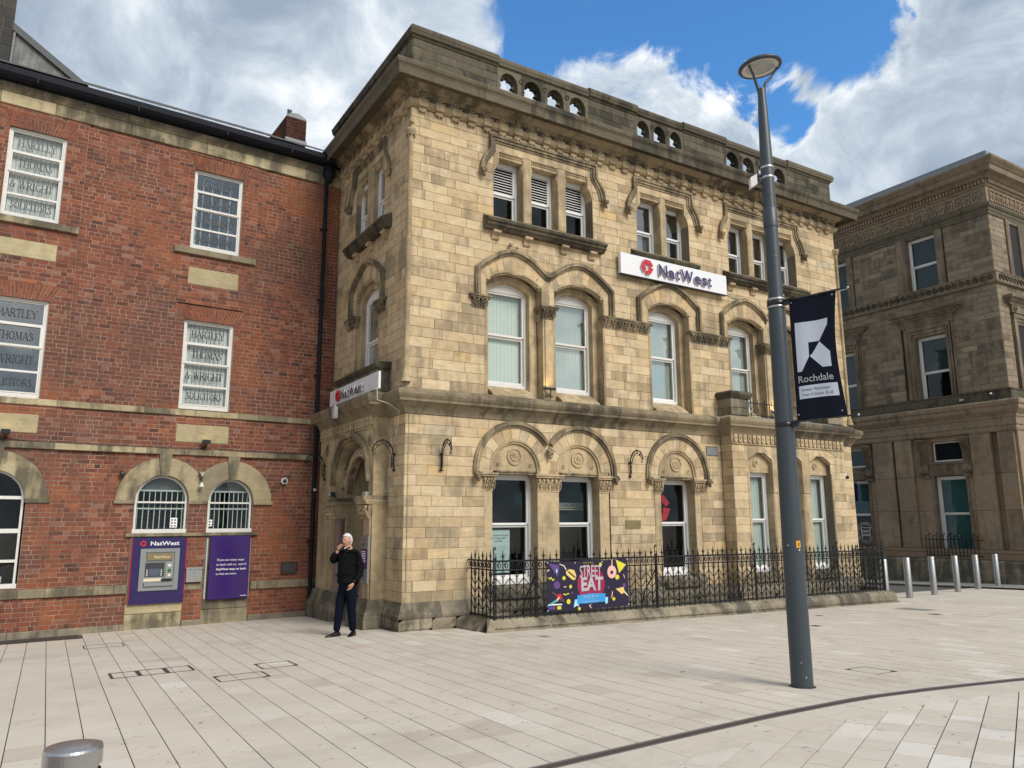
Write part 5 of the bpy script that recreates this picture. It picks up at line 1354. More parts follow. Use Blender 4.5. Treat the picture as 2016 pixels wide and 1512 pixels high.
# frieze of long blocks under the gutter
stones(split(-9.6, 0, 10.24, 10.50, (-8.3, -7.18, -6.23, -4.81, -3.24, -1.56)), .03, name='frieze_stone')
mb = MB(BRICK); mb.sweep([(-.2, 10.50), (.04, 10.50), (.06, 10.54), (.10, 10.58), (.10, 10.66), (-.2, 10.66)], [(-9.6, 0, 0, 1), (-.02, 0, 0, 1)]); mb.build('cornice', 'yellow_stone', office)
# round arches at ground floor
for idx, (c, ri, ro) in enumerate(arches0):
    a0, a1 = (0, pi)
    if idx == 0: cut = math.acos(min(1, (-2.93-c)/ro)); a0 = cut*.98
    if idx == 1: cut = math.acos(min(1, (c+2.93)/ro)); a1 = pi-cut*.98
    key = pi/2
    for (p, q) in ((a0, key-.12), (key+.12, a1)):
        mb = MB(BRICK)
        N_ = 14; A_ = [p+(q-p)*i/N_ for i in range(N_+1)]
        def ro_at(a):
            if idx == 0 and cos(a)*ro > (-2.93-c): return min(ro, (-2.93-c)/max(cos(a), 1e-3))
            if idx == 1 and -cos(a)*ro > (c+2.93): return min(ro, (c+2.93)/max(-cos(a), 1e-3))
            return ro
        if idx == 0: A_ = [0+(key-.12)*i/N_ for i in range(N_+1)] if q < key else A_
        if idx == 1 and p > key: A_ = [key+.12+(pi-key-.12)*i/N_ for i in range(N_+1)]
        mb.strip([(c+ri*cos(a), ZS+ri*sin(a)) for a in A_], [(c+ro_at(a)*cos(a), ZS+ro_at(a)*sin(a)) for a in A_], -.2, .02, random.random()); mb.build('arch_stone', 'yellow_stone', office)
    mb = MB(BRICK); mb.prism([(c-.075, ZS+ri-.02), (c+.075, ZS+ri-.02), (c+.13, ZS+ro+.09), (c-.13, ZS+ro+.09)], -.2, .05); mb.build('keystone', 'yellow_stone', office)
stones([(-4.53, -4.14, 2.34, 2.42), (-3.11, -2.73, 2.34, 2.42), (-1.76, -1.33, 2.34, 2.42), (-6.05, -5.63, 2.34, 2.42), (-7.55, -7.12, 2.34, 2.42)], .035, name='impost_stone')
# lettered sash windows
def lettered(a, b, z0, z1, blind, part=(0, 1), text=True, off_=0.0, gl='glass_clear'):
    W_, H_ = b-a, z1-z0
    mb = MB(BRICK); F = .045
    D0, D1 = -.16, -.06
    zs = [z0+.09, z0+.09+(H_-.14)*.235, z0+.09+(H_-.14)*.50, z0+.09+(H_-.14)*.75, z1-.05]
    mb.box(a, a+F, D0, D1, z0, z1); mb.box(b-F, b, D0, D1, z0, z1); mb.box(a+F, b-F, D0, D1, z0, z0+.08); mb.box(a+F, b-F, D0, D1, z1-F, z1)
    w = mb.build('window', 'white_worn', office)
    for k, (p, q) in enumerate(zip(zs, zs[1:])):
        e = .020 if k != 2 else .045
        s = MB(BRICK); u0, u1 = a+F, b-F
        dq = .0 if k == 2 else -.02
        fw = .05 if k == 2 else .028
        s.box(u0, u0+fw, D0+.02, D1+dq, p, q); s.box(u1-fw, u1, D0+.02, D1+dq, p, q); s.box(u0+fw, u1-fw, D0+.02, D1+dq, p, p+fw*.85); s.box(u0+fw, u1-fw, D0+.02, D1+dq, q-fw*.7, q); s.build('sash', 'white_worn', w)
        s = MB(BRICK); s.box(u0+fw, u1-fw, D1-.05, D1-.046, p+fw*.85, q-fw*.7); s.build('pane', gl, w)
        if text:
            s = MB(BRICK); tx = ['SOLICITORS', '& WRIGHT', 'THOMAS', 'HARTLEY'][k]; wd = [.78, .82, .66, .72][k]*(u1-u0)
            serif_mb(s, tx, (a+b)/2-(.03 if k == 1 else 0), p+(q-p)*.30, (q-p)*.36, wd, D1-.040, D1-.034); s.build('lettering', 'serif_letter', w)
    if blind:
        m_ = MB(BRICK); n = 12; wv = (W_)/n; bz0, bz1 = z0+H_*part[0], z0+H_*part[1]
        for i in range(n):
            x0 = a+i*wv; m_.add([(x0+.003, -.185, bz0), (x0+wv*.985, -.20, bz0), (x0+wv*.985, -.20, bz1), (x0+.003, -.185, bz1)], [(0, 1, 2, 3)], random.random())
        m_.build('blind', blind, w)
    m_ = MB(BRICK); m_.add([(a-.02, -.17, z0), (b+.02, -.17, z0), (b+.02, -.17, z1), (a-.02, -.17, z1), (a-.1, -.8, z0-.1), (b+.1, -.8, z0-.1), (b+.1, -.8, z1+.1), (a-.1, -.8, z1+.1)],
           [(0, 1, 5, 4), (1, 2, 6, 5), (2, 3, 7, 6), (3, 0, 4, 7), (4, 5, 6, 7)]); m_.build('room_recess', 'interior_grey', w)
    return w
lettered(*WIN2[0], 'blind_white'); w22 = lettered(*WIN2[1], None, gl='glass_sky'); lettered(*WIN1[0], None, gl='glass_sky'); lettered(*WIN1[1], 'blind_white')
lettered(*WIN2[2], 'blind_white', text=False); lettered(*WIN1[2], 'blind_white', text=False)
mb = MB(BRICK)
mb.box(-3.38, -3.30, -.30, -.29, 8.0, 9.5)
for i in range(4): mb.box(-3.2+i*.2, -3.18+i*.2, -.34, -.33, 8.0, 9.8)
mb.build('blind', 'blind_white', w22)
# arched ground windows with security bars
def arched(c, r, z0, bars=True, notice=None, full=False):
    mb = MB(BRICK); D0, D1 = -.17, -.09; F = .04
    mb.box(c-r, c-r+F, D0, D1, z0+.08, ZS); mb.box(c+r-F, c+r, D0, D1, z0+.08, ZS); mb.box(c-r-.02, c+r+.02, D0, D1+.06, z0, z0+.08); mb.ring(c, ZS, r-F, r, D0, D1, 0, pi, 20)
    if full: mb.box(c-r+F, c+r-F, D0, D1, 2.41, 2.47); mb.box(c-r+F, c+r-F, D0, D1, 1.78, 1.86); mb.box(c-r+F, c+r-F, D0, D1, 1.24, 1.29)
    else: mb.box(c-r+F, c+r-F, D0, D1+.01, 2.36, 2.395)
    w = mb.build('window', 'white_worn', office)
    p = MB(BRICK); us_ = [c-(r-F)*cos(pi*i/16) for i in range(17)]; p.strip([(u, z0+.08) for u in us_], [(u, ZS+sqrt(max((r-F)**2-(u-c)**2, 0))) for u in us_], D1-.055, D1-.051); p.build('pane', 'glass_clear', w)
    if bars:
        for i in range(9):
            u = c-r+.07+(2*r-.14)*i/8; b_ = MB(BRICK); b_.box(u-.008, u+.008, -.20, -.186, z0+.08, ZS+.22 if abs(u-c) < r*.86 else ZS+.17); b_.build('bar', 'bars_green', w)
        for z_ in (z0+.5, ZS+.20): 
            b_ = MB(BRICK); b_.box(c-r+.03, c+r-.03, -.185, -.17, z_-.015, z_+.015); b_.build('cross_bar', 'bars_green', w)
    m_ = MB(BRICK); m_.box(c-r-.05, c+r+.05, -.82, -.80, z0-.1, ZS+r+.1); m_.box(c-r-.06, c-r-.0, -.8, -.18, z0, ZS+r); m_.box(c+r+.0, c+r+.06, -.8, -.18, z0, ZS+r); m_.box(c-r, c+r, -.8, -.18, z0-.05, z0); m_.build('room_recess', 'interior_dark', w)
    if bars:
        m_ = MB(BRICK); m_.box(c-r, c+r, -.26, -.25, ZS+.21, ZS+r+.1); m_.build('blind', 'lead', w)
    if notice:
        a, b, z1, z2 = notice; p = MB(BRICK); p.box(a, b, D1-.045, D1-.042, z1, z2); n_ = p.build('notice', 'blind_white', w)
        p = MB(BRICK)
        for i in range(2):
            for j in range(3): p.box(a+.02+i*.06, a+.055+i*.06, D1-.042, D1-.041, z1+.02+j*.06, z1+.05+j*.06)
        p.build('print', 'serif_letter', n_)
    return w
arched(-3.625, .505, 1.75, notice=(-3.42, -3.28, 1.86, 2.06)); arched(-2.235, .46, 1.75, notice=(-2.66, -2.57, 1.88, 2.02))
wl = arched(-6.58, .53, .77, bars=False, full=True)
mb = MB(BRICK); mb.box(-6.40, -6.27, -.30, -.24, .86, .98); mb.tube([(-6.37, -.27, .98), (-6.38, -.27, 1.07)], .008, 5); mb.build('dispenser', 'plastic_white', wl)
# gutter, roof, chimney
mb = MB(BRICK)
for i in range(1):
    mb.sweep([(.06, 10.86), (.10, 10.72), (.18, 10.68), (.30, 10.70), (.36, 10.76), (.37, 10.88), (.35, 10.88), (.34, 10.78), (.29, 10.73), (.18, 10.71), (.12, 10.74), (.09, 10.90)], [(-9.7, 0, 0, 1), (-.30, 0, 0, 1)])
mb.box(-9.7, -.1, -.1, .12, 10.66, 10.90)
gt = mb.build('gutter', 'gutter_black', office)
for u in (-8.6, -6.6, -4.75, -2.9, -1.4):
    mb = MB(BRICK); mb.box(u-.015, u+.015, .09, .378, 10.66, 10.69); mb.box(u-.015, u+.015, .365, .376, 10.69, 10.87); mb.build('bracket', 'gutter_black', gt)
TILT = .545
SL = []
for j in range(22):
    d0 = .30-j*.20; z0 = 10.955+j*.20*TILT
    x = -9.7-(j % 2)*.15
    while x < -.02:
        e = min(x+.30, -.0)
        def fn(mb, x=x, e=e, d0=d0, z0=z0, t=random.random(), k=random.uniform(-.004, .006)):
            mb.add([(x+.003, d0, z0+k), (e-.003, d0, z0+k), (e-.003, d0-.34, z0+.34*TILT-.012), (x+.003, d0-.34, z0+.34*TILT-.012), (x+.003, d0, z0+.014+k), (e-.003, d0, z0+.014+k), (e-.003, d0-.34, z0+.34*TILT), (x+.003, d0-.34, z0+.34*TILT)],
                   [(4, 5, 6, 7), (0, 1, 5, 4), (1, 2, 6, 5), (3, 0, 4, 7)], t)
        SL.append(([BRICK.p(x, d0, z0), BRICK.p(e, d0, z0), BRICK.p(e, d0, z0+.016), BRICK.p(x, d0, z0+.016)], fn, BRICK)); x = e
pieces('slate', 'slate', office, SL, 34, 'slate_courses')
mb = MB(BRICK); mb.add([(-9.7, .2, 10.9), (0, .2, 10.9), (0, -4.3, 10.9+4.5*TILT), (-9.7, -4.3, 10.9+4.5*TILT), (0, -8.6, 10.9), (-9.7, -8.6, 10.9)], [(0, 1, 2, 3), (3, 2, 4, 5)]); mb.build('roof_deck', 'slate', office)
# chimney stack
CB = []
cu0, cu1, cd, cz0, cz1 = -.83, -.27, -2.05, 11.75, 12.97
for (fr, a, b) in ((Frame(BRICK.p(0, cd, 0), BRICK.U, BRICK.N), cu0, cu1), (Frame(BRICK.p(cu0, cd, 0), BRICK.N, -BRICK.U), -1.6, 0.0)):
    z = cz0; r_ = 0
    while z < cz1-.01:
        x = a-(.11 if r_ % 2 else 0)
        while x < b-.01:
            e = min(x+.225, b); x_ = max(x, a)
            if e-x_ > .03:
                def fn(mb, x=x_, e=e, z=z, t=random.uniform(0, .4)): mb.block(x+.004, e-.004, z+.004, z+CH-.004, -.06, .0, .003, t)
                CB.append(([fr.p(x_, 0, z), fr.p(e, 0, z), fr.p(e, 0, z+CH), fr.p(x_, 0, z+CH)], fn, fr))
            x = e if x == x_ else x+.225
        z += CH; r_ += 1
mb = MB(BRICK); mb.box(cu0+.012, cu1-.012, cd-1.6, cd-.012, 11.4, 13.0); chim = mb.build('chimney', 'brick_mortar', office)
pieces('brick', 'sooty_brick', chim, CB, 40, 'chimney_brickwork')
mb = MB(BRICK); mb.prism([(cu0-.0, 12.95), (cu1+.0, 12.95), (cu1-.04, 13.01), (cu1-.2, 13.08), ((cu0+cu1)/2, 13.10), (cu0+.12, 13.07)], cd-1.6, cd+.005); mb.build('flaunching', 'lead', chim)
mb = MB(BRICK); p = BRICK.p(-.70, cd-.2, 0); mb.lathe(p[0], p[1], [(.06, 13.0), (.06, 13.22), (.068, 13.22), (.068, 13.25), (.0, 13.26)], 14); mb.build('flue_terminal', 'chimney_metal', chim)
mb = MB(BRICK); mb.box(cu0-.02, cu1+.02, cd, cd+.03, 12.2, 12.32); mb.build('flashing', 'lead', chim)
# rendered gable and dark stone stack at the left
rg = thing('roof_gable', 'grey rendered triangular roof gable with dark slate edge at the top left', 'gable', BRICK.p(-6.4, -1, 11.5))
mb = MB(BRICK); mb.prism([(-7.30, 11.4), (-5.85, 11.4), (-5.80, 11.58), (-7.13, 12.42), (-7.30, 12.5)], -2.2, -1.0); mb.build('render_wall', 'render_grey', rg)
mb = MB(BRICK); mb.prism([(-7.20, 12.44), (-5.74, 11.50), (-5.62, 11.55), (-5.66, 11.62), (-7.12, 12.56), (-7.20, 12.60)], -2.3, -.93); mb.build('verge', 'slate', rg)
mb = MB(BRICK); mb.tube([(-7.12, -.97, 11.5), (-7.10, -.97, 12.5)], .028, 8); mb.build('soil_pipe', 'lead', rg)
stk = thing('stone_chimney', 'dark sooty stone chimney stack cut off by the top left corner', 'chimney', BRICK.p(-7.6, -1, 11.5))
ST = []
z = 11.3; k = 0
while z < 14.6:
    x = -8.3; 
    while x < -7.14:
        e = min(x+random.uniform(.35, .6), -7.14)
        if -7.14-e < .15: e = -7.14
        def fn(mb, x=x, e=e, z=z, t=random.uniform(0, .5)): mb.block(x+.004, e-.004, z+.004, z+.216, -1.0, -.90, .008, t)
        ST.append(([BRICK.p(x, -.9, z), BRICK.p(e, -.9, z), BRICK.p(e, -.9, z+.22), BRICK.p(x, -.9, z+.22)], fn, BRICK)); x = e
    z += .22
mb = MB(BRICK); mb.box(-8.3, -7.145, -1.8, -.91, 11.3, 14.6); mb.build('stack_core', 'mortar', stk)
mb = MB(BRICK)
for k in range(15): pass
ST2 = []
for (c, fn, fr) in ST: ST2.append((c, fn, fr))
def stackfix(fn):
    def f(mb): 
        n = len(mb.v); fn(mb)
    return f
pieces('stone_block', 'sooty_stone', stk, ST, 60)
# downpipe with hopper
dp = thing('downpipe', 'black cast iron downpipe with hopper where brick meets sandstone', 'drainpipe', BRICK.p(-.42, .1, -.1))
mb = MB(BRICK); U = -.42; mb.tube([(U, .09, -.05), (U, .09, 10.2)], .047, 12); mb.build('pipe', 'gutter_black', dp)
mb = MB(BRICK); mb.tube([(U, .09, 10.18), (U, .12, 10.3), (U, .20, 10.4)], .05, 10); p = BRICK.p(U+.03, .16, 0); mb.lathe(p[0], p[1], [(.05, 10.25), (.09, 10.32), (.15, 10.40), (.16, 10.52), (.14, 10.54), (.14, 10.66), (.02, 10.70)], 14); mb.build('hopper', 'gutter_black', dp)
for z in (1.5, 3.4, 5.35, 7.2, 9.0):
    mb = MB(BRICK); p = BRICK.p(U, .09, 0); mb.lathe(p[0], p[1], [(.048, z), (.060, z+.005), (.060, z+.07), (.048, z+.075)], 14); mb.box(U-.09, U+.09, .0, .05, z+.02, z+.05); mb.build('collar', 'gutter_black', dp)
mb = MB(BRICK); mb.box(U-.03, U+.03, .137, .140, 2.66, 2.72); mb.build('sticker', 'plastic_white', dp)
mb = MB(BRICK); mb.tube([(U, .09, -.06), (U, .09, .1), ], .058, 12); mb.build('shoe', 'gutter_black', dp)
# ---- wall fittings
def att(label, cat, name, fr, u, z, d=0., group=None): return thing(name, label, cat, fr.p(u, d, z), group)
t = att('round black spotlight head on the brick wall left of the barred windows', 'spotlight', 'wall_sensor', BRICK, -4.42, 2.94)
mb = MB(BRICK); mb.ball((-4.42, .07, 2.94), .058, 12, 8); mb.build('shell', 'dark_metal', t); mb = MB(BRICK); mb.disc(-4.42, 2.94, .04, 0, .03, 12); mb.build('mount', 'dark_metal', t)
t = att('white dome security camera on brick wall left of the drainpipe', 'camera', 'dome_camera', BRICK, -1.10, 2.88)
mb = MB(BRICK); mb.disc(-1.10, 2.88, .075, 0, .06, 20); mb.build('housing', 'plastic_white', t)
mb = MB(BRICK); mb.ball((-1.10, .07, 2.88), .045, 12, 8); mb.build('lens', 'plastic_black', t)
for (u, lab) in ((-2.87, 'black floodlight lighting the stone panel above the paired arches'), (-6.47, 'black floodlight on the band stones at the left edge')):
    t = att(lab, 'floodlight', 'floodlight', BRICK, u, 3.6, group=None)
    mb = MB(BRICK); mb.tube([(u, .0, 3.53), (u, .14, 3.55), (u, .15, 3.62)], .012, 6); mb.build('arm', 'plastic_black', t)
    mb = MB(BRICK); mb.box(u-.075, u+.075, .08, .22, 3.62, 3.70); mb.build('head', 'plastic_black', t)
    mb = MB(BRICK); mb.add([(u-.065, .10, 3.703), (u+.065, .10, 3.703), (u+.065, .19, 3.703), (u-.065, .19, 3.703)], [(0, 1, 2, 3)]); mb.build('lamp_lens', 'lamp_lit', t)
    mb = MB(BRICK); mb.disc(u-.02, 3.54, .035, 0, .05, 10); mb.build('junction_box', 'plastic_black', t)
t = att('twin swan neck spotlight with white shades between the barred arches', 'spotlight', 'twin_spotlight', BRICK, -2.9, 2.86)
mb = MB(BRICK); mb.tube([(-2.91, .02, 2.86), (-2.90, .10, 2.86), (-2.90, .12, 2.93)], .012, 6); mb.tube([(-2.90, .10, 2.86), (-2.90, .13, 2.80)], .012, 6); mb.build('arm', 'plastic_black', t)
for (z0, z1) in ((2.93, 3.02), (2.80, 2.71)):
    mb = MB(BRICK); p = BRICK.p(-2.90, .13, 0); mb.lathe(p[0], p[1], [(.018, z0), (.035, (z0+z1)/2), (.062, z1)], 14); mb.build('shade', 'plastic_white', t)
mb = MB(BRICK); pts = [(-6.5, .02, 3.56), (-6.2, .025, 3.53), (-5.8, .03, 3.505)]+[(-5.4+i*.3, .065, 3.507+random.uniform(0, .012)) for i in range(9)]+[(-2.8, .05, 3.56)]+[(-2.4+i*.3, .065, 3.507+random.uniform(0, .015)) for i in range(8)]
mb.tube(pts, .008, 5); tagged(mb.build('cable', 'plastic_black'), 'thin black cable lying along the stone band over the arches', 'cable')
# cash machine surround
atm = thing('cash_machine', 'cash machine set in a dark purple panel with white lettering', 'cash machine', BRICK.p(-3.6, .05, .3))
mb = MB(BRICK); mb.box(-4.12, -3.10, .0, .055, .35, 1.66); mb.build('panel', 'purple_dark', atm)
mb = MB(BRICK); mb.box(-4.135, -4.122, .0, .05, .36, 1.65); mb.build('edge_light', 'red', atm)
mb = MB(BRICK); mb.box(-3.098, -3.085, .0, .05, .50, 1.65); mb.build('edge_light', 'red', atm)
mb = MB(BRICK); a, b, z0, z1 = -3.97, -3.23, .61, 1.44
mb.plate_hole(a, b, z0, z1, [(a+.09, z0+.07), (b-.09, z0+.07), (b-.09, z1-.07), (a+.09, z1-.07)], (a+b)/2, (z0+z1)/2, .03, .085); mb.build('bezel', 'grey_metal', atm)
mb = MB(BRICK); mb.box(a+.09, b-.09, .02, .056, z0+.07, z1-.07); mb.build('fascia', 'grey_metal', atm)
mb = MB(BRICK); mb.box(a+.13, b-.13, .055, .095, 1.21, 1.34); mb.build('header', 'brass', atm)
mb = MB(BRICK); mb.box(a+.11, b-.27, .055, .062, .88, 1.16); mb.build('screen_recess', 'dark_metal', atm)
mb = MB(BRICK); mb.box(a+.18, b-.35, .06, .066, .90, 1.04); mb.build('screen', 'atm_screen', atm)
for i in range(2):
    for j in range(4):
        mb = MB(BRICK); u = (a+.145) if i == 0 else (b-.325); mb.box(u-.012, u+.014, .062, .072, .90+j*.035, .92+j*.035); mb.build('button', 'plastic_white', atm)
mb = MB(BRICK); mb.box(b-.245, b-.11, .056, .075, .84, 1.16); mb.build('side_plate', 'steel_satin', atm)
mb = MB(BRICK); mb.box(b-.21, b-.145, .075, .082, 1.08, 1.12); mb.build('label', 'sign_white', atm)
mb = MB(BRICK); mb.disc(b-.175, 1.00, .035, .075, .095, 16); mb.build('card_slot', 'atm_green', atm)
mb = MB(BRICK); mb.box(b-.20, b-.15, .075, .08, .88, .93); mb.build('label', 'ink_cream', atm)
mb = MB(BRICK); mb.box(a+.09, b-.30, .056, .07, .79, .85); mb.build('instruction_plate', 'ink_cream', atm)
mb = MB(BRICK); mb.box(b-.32, b-.12, .056, .09, .79, .84); mb.build('cash_slot', 'plastic_black', atm)
mb = MB(BRICK); mb.box(a+.10, b-.10, .05, .12, .70, .77); mb.build('shelf', 'grey_metal', atm)
text_mb('NatWest', BRICK, -3.80, 1.505, .085, .058, 0, bold=.02, parent=atm, width=.55)
text_mb('NatWest', BRICK, -3.72, 1.25, .05, .097, 0, bold=.01, parent=atm, width=.30, mat='ink_cream')
def emblem(fr, cu_, cz_, r, d0, d1, parent, mat='red', name='emblem'):
    """three folded bars turning round a triangle"""
    for k in range(3):
        a = pi/2+k*2*pi/3
        def P(x, y):
            c, s = cos(a-pi/2), sin(a-pi/2); return (cu_+r*(x*c-y*s), cz_+r*(x*s+y*c))
        mb = MB(fr); mb.prism([P(rd*cos(radians(an)), rd*sin(radians(an))) for rd, an in ((1, 112), (1, 60), (1, 14), (.60, 4), (.50, 60), (.34, 122))], d0, d1)
        mb.build(name, mat, parent)
emblem(BRICK, -3.93, 1.545, .062, .056, .062, atm)
# purple information board
ib = thing('information_board', 'purple information board with white text beside the cash machine', 'sign', BRICK.p(-2.2, .05, .4))
mb = MB(BRICK); mb.box(-2.63, -1.80, .02, .10, .37, 1.68); mb.build('panel', 'purple', ib)
for (u0, u1) in ((-2.695, -2.665), (-1.79, -1.77)):
    mb = MB(BRICK); mb.box(u0, u1, .0, .03, .38, 1.62); mb.build('edge_trim', 'lamp_glass', ib)
for i, (s_, b_) in enumerate((('There are many ways', 0), ('to bank with us,  search', 0), ('NatWest ways to bank', .02), ('to find out more.', 0))):
    text_mb(s_, BRICK, -2.49, 1.155-i*.096, .045, .102, 0, bold=b_, parent=ib, width=(.57, .62, .62, .43)[i])
mb = MB(BRICK); mb.box(-1.96, -1.83, .10, .1015, .415, .425); mb.build('print', 'white_ink', ib)
# deposit box and small plates
lb = thing('letter_box', 'stainless steel deposit box on brick pier between the purple panels', 'mailbox', BRICK.p(-2.92, 0, .75))
mb = MB(BRICK); mb.prism([(-3.075, .745), (-2.765, .745), (-2.765, .99), (-2.765, 1.03), (-3.075, 1.03)], .0, .09); mb.build('body', 'steel_satin', lb)
mb = MB(BRICK); mb.box(-3.085, -2.755, .0, .11, 1.0, 1.045); mb.build('lid', 'steel_satin', lb)
mb = MB(BRICK); mb.disc(-2.92, .93, .010, .09, .095, 10); mb.build('lock', 'plastic_black', lb)
t = thing('vent_plate', 'small dark metal plate let into the brickwork near the drainpipe', 'plate', BRICK.p(-.88, 0, .9))
mb = MB(BRICK); mb.box(-1.07, -.71, 0, .02, .82, 1.075); mb.build('frame', 'dark_metal', t); mb = MB(BRICK); mb.box(-1.04, -.74, .02, .028, .845, 1.05); mb.build('face', 'cover_dark', t)
mb = MB(BRICK); mb.disc(-.835, 2.68, .13, .0, .006, 20); tagged(mb.build('brick_patch', 'brick_mortar'), 'round dark stain patch on the bricks under the dome camera', 'patch') if False else None
# ================================================================ brown stone corner building (across the side street)
cbd = thing('corner_building', 'tall brown weathered stone building with Greek key frieze across the side street', 'building', (24, 0.45, -.3))
BS = []; MORT = MB()
def exr1(za, zb):
    r = []; zm = (za+zb)/2
    for (a, b) in ((-3.75, -2.5), (-7.85, -6.5)): r.append((a-.45, b+.30))
    return r
courses(RB, -12.5, -.45, 11.15, 13.42, .2, exr1, out=BS, lo=.45, hi=1.0, c=.018)
def exr0(za, zb):
    r = []
    for (a, b) in ((-4.32, -2.22), (-8.4, -6.24)):
        if zb < 10.02: r.append((a, b))
    return r
courses(RB, -12.5, -.45, 6.70, 10.70, .225, exr0, out=BS, lo=.45, hi=1.0, c=.022)
courses(RBF, 24.0, 31., 11.15, 13.42, .2, lambda a, b: [(25.15, 26.6)], out=BS, lo=.4, hi=.8, c=.018)
courses(RBF, 24.0, 31., 6.70, 10.70, .225, lambda a, b: [(24.75, 27.0)] if b < 10.02 else [], out=BS, lo=.4, hi=.8, c=.022)
pieces('stone_block', 'brown_stone', cbd, BS, 235, 'stone_block_field')
# ground floor ashlar: pilasters and wall
GF = []
cuts = [-.25, 2.27, 3.64, 5.16]
def pil(a, b, d, z0=.86):
    zs_ = [z0, 2.27, 3.60, 5.12]
    for p, q in zip(zs_, zs_[1:]):
        def fn(mb, a=a, b=b, p=p, q=q, d=d, t=random.random()): mb.block(a+.003, b-.003, p+.003, q-.003, d-.4, d, .012, t)
        GF.append(([RB.p(a, d, p), RB.p(b, d, p), RB.p(b, d, q), RB.p(a, d, q)], fn, RB))
for (a, b, d) in ((-1.03, -.45, .10), (-2.02, -1.27, .10), (-5.02, -4.30, .10), (-5.98, -5.12, .10), (-1.27, -1.03, -.08), (-5.12, -5.02, -.08), (-2.30, -2.02, -.0), (-4.30, -3.60, 0.), (-6.35, -5.98, 0), (-9.2, -7.6, 0.), (-10.2, -9.3, .1), (-12.5, -10.2, 0)): pil(a, b, d)
for (a, b) in ((-3.60, -2.30), (-7.6, -6.35)):
    for (p, q) in ((3.66, 4.16), (4.95, 5.12)):
        def fn(mb, a=a, b=b, p=p, q=q, t=random.random()): mb.block(a+.003, b-.003, p, q, -.2, -.02, .01, t)
        GF.append(([RB.p(a, 0, p), RB.p(b, 0, p), RB.p(b, 0, q), RB.p(a, 0, q)], fn, RB))
pieces('ashlar_block', 'brown_ashlar', cbd, GF, 60)
mb = MB(RBF)
for (a, b, d) in ((24.0, 24.75, .1), (25.0, 25.9, .1), (24.75, 25.0, -.05), (27.6, 28.4, .1), (25.9, 31, 0.)): mb.block(a, b, .86, 5.12, -.4, d, .012, random.random())
mb.build('ashlar_block', 'brown_ashlar', cbd)
MORT.build('mortar_core', 'mortar', cbd)
mb = MB(RB); mb.box(-12.5, -.46, -6.9, -.9, -.4, 15.5); mb.box(-12.5, -.46, -.9, -.85, 5, 15.5); mb.build('inner_wall', 'interior_dark', cbd)
def rprof(prof, name, mat='brown_moulding', y0=-12.5):
    mb = MB(RB); st = mitre_path((y0, 0.0), (-.45, 0.0), (-.45, -7.0)); mb.sweep(prof, st, random.random()); return mb.build(name, mat, cbd)
rprof([(-.1, -.5), (.22, -.5), (.22, .40), (.18, .48), (-.1, .50)], 'base_course', 'plinth_stone')
rprof([(-.1, .50), (.16, .50), (.16, .68), (.12, .70), (.14, .74), (.14, .78), (.11, .80), (.11, .86), (-.1, .86)], 'base_moulding', 'brown_ashlar')
rprof([(-.1, 5.12), (.12, 5.12), (.15, 5.18), (.15, 5.30), (.19, 5.34), (.19, 5.58), (.23, 5.62), (.23, 5.70), (.34, 5.80), (.40, 5.86), (.42, 5.90), (.42, 6.00), (.48, 6.06), (.49, 6.18), (.46, 6.22), (.2, 6.27), (-.1, 6.28)], 'main_cornice')
rprof([(-.1, 6.27), (.06, 6.27), (.06, 6.62), (.09, 6.64), (.09, 6.68), (.02, 6.70), (-.1, 6.70)], 'plinth_course', 'sandstone_weathered')
rprof([(-.1, 10.70), (.10, 10.70), (.13, 10.76), (.06, 10.79), (.06, 11.09), (.10, 11.12), (.08, 11.15), (-.1, 11.15)], 'string_course')
rg_ = MB(RB)
for i in range(30):
    c = -.62-.262*i; m_ = MB(RB); m_.ring(c, 10.94, .075, .11, .06, .10, n=14); m_.ring(c, 10.94, .03, .05, .06, .085, n=10); m_.build('ring_ornament', 'sandstone_weathered', cbd)
for i in range(12):
    c = 24.2+.262*i; m_ = MB(RBF); m_.ring(c, 10.94, .075, .11, .06, .10, n=12); m_.build('ring_ornament', 'sandstone_weathered', cbd)
rprof([(-.1, 13.42), (.04, 13.42), (.05, 13.52), (.08, 13.56), (.08, 13.66), (.12, 13.68), (.16, 13.74), (.16, 13.82), (.10, 13.88), (-.1, 13.88)], 'architrave', 'sandstone_weathered')
rprof([(-.1, 13.88), (.04, 13.88), (.04, 14.52), (.10, 14.54), (.10, 14.60), (-.1, 14.60)], 'frieze')
# Greek key
def key(fr, c, w):
    m_ = MB(fr); d0, d1 = .04, .085; z0, z1 = 13.95, 14.45; t = .055; h = z1-z0
    def bar(x0, x1, za, zb): m_.box(c+x0*w, c+x1*w, d0, d1, z0+za*h, z0+zb*h)
    bar(-.48, .30, .0, .12); bar(-.48, -.36, .12, .9); bar(-.48+.0, .10, .9, 1.0) if False else None
    bar(.18, .30, .12, .62); bar(-.22, .18, .52, .62); bar(-.22, -.10, .28, .52)
    bar(-.36, .48, .86, .98); bar(.38, .48, .28, .86) 
    return m_
for i in range(23): key(RB, -.78-.33*i, .33).build('key_ornament', 'brown_ashlar', cbd)
for i in range(10): key(RBF, 24.3+.33*i, .33).build('key_ornament', 'brown_ashlar', cbd)
for i in range(60):
    c = -.42-.135*i; m_ = MB(RB); m_.box(c-.04, c+.04, .09, .19, 14.62, 14.76); m_.build('dentil', 'brown_ashlar', cbd)
for i in range(24):
    c = 24.0+.135*i; m_ = MB(RBF); m_.box(c-.04, c+.04, .09, .19, 14.62, 14.76); m_.build('dentil', 'brown_ashlar', cbd)
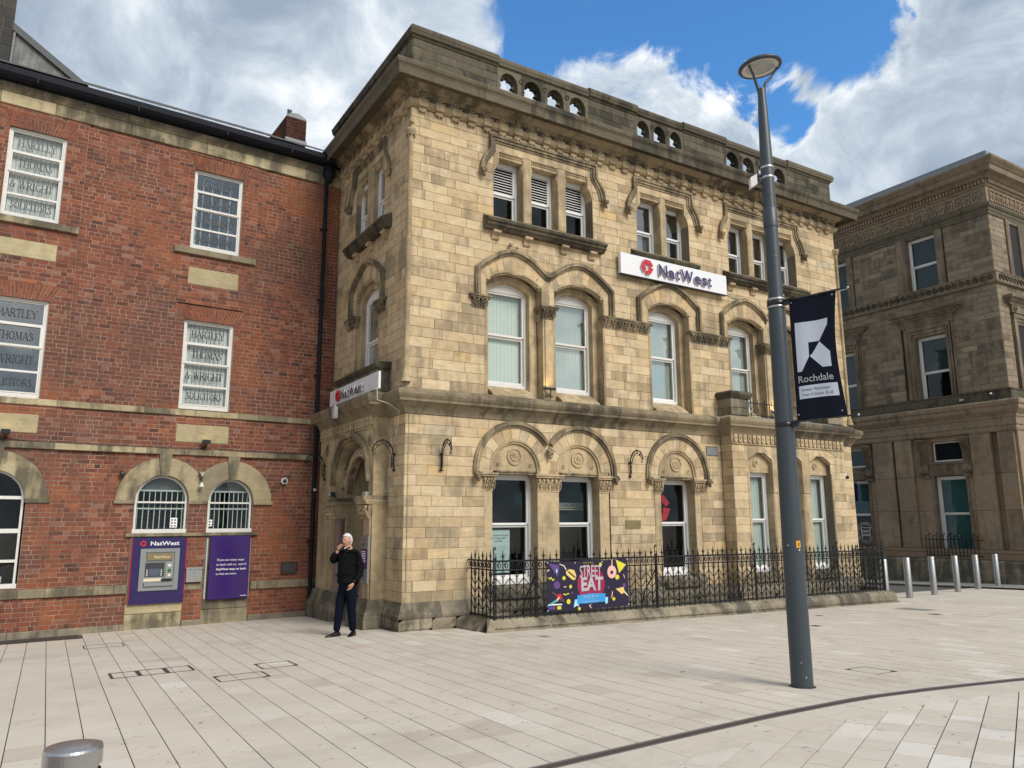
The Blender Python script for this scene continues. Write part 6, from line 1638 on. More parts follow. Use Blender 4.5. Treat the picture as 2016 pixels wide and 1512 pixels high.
rprof([(-.1, 14.60), (.10, 14.60), (.10, 14.78), (.20, 14.80), (.22, 14.86), (.28, 14.92), (.46, 14.96), (.48, 15.04), (.50, 15.16), (.54, 15.17), (.58, 15.22), (.64, 15.28), (.68, 15.33), (.68, 15.41), (-.1, 15.50)], 'crown_cornice')
rprof([(.1, 15.42), (.62, 15.43), (.60, 15.48), (.35, 15.50), (.33, 15.78), (-.2, 15.80)], 'parapet_flashing', 'lead', y0=-12.5)
mb = MB(RB); mb.box(-12.5, -1.2, -.2, -.7+.9, 15.48, 15.75); mb.build('blocking_course', 'sandstone_weathered', cbd)
# upper windows
for k, (a, b) in enumerate(((-3.75, -2.53), (-7.85, -6.52))):
    for (p, q) in ((a-.42, a-.20), (a-.20, a-.0), (b+.0, b+.28)):
        mb = MB(RB); mb.box(p+.003, q-.003, -.3, .05, 11.15, 13.42); mb.build('jamb_stone', 'brown_moulding', cbd)
    mb = MB(RB); mb.box(a, b, -.3, .0, 13.36, 13.42); mb.build('lintel', 'brown_moulding', cbd)
    window(RB, None, a, b, 11.10, 13.36, .22, cbd, rail=12.2, blind='blind_grey', frame=.07, sill=.08, glass='glass_dark', bback=.055)
    # first floor: architrave, frieze with roundels and hood cornice
    a1, b1 = a+.0, b+.02
    mb = MB(RB)
    for (o0, o1, d) in ((.0, .14, .02), (.14, .28, .05), (.28, .42, .09)):
        mb.box(a1-o1, a1-o0, -.3, d, 6.70, 9.20+o1); mb.box(b1+o0, b1+o1*.75, -.3, d, 6.70, 9.20+o1); mb.box(a1-o0, b1+o0*.75, -.3, d, 9.20+o0, 9.20+o1)
    mb.build('architrave', 'brown_moulding', cbd)
    mb = MB(RB); mb.box(a1-.50, b1+.36, -.3, .10, 9.62, 9.92); fz = mb.build('window_frieze', 'brown_moulding', cbd)
    for c in (a1-.32, b1+.18):
        mb = MB(RB); mb.ring(c, 9.77, .07, .115, .10, .14, n=18); mb.disc(c, 9.77, .035, .10, .13, 12); mb.build('roundel', 'brown_moulding', fz)
    mb = MB(RB); mb.sweep([(-.1, 9.92), (.12, 9.92), (.14, 10.0), (.22, 10.04), (.24, 10.10), (.34, 10.14), (.36, 10.22), (.30, 10.26), (-.1, 10.32)], mitre_path((a1-.55, -.05), (a1-.55, 0.), (b1+.42, 0.), (b1+.42, -.05))); mb.build('window_cornice', 'brown_moulding', cbd)
    n = 22
    m_ = MB(RB)
    for i in range(n):
        c = a1-.48+(b1-a1+.82)*(i+.5)/n; m_.box(c-.022, c+.022, .12, .17, 9.95, 10.0)
    m_.build('dentil_row', 'brown_ashlar', cbd)
    window(RB, None, a1, b1, 6.32, 9.20, .22, cbd, rail=7.75, blind='blind_grey', blindpart=(.48 if k == 0 else 0, 1), frame=.08, sill=.1, glass='glass_dark', bback=.055)
    # ground floor
    a0, b0 = (-3.55, -2.32) if k == 0 else (-7.5, -6.36)
    window(RB, None, a0, b0, .62, 3.60, .20, cbd, rail=2.17, blind='blind_teal', frame=.09, sill=.12, glass='glass_clear', interior='interior_dark', bback=.055, blindpart=(0, 1) if k == 0 else (.48, 1))
    w = window(RB, None, a0, b0-.02, 4.18, 4.94, .16, cbd, rail=4.5, frame=.05, sill=.05, sash=False, interior='interior_dark')
    m_ = MB(RB)
    for i in range(16):
        l = MB(RB); z = 4.25+i*.04; l.add([(a0+.05, -.20, z+.025), (b0-.07, -.20, z+.025), (b0-.07, -.17, z), (a0+.05, -.17, z)], [(0, 1, 2, 3)]); 
        if k == 0: l.build('slat', 'dark_metal', w)
    if k: 
        p = MB(RB); p.box(a0+.05, b0-.07, -.2, -.19, 4.23, 4.9); p.build('pane', 'glass_dark', w)
        p = MB(RB); p.box(a0+.05, b0-.07, -.3, -.29, 4.23, 4.9); p.build('blind', 'blind_teal', w)
    mb = MB(RB); mb.sweep([(-.02, 3.62), (.04, 3.62), (.06, 3.70), (.06, 4.02), (.12, 4.08), (.12, 4.12), (-.02, 4.15)], [(a0-.12, 0, 0, 1), (b0+.10, 0, 0, 1)]); tr = mb.build('transom', 'brown_moulding', cbd)
    mb = MB(RB); mb.ring((a0+b0)/2, 3.86, .04, .07, .06, .09, n=14); mb.build('roundel', 'brown_moulding', tr)
    for c in (a0-.30, b0+.13):     # scroll consoles
        mb = MB(RB); w_ = .15
        mb.sweep([(.0, 3.70), (.05, 3.68), (.14, 3.74), (.15, 3.92), (.10, 4.02), (.07, 4.2), (.10, 4.5), (.20, 4.75), (.26, 4.95), (.26, 5.0), (.0, 5.0)], [(c-w_, 0, 0, 1), (c+w_, 0, 0, 1)]); cn = mb.build('console', 'brown_moulding', cbd)
        mb = MB(RB); mb.tube([(c-w_-.01, .09, 3.83), (c+w_+.01, .09, 3.83)], .10, 12); mb.ring(c, 3.83, .035, .085, .15, .20, n=14)
        for q in (-.09, -.03, .03, .09): mb.tube([(c+q, .12, 4.05), (c+q, .10, 4.2), (c+q, .13, 4.5), (c+q, .23, 4.75), (c+q, .28, 4.9)], .016, 5)
        mb.box(c-w_-.03, c+w_+.03, 0, .30, 4.98, 5.06); mb.box(c-w_, c+w_, 0, .08, 3.55, 3.66)
        for q in range(5): mb.box(c-w_+.03+q*.06, c-w_+.06+q*.06, .27, .29, 4.88, 4.97)
        mb.build('console_scroll', 'brown_moulding', cn)
    mb = MB(RB); mb.box(a0-.1, a0, -.25, .03, .86, 3.62); mb.box(b0, b0+.1, -.25, .03, .86, 3.62); mb.build('jamb_stone', 'brown_moulding', cbd)
# front face windows (turning the corner)
mb = MB(RBF)
for (p, q) in ((25.15, 25.30), (25.30, 25.42), (26.12, 26.35), (26.35, 26.6)): mb.box(p+.003, q-.003, -.3, .05, 11.15, 13.42)
mb.box(25.42, 26.12, -.3, .03, 13.30, 13.42); mb.build('jamb_stone', 'brown_moulding', cbd)
window(RBF, None, 25.42, 26.12, 11.10, 13.30, .2, cbd, rail=12.2, blind='blind_grey', frame=.07, glass='glass_dark')
mb = MB(RBF)
for (o0, o1, d) in ((.0, .12, .02), (.12, .24, .05), (.24, .38, .09)):
    mb.box(25.2-o1, 25.2-o0, -.3, d, 6.70, 9.20+o1); mb.box(26.5+o0, 26.5+o1, -.3, d, 6.70, 9.20+o1); mb.box(25.2-o0, 26.5+o0, -.3, d, 9.20+o0, 9.20+o1)
mb.box(24.75, 26.95, -.3, .10, 9.62, 9.92); mb.build('architrave', 'brown_moulding', cbd)
mb = MB(RBF); mb.sweep([(-.1, 9.92), (.12, 9.92), (.14, 10.0), (.22, 10.04), (.24, 10.10), (.34, 10.14), (.36, 10.22), (.30, 10.26), (-.1, 10.32)], mitre_path((24.68, -.05), (24.68, 0.), (27.0, 0.), (27.0, -.05))); mb.build('window_cornice', 'brown_moulding', cbd)
mb = MB(RBF); mb.ring(24.95, 9.77, .07, .115, .10, .14, n=18); mb.build('roundel', 'brown_moulding', cbd)
window(RBF, None, 25.2, 26.5, 6.32, 9.20, .2, cbd, rail=7.75, blind='blind_grey', frame=.08, glass='glass_dark')
# bar sign in the partly hidden ground window
sg = thing('window_sign', 'round white printed bar logo on the dark window beyond the railing', 'sign', RB.p(-6.8, -.2, 1.5))
m_ = MB(RB); m_.ring(-6.80, 1.42, .335, .345, -.195, -.192, n=40); m_.ring(-6.80, 1.42, .42, .428, -.195, -.192, n=40); m_.box(-7.02, -6.58, -.195, -.192, 1.62, 1.635); m_.prism([(-7.02, 1.62), (-7.0, 1.62), (-6.97, 1.2), (-6.99, 1.2)], -.195, -.192); m_.prism([(-6.60, 1.62), (-6.58, 1.62), (-6.61, 1.2), (-6.63, 1.2)], -.195, -.192); m_.build('ring', 'white_ink', sg)
text_mb('CRAFT', RB, -6.98, 1.43, .095, -.194, 0, parent=sg, width=.36, bold=.02); text_mb('UNION', RB, -6.98, 1.28, .095, -.194, 0, parent=sg, width=.36, bold=.02)
text_mb('MORE THAN A PUB', RB, -7.0, 1.79, .04, -.194, 0, parent=sg, width=.4)
# banner edge behind glass and basement guard railing
t = thing('window_banner', 'narrow purple and red hanging banner at the dark window beyond the bank', 'banner', RB.p(-7.3, .2, 2.9))
m_ = MB(RB); m_.box(-7.0, -6.97, -.1, .55, 2.75, 3.5); m_.build('cloth', 'purple', t); m_ = MB(RB); m_.tube([(-6.985, -.1, 3.52), (-6.985, .6, 3.52)], .015, 5); m_.build('arm', 'black_iron', t)
gr = thing('guard_railing', 'low black guard railing with curled tops below the teal window', 'railing', RB.p(-2.9, .4, .5))
for z in (.62, 1.20):
    m_ = MB(RB); m_.tube([(-3.86, .08, z), (-3.86, .45, z), (-1.92, .45, z), (-1.92, .08, z)], .016, 5, smooth=False); m_.build('rail', 'black_iron', gr)
N_ = 15
for i in range(N_):
    u = -3.86+1.94*i/(N_-1); h = 1.42 if i % 2 else 1.35
    m_ = MB(RB); m_.tube([(u, .45, .54), (u, .45, h-.04), (u+.015, .45, h), (u+.04, .45, h+.02), (u+.06, .45, h), (u+.05, .45, h-.03)], .015, 5); m_.build('picket', 'black_iron', gr)
for (u, lab) in ((-.55, 'drain outlet'),): pass
# security fittings on ledge
for (u, nm) in ((-1.95, 'left'), (-1.5, 'mid'), (-.95, 'right')):
    pass
t = thing('ledge_floodlight', 'small floodlight standing on the mossy cornice ledge of the brown building', 'floodlight', RB.p(-2.0, .3, 6.3))
m_ = MB(RB); m_.tube([(-2.0, .25, 6.26), (-2.0, .25, 6.38)], .015, 5); m_.box(-2.1, -1.92, .2, .34, 6.36, 6.46); m_.build('head', 'dark_metal', t)
m_ = MB(RB); m_.box(-2.09, -1.93, .34, .345, 6.37, 6.45); m_.build('glass', 'lamp_glass', t)
t = thing('ledge_floodlight', 'small white topped floodlight near the corner on the mossy cornice ledge', 'floodlight', RB.p(-.95, .3, 6.3))
m_ = MB(RB); m_.tube([(-.95, .25, 6.26), (-.95, .25, 6.38)], .015, 5); m_.box(-1.05, -.87, .2, .34, 6.38, 6.48); m_.build('head', 'dark_metal', t); m_ = MB(RB); m_.ball((-.96, .3, 6.50), .05, 8, 5); m_.build('globe', 'plastic_white', t)
# ================================================================ railing round the bank
def EMB(P_, r=1.0):
    q = []
    for rad, ang in ((1, 112), (1, 60), (1, 14), (.60, 4), (.50, 60), (.34, 122)):
        q.append(P_(rad*cos(radians(ang)), rad*sin(radians(ang))))
    return q
rl = thing('iron_railing', 'long black wrought iron spiked railing with chevron bars in front of the bank', 'railing', (7, -1, .2))
X0, X1, YR = 1.37, 13.17, -1.0
def rz(x): return -.006*(x-X0)
def rail(z, r=.012, nm='rail'):
    mb = MB(); 
    for (p, q) in (((X0, -.02), (X0, YR)), ((X0, YR), (X1, YR)), ((X1, YR), (X1, -.02))):
        mb.tube([(p[0], p[1], z+rz(p[0])), (q[0], q[1], z+rz(q[0]))], r*1.2, 4, raw=True, smooth=False)
    mb.build(nm, 'black_iron', rl)
rail(1.235, .019); rail(1.075, .015); rail(.25, .019)
def picket_mesh(kind):
    m = MB()
    if kind == 0:
        m.tube([(0, 0, .19), (0, 0, 1.24), (0, 0, 1.26), (0, 0, 1.40)], [.013, .013, .018, .001], 6, raw=True, smooth=False)
        for z in (.47, .62, .77, .92, 1.0): m.tube([(0, 0, z-.012), (0, 0, z+.012)], .019, 5, raw=True)
    else:
        m.tube([(0, 0, .19), (0, 0, 1.34), (0, 0, 1.44)], [.013, .013, .001], 6, raw=True, smooth=False)
        for s_ in (-1, 1):
            m.tube([(0, 0, 1.29), (s_*.018, 0, 1.315), (s_*.030, 0, 1.345)], [.006, .009, .001], 4, raw=True)
            m.tube([(s_*.018, 0, 1.312), (s_*.055, 0, 1.335)], [.008, .002], 4, raw=True)
            for z in (.33, .48, .63, .78): m.tube([(0, 0, z), (s_*.15, 0, z+.145)], .009, 4, raw=True, smooth=False)
            m.tube([(0, 0, .93), (s_*.035, 0, .965), (s_*.045, 0, 1.01), (s_*.035, 0, 1.045)], .007, 4, raw=True)
    for c in (.075,):
        P = [(c+.045*cos(a)*(1-t*.55), 0, 1.155+.06*sin(a)*(1-t*.55)) for t, a in [(i/14, pi*.5+2*pi*1.5*i/14) for i in range(15)]]
        m.tube(P, .008, 4, raw=True)
    return m.mesh('picket')
PMS = [picket_mesh(0), picket_mesh(1)]
for p_ in PMS: p_.materials.append(MATS['black_iron'])
k = 0; pos = []
x = X0+.04
while x < X1-.05: pos.append((x, YR, 0)); x += .15
for i in range(6): pos.append((X0, YR+.13+i*.145, pi/2))
for i in range(6): pos.append((X1, YR+.13+i*.145, pi/2))
for i, (x, y, r) in enumerate(pos):
    o = link('picket', PMS[i % 2], rl); o.matrix_parent_inverse = PINV[rl.name]
    o.location = (x, y, rz(x)); o.rotation_euler = (0, 0, r)
for x in (X0, 2.27, 5.27, 8.28, 11.29, X1):
    mb = MB(); z = rz(x); mb.tube([(x, YR, .02), (x, YR, 1.30+z)], .021, 6, raw=True, smooth=False)
    P = [(x, YR, 1.28+z), (x-.005, YR, 1.36+z), (x-.012, YR, 1.42+z)]+[(x+.018-.032*cos(a)*(1-i/16), YR, 1.455+z+.032*sin(a)*(1-i/16)) for i, a in enumerate([k_*.5 for k_ in range(12)])]
    mb.tube(P, .011, 5, raw=True); po = mb.build('post', 'black_iron', rl)
    if X0 < x < X1:
        mb = MB(); mb.tube([(x, YR+.02, .95), (x, YR+.18, .72), (x, YR+.36, .5), (x, YR+.5, .12)], .014, 5, raw=True)
        P = [(x, YR+.16+.09*cos(a)*(1-i/16), .42+.09*sin(a)*(1-i/16)) for i, a in enumerate([k_*.6 for k_ in range(12)])]
        mb.tube(P, .010, 5, raw=True); mb.build('stay', 'black_iron', po)
# sloping plinth stones
pk = thing('railing_plinth', 'low splayed stone plinth with scalloped edge carrying the railing', 'plinth', (7, -1.1, 0))
def plst(a, b, t, le=0, re=0):
    mb = MB(); n = 1
    def sec(x, sx=0):
        g = gz(x, -1.2)
        return [(x, -.86, .215+rz(x)), (x, -.99, .215+rz(x)), (x+sx*.10, -1.11, .12), (x+sx*.17, -1.17, .07+g*.3), (x+sx*.17, -1.18, g+.035), (x+sx*.21, -1.215, g+.03), (x+sx*.21, -1.22, g-.1), (x, -.86, g-.1)]
    A_, B_ = sec(a+.003, -1 if le else 0), sec(b-.003, 1 if re else 0); m = len(A_)
    mb.add(A_+B_, [tuple(range(m))[::-1], tuple(range(m, 2*m))]+[(i, (i+1) % m, m+(i+1) % m, m+i) for i in range(m)], t, raw=True)
    s_ = mb.build('plinth_stone', 'plinth_stone', pk)
    sc = MB(); x = a+.03
    while x < b-.03:
        g = gz(x, -1.2); sc.tube([(x+.035*cos(a_), -1.186, g+.045+.022*sin(a_)) for a_ in (0, .8, 1.57, 2.3, 3.14)], .008, 4, raw=True); x += .085
    sc.build('scallop', 'plinth_stone', s_)
x = 1.30; first = True
while x < 13.15:
    e = x+random.choice([.22, .3, .34, .42, .5, .56])
    if 13.2-e < .2: e = 13.22
    plst(x, e, random.random(), first, e > 13.2); first = False; x = e
for (xa, s_) in ((1.30, -1), (13.22, 1)):
    for i in range(2):
        y0, y1 = -.86+i*.42, -.86+(i+1)*.42-.006; g = gz(xa, -.5)
        mb = MB(); P = [(xa-s_*.12, .215), (xa+s_*.0, .215), (xa+s_*.12, .12), (xa+s_*.17, .07), (xa+s_*.21, g+.03), (xa+s_*.21, g-.1), (xa-s_*.12, g-.1)]
        m = len(P); mb.add([(x_, y0, z_) for x_, z_ in P]+[(x_, y1, z_) for x_, z_ in P], [tuple(range(m)), tuple(range(m, 2*m))]+[(k_, (k_+1) % m, m+(k_+1) % m, m+k_) for k_ in range(m)], random.random(), raw=True); mb.build('plinth_stone', 'plinth_stone', pk)
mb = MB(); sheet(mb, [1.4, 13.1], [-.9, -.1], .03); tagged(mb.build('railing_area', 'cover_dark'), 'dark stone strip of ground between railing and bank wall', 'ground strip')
# ---------------------------------------------------------------- street food banner tied on the railing
bn = thing('event_banner', 'dark printed vinyl STREET EAT banner tied to the black railing', 'banner', (3.5, -1.04, .7))
BX0, BX1, BZ0, BZ1 = 2.50, 4.50, .27, 1.215
BF = Frame((0, -1.03, 0), (1, 0, 0), (0, -1, 0))
def wav(u, z): 
    s = (u-BX0)/(BX1-BX0); t = (z-BZ0)/(BZ1-BZ0)
    return .012*sin(9*s+2*t)+.010*sin(17*s-3*t)*(t)+.02*math.exp(-((s-.86)/.05)**2)*t
def warp(u, z):
    s = (u-BX0)/(BX1-BX0); t = (z-BZ0)/(BZ1-BZ0)
    z2 = z-.030*sin(pi*((s*2.02) % 1.0))*t-.006*sin(5*s)
    return u+.03*sin(pi*t)*(1 if s > .9 else 0)*0, z2
def cloth_poly(P, d, mat, parent, name='print'):
    mb = MB(BF); bm = bmesh.new(); vs = [bm.verts.new((u, 0, z)) for u, z in P]; bm.faces.new(vs)
    bmesh.ops.triangulate(bm, faces=bm.faces[:]); bm.verts.ensure_lookup_table()
    pts = [];
    for v in bm.verts: u2, z2 = warp(v.co.x, v.co.z); pts.append((u2, wav(v.co.x, v.co.z)+d, z2))
    mb.add(pts, [tuple(v.index for v in f.verts) for f in bm.faces]); bm.free(); return mb.build(name, mat, parent)
mb = MB(BF); nx, nz = 60, 18; V = []
for side in (0., -.004):
    for j in range(nz+1):
        for i in range(nx+1):
            u, z = BX0+(BX1-BX0)*i/nx, BZ0+(BZ1-BZ0)*j/nz; u2, z2 = warp(u, z); V.append((u2, wav(u, z)+side, z2))
o_ = (nx+1)*(nz+1); Fq = []
for j in range(nz):
    for i in range(nx):
        a = j*(nx+1)+i; Fq.append((a, a+1, a+nx+2, a+nx+1)); Fq.append((o_+a, o_+a+nx+1, o_+a+nx+2, o_+a+1))
mb.smooth = True; mb.add(V, Fq); cl = mb.build('cloth', 'vinyl_dark', bn)
W_, H_ = BX1-BX0, BZ1-BZ0
def bp(s, t): return (BX0+W_*s, BZ0+H_*t)
def circ(s, t, r, mat, d=.004, n=16, sz=1.):
    c = bp(s, t); return cloth_poly([(c[0]+r*cos(2*pi*i/n), c[1]+r*sz*sin(2*pi*i/n)) for i in range(n)], d, mat, cl)
cc = bp(.53, .53); R_ = .335
for j in range(0, 1): 
    pts = [(cc[0]+R_*.98*cos(2*pi*i/36), cc[1]-.02+R_*sin(2*pi*i/36)) for i in range(36)]; cloth_poly(pts, .004, 'ink_crimson', cl)
for (s, t, r) in ((.20, .67, .038), (.28, .49, .036), (.25, .19, .048), (.64, .91, .036), (.85, .62, .050), (.80, .17, .036), (.38, .03, .033)): circ(s, t, r, 'ink_yellow', .005)
for (s, t, r) in ((.115, .53, .075), (.92, .80, .05), (.94, .43, .045), (.30, .36, .025), (.74, .42, .025), (.105, .81, .055)): circ(s, t, r, 'ink_purple', .005)
circ(.105, .82, .045, 'ink_pale_blue', .007)
cloth_poly([bp(.02, .95), bp(.15, .93), bp(.13, .68)], .0045, 'ink_purple', cl)
cloth_poly([bp(.84, .99), bp(.975, .86), bp(.875, .70)], .006, 'ink_yellow', cl)
# food shapes: sandwich, doughnut on a fork, brush, pizza slice
cloth_poly([bp(.225, .80), bp(.27, .85), bp(.33, .82), bp(.355, .70), bp(.34, .62), bp(.31, .62), bp(.23, .74)], .006, 'ink_bun', cl); cloth_poly([bp(.245, .79), bp(.335, .655), bp(.345, .68), bp(.26, .81)], .0075, 'ink_brown', cl)
cloth_poly([bp(.15, .95), bp(.155, .96), bp(.205, .93), bp(.235, .84), bp(.225, .83), bp(.20, .91)], .0055, 'ink_cream', cl)
circ(.785, .74, .112, 'ink_pink', .006, 22, 1.15); circ(.785, .73, .038, 'vinyl_dark', .0075, 14); cloth_poly([bp(.782, .84), bp(.797, .84), bp(.80, 1.0), bp(.79, 1.0)], .0065, 'ink_pink', cl)
cloth_poly([bp(.07, .40), bp(.20, .22), bp(.185, .18), bp(.16, .21), bp(.055, .38)], .006, 'ink_brown', cl); cloth_poly([bp(.11, .34), bp(.16, .36), bp(.17, .27), bp(.13, .25)], .0075, 'red', cl)
cloth_poly([bp(.0, .10), bp(.01, .14), bp(.10, .24), bp(.115, .23), bp(.12, .21)], .006, 'ink_teal', cl); cloth_poly([bp(.10, .235), bp(.13, .30), bp(.145, .28), bp(.12, .21)], .0078, 'ink_pink', cl)
cloth_poly([bp(.825, .38), bp(.93, .40), bp(.945, .30), bp(.905, .25)], .006, 'ink_bun', cl); cloth_poly([bp(.93, .29), bp(.985, .20), bp(.99, .22), bp(.94, .32)], .0055, 'ink_cream', cl)
for (pts) in ([(.01, .69), (.03, .66), (.05, .69), (.07, .64), (.09, .66), (.085, .63), (.065, .61), (.05, .66), (.03, .63)], [(.18, .34), (.20, .36), (.22, .34), (.24, .36), (.26, .36), (.26, .34), (.24, .34), (.22, .32), (.20, .33)]): cloth_poly([bp(*p) for p in pts], .006, 'ink_yellow', cl)
for (pts) in ([(.78, .33), (.79, .33), (.785, .24), (.77, .19), (.765, .20), (.775, .26)], [(.93, .66), (.94, .66), (.955, .58), (.95, .57)], [(.19, .49), (.215, .51), (.23, .49), (.21, .48)], [(.5, .07), (.52, .10), (.525, .09), (.51, .03)]): cloth_poly([bp(*p) for p in pts], .006, 'ink_pink', cl)
cloth_poly([bp(.015, .82), bp(.03, .84), bp(.03, .81), bp(.0, .78)], .006, 'ink_cream', cl)
# ribbon
cloth_poly([bp(.31, .06), bp(.33, .22), bp(.37, .22), bp(.375, .08), bp(.345, .09)], .005, 'ink_pale_blue', cl); cloth_poly([bp(.70, .07), bp(.69, .22), bp(.73, .22), bp(.725, .08), bp(.715, .10)], .005, 'ink_pale_blue', cl)
cloth_poly([bp(.355, .13), bp(.36, .30), bp(.53, .315), bp(.70, .30), bp(.695, .13), bp(.53, .12)], .0075, 'ink_blue', cl)
cloth_poly([bp(.02, .13), bp(.17, .13), bp(.17, .155), bp(.02, .155)], .006, 'white_ink', cl); cloth_poly([bp(.02, .045), bp(.095, .045), bp(.095, .11), bp(.02, .11)], .006, 'ink_purple', cl); cloth_poly([bp(.115, .045), bp(.16, .045), bp(.16, .11), bp(.115, .11)], .006, 'ink_yellow', cl)
def btext(s, u, z, h, w, mat='white_ink', bold=.0, d=.010):
    o = text_mb(s, BF, BX0+W_*u, BZ0+H_*z, h, 0, 0, bold=bold, parent=cl, width=w, mat=mat)
    for v in o.data.vertices:
        u_, z_ = v.co.x, v.co.z; u2, z2 = warp(u_, z_); v.co.x = u2; v.co.z = z2; v.co.y = -1.03-(wav(u_, z_)+d)
btext('STREET', .395, .655, .235, .50, bold=.015); btext('EAT', .405, .385, .255, .52, bold=.055)
btext('Saturday 28 June', .43, .245, .042, .36, bold=.01); btext('11am - 7pm', .475, .20, .028, .16); btext('Rochdale Town Hall Square', .42, .15, .026, .39)
btext('#rochdale', .44, .925, .034, .23, mat='ink_yellow', bold=.01)
for (s, t) in ((.0, 1.), (.34, 1.), (.66, 1.), (1., 1.), (.0, .0), (1., .0), (.52, 0.)):
    c = bp(min(max(s, .01), .99), min(max(t, .03), .965)); mb = MB(BF); u2, z2 = warp(*c); mb.ring(u2, z2, .006, .013, wav(*c)+.004, wav(*c)+.010, n=10); mb.tube([(u2, .02, z2), (u2+(s-.5)*.03, -.02, z2+(t-.5)*.06)], .004, 4); mb.build('eyelet_tie', 'plastic_white', cl)
# ---------------------------------------------------------------- bollards
def bollard(label, x, y, h, r, cap=False, group=None):
    g = gz(x, y); t = thing('bollard', label, 'bollard', (x, y, g), group)
    mb = MB()
    if cap:
        mb.lathe(x, y, [(r, g-.02), (r, g+h-.085)], 40); mb.build('post', 'steel_satin', t)
        mb = MB(); mb.lathe(x, y, [(r*.9, g+h-.085), (r*.9, g+h-.068), (r*1.02, g+h-.066), (r*1.03, g+h-.062), (r*1.03, g+h-.022), (r*1.0, g+h-.014), (r*.55, g+h-.006), (0.0001, g+h)], 40, smooth=False); mb.build('cap', 'steel', t)
    else:
        mb.lathe(x, y, [(r, g-.02), (r, g+h-.012), (r*.9, g+h), (.0001, g+h)], 20); mb.build('post', 'steel_satin', t)
        mb = MB(); mb.lathe(x, y, [(r*1.02, g+h-.09), (r*1.03, g+h-.085), (r*1.03, g+h-.08), (r*1.02, g+h-.078)], 20); mb.build('band', 'steel', t)
    return t
B0 = [(15.11, -.45), (16.87, -.14), (18.75, .20), (20.55, .52), (22.6, .92)]
lab = ['second steel bollard of the row, standing just right of the railing end', 'third steel bollard of the row beyond the railing', 'steel bollard under the curled window guard, fourth in the row', 'fifth steel bollard of the row, before the far pilaster', 'last steel bollard at the right hand end of the row']
bollard('first steel bollard of the row, partly hidden by the railing corner', 13.62, -.72, 1.08, .085, group='steel bollards across the side street')
for (x, y), l in zip(B0, lab): bollard(l, x, y, 1.10, .088, group='steel bollards across the side street')
bollard('large brushed steel bollard with conical cap close by in the bottom left corner', -5.66, -10.5, 1.05, .079, cap=True)
# ---------------------------------------------------------------- street lamp with banner
LX, LY = 1.37, -7.58; LG = gz(LX, LY)
sl_ = thing('street_lamp', 'tall dark grey street lamp with round disc head and forked neck', 'street lamp', (LX, LY, LG))
mb = MB(); mb.lathe(LX, LY, [(.116, LG-.02), (.114, LG+1.5), (.104, LG+2.75), (.098, 4.3), (.076, 4.32) if False else (.096, 4.32), (.082, 4.60), (.079, 5.48)], 32); mb.build('pole', 'pole_paint', sl_)
mb = MB(); mb.lathe(LX, LY, [(.086, 5.40), (.0865, 5.63), (.080, 5.64)], 28); mb.lathe(LX, LY, [(.080, 5.0), (.082, 5.01), (.082, 5.025), (.08, 5.03)], 28); mb.build('sleeve', 'pole_paint', sl_)
mb = MB(); mb.lathe(LX, LY, [(.078, 5.63), (.074, 6.3), (.058, 6.9), (.046, 7.15), (.04, 7.22)], 28); mb.build('upper_pole', 'pole_paint', sl_)
for z in (6.15, 6.02):
    mb = MB(); mb.lathe(LX, LY, [(.078, z), (.081, z+.003), (.081, z+.025), (.078, z+.028)], 24); mb.build('clamp_band', 'steel', sl_)
HC = Vector((LX, LY, 7.52)); hn = (Vector((-.10, .02, 1))).normalized()     # slightly tilted disc
hx = Vector((_r.x, _r.y, 0)).normalized(); hx = (hx-hn*hx.dot(hn)).normalized(); hy = hn.cross(hx)
def disc3(prof, n, name, mat, sm=True):
    V = []
    for r, z in prof:
        for k in range(n): V.append(HC+hx*r*cos(2*pi*k/n)+hy*r*sin(2*pi*k/n)+hn*z)
    mb = MB(); mb.add(V, [(i*n+k, i*n+(k+1) % n, (i+1)*n+(k+1) % n, (i+1)*n+k) for i in range(len(prof)-1) for k in range(n)], raw=True, smooth=sm); return mb.build(name, mat, sl_)
disc3([(.0001, .075), (.12, .07), (.22, .045), (.262, .012), (.265, -.004), (.255, -.018), (.222, -.018)], 48, 'lamp_head', 'pole_paint')
disc3([(.222, -.016), (.215, -.012), (.175, -.008), (.0001, -.006)], 48, 'lamp_ring', 'plastic_white')
disc3([(.172, -.010), (.165, -.014), (.0001, -.016)], 48, 'diffuser', 'lamp_glass')
for s_, yy in ((-1, .0), (1, .0)):
    b0 = Vector((LX, LY, 7.10)); e = HC+hx*(s_*.235)*(.95 if s_ > 0 else .72)+hy*(-.09 if s_ < 0 else .03)-hn*.01
    pts = [b0+hx*s_*.022, b0+hx*s_*.03+Vector((0, 0, .10)), b0+hx*s_*.06+Vector((0, 0, .20)), b0.lerp(e, .66)+hx*s_*.0+Vector((0, 0, .02)), e]
    mb = MB(); mb.tube(pts, [.026, .024, .017, .014, .014], 8, raw=True); mb.build('arm', 'pole_paint', sl_)
mb = MB(); mb.tube([HC+hx*-.17+hn*.06, HC+hx*-.17+hn*.11], .006, 5, raw=True); mb.build('sensor_pin', 'bars_green', sl_)
t = thing('traffic_sensor', 'small pale grey sensor box strapped high on the lamp pole', 'sensor', (LX-.1, LY+.1, 6.0))
sx = hx*-1
mb = MB(); c = Vector((LX, LY, 6.02))+sx*.17
V = [c+sx*a+hx.cross(Vector((0, 0, 1)))*b+Vector((0, 0, z+(-a*.5))) for a in (-.03, .05) for b in (-.04, .04) for z in (-.075, .055)]
mb.add(V, [(0, 1, 3, 2), (4, 6, 7, 5), (0, 4, 5, 1), (2, 3, 7, 6), (0, 2, 6, 4), (1, 5, 7, 3)], raw=True); mb.build('box', 'plastic_white', t)
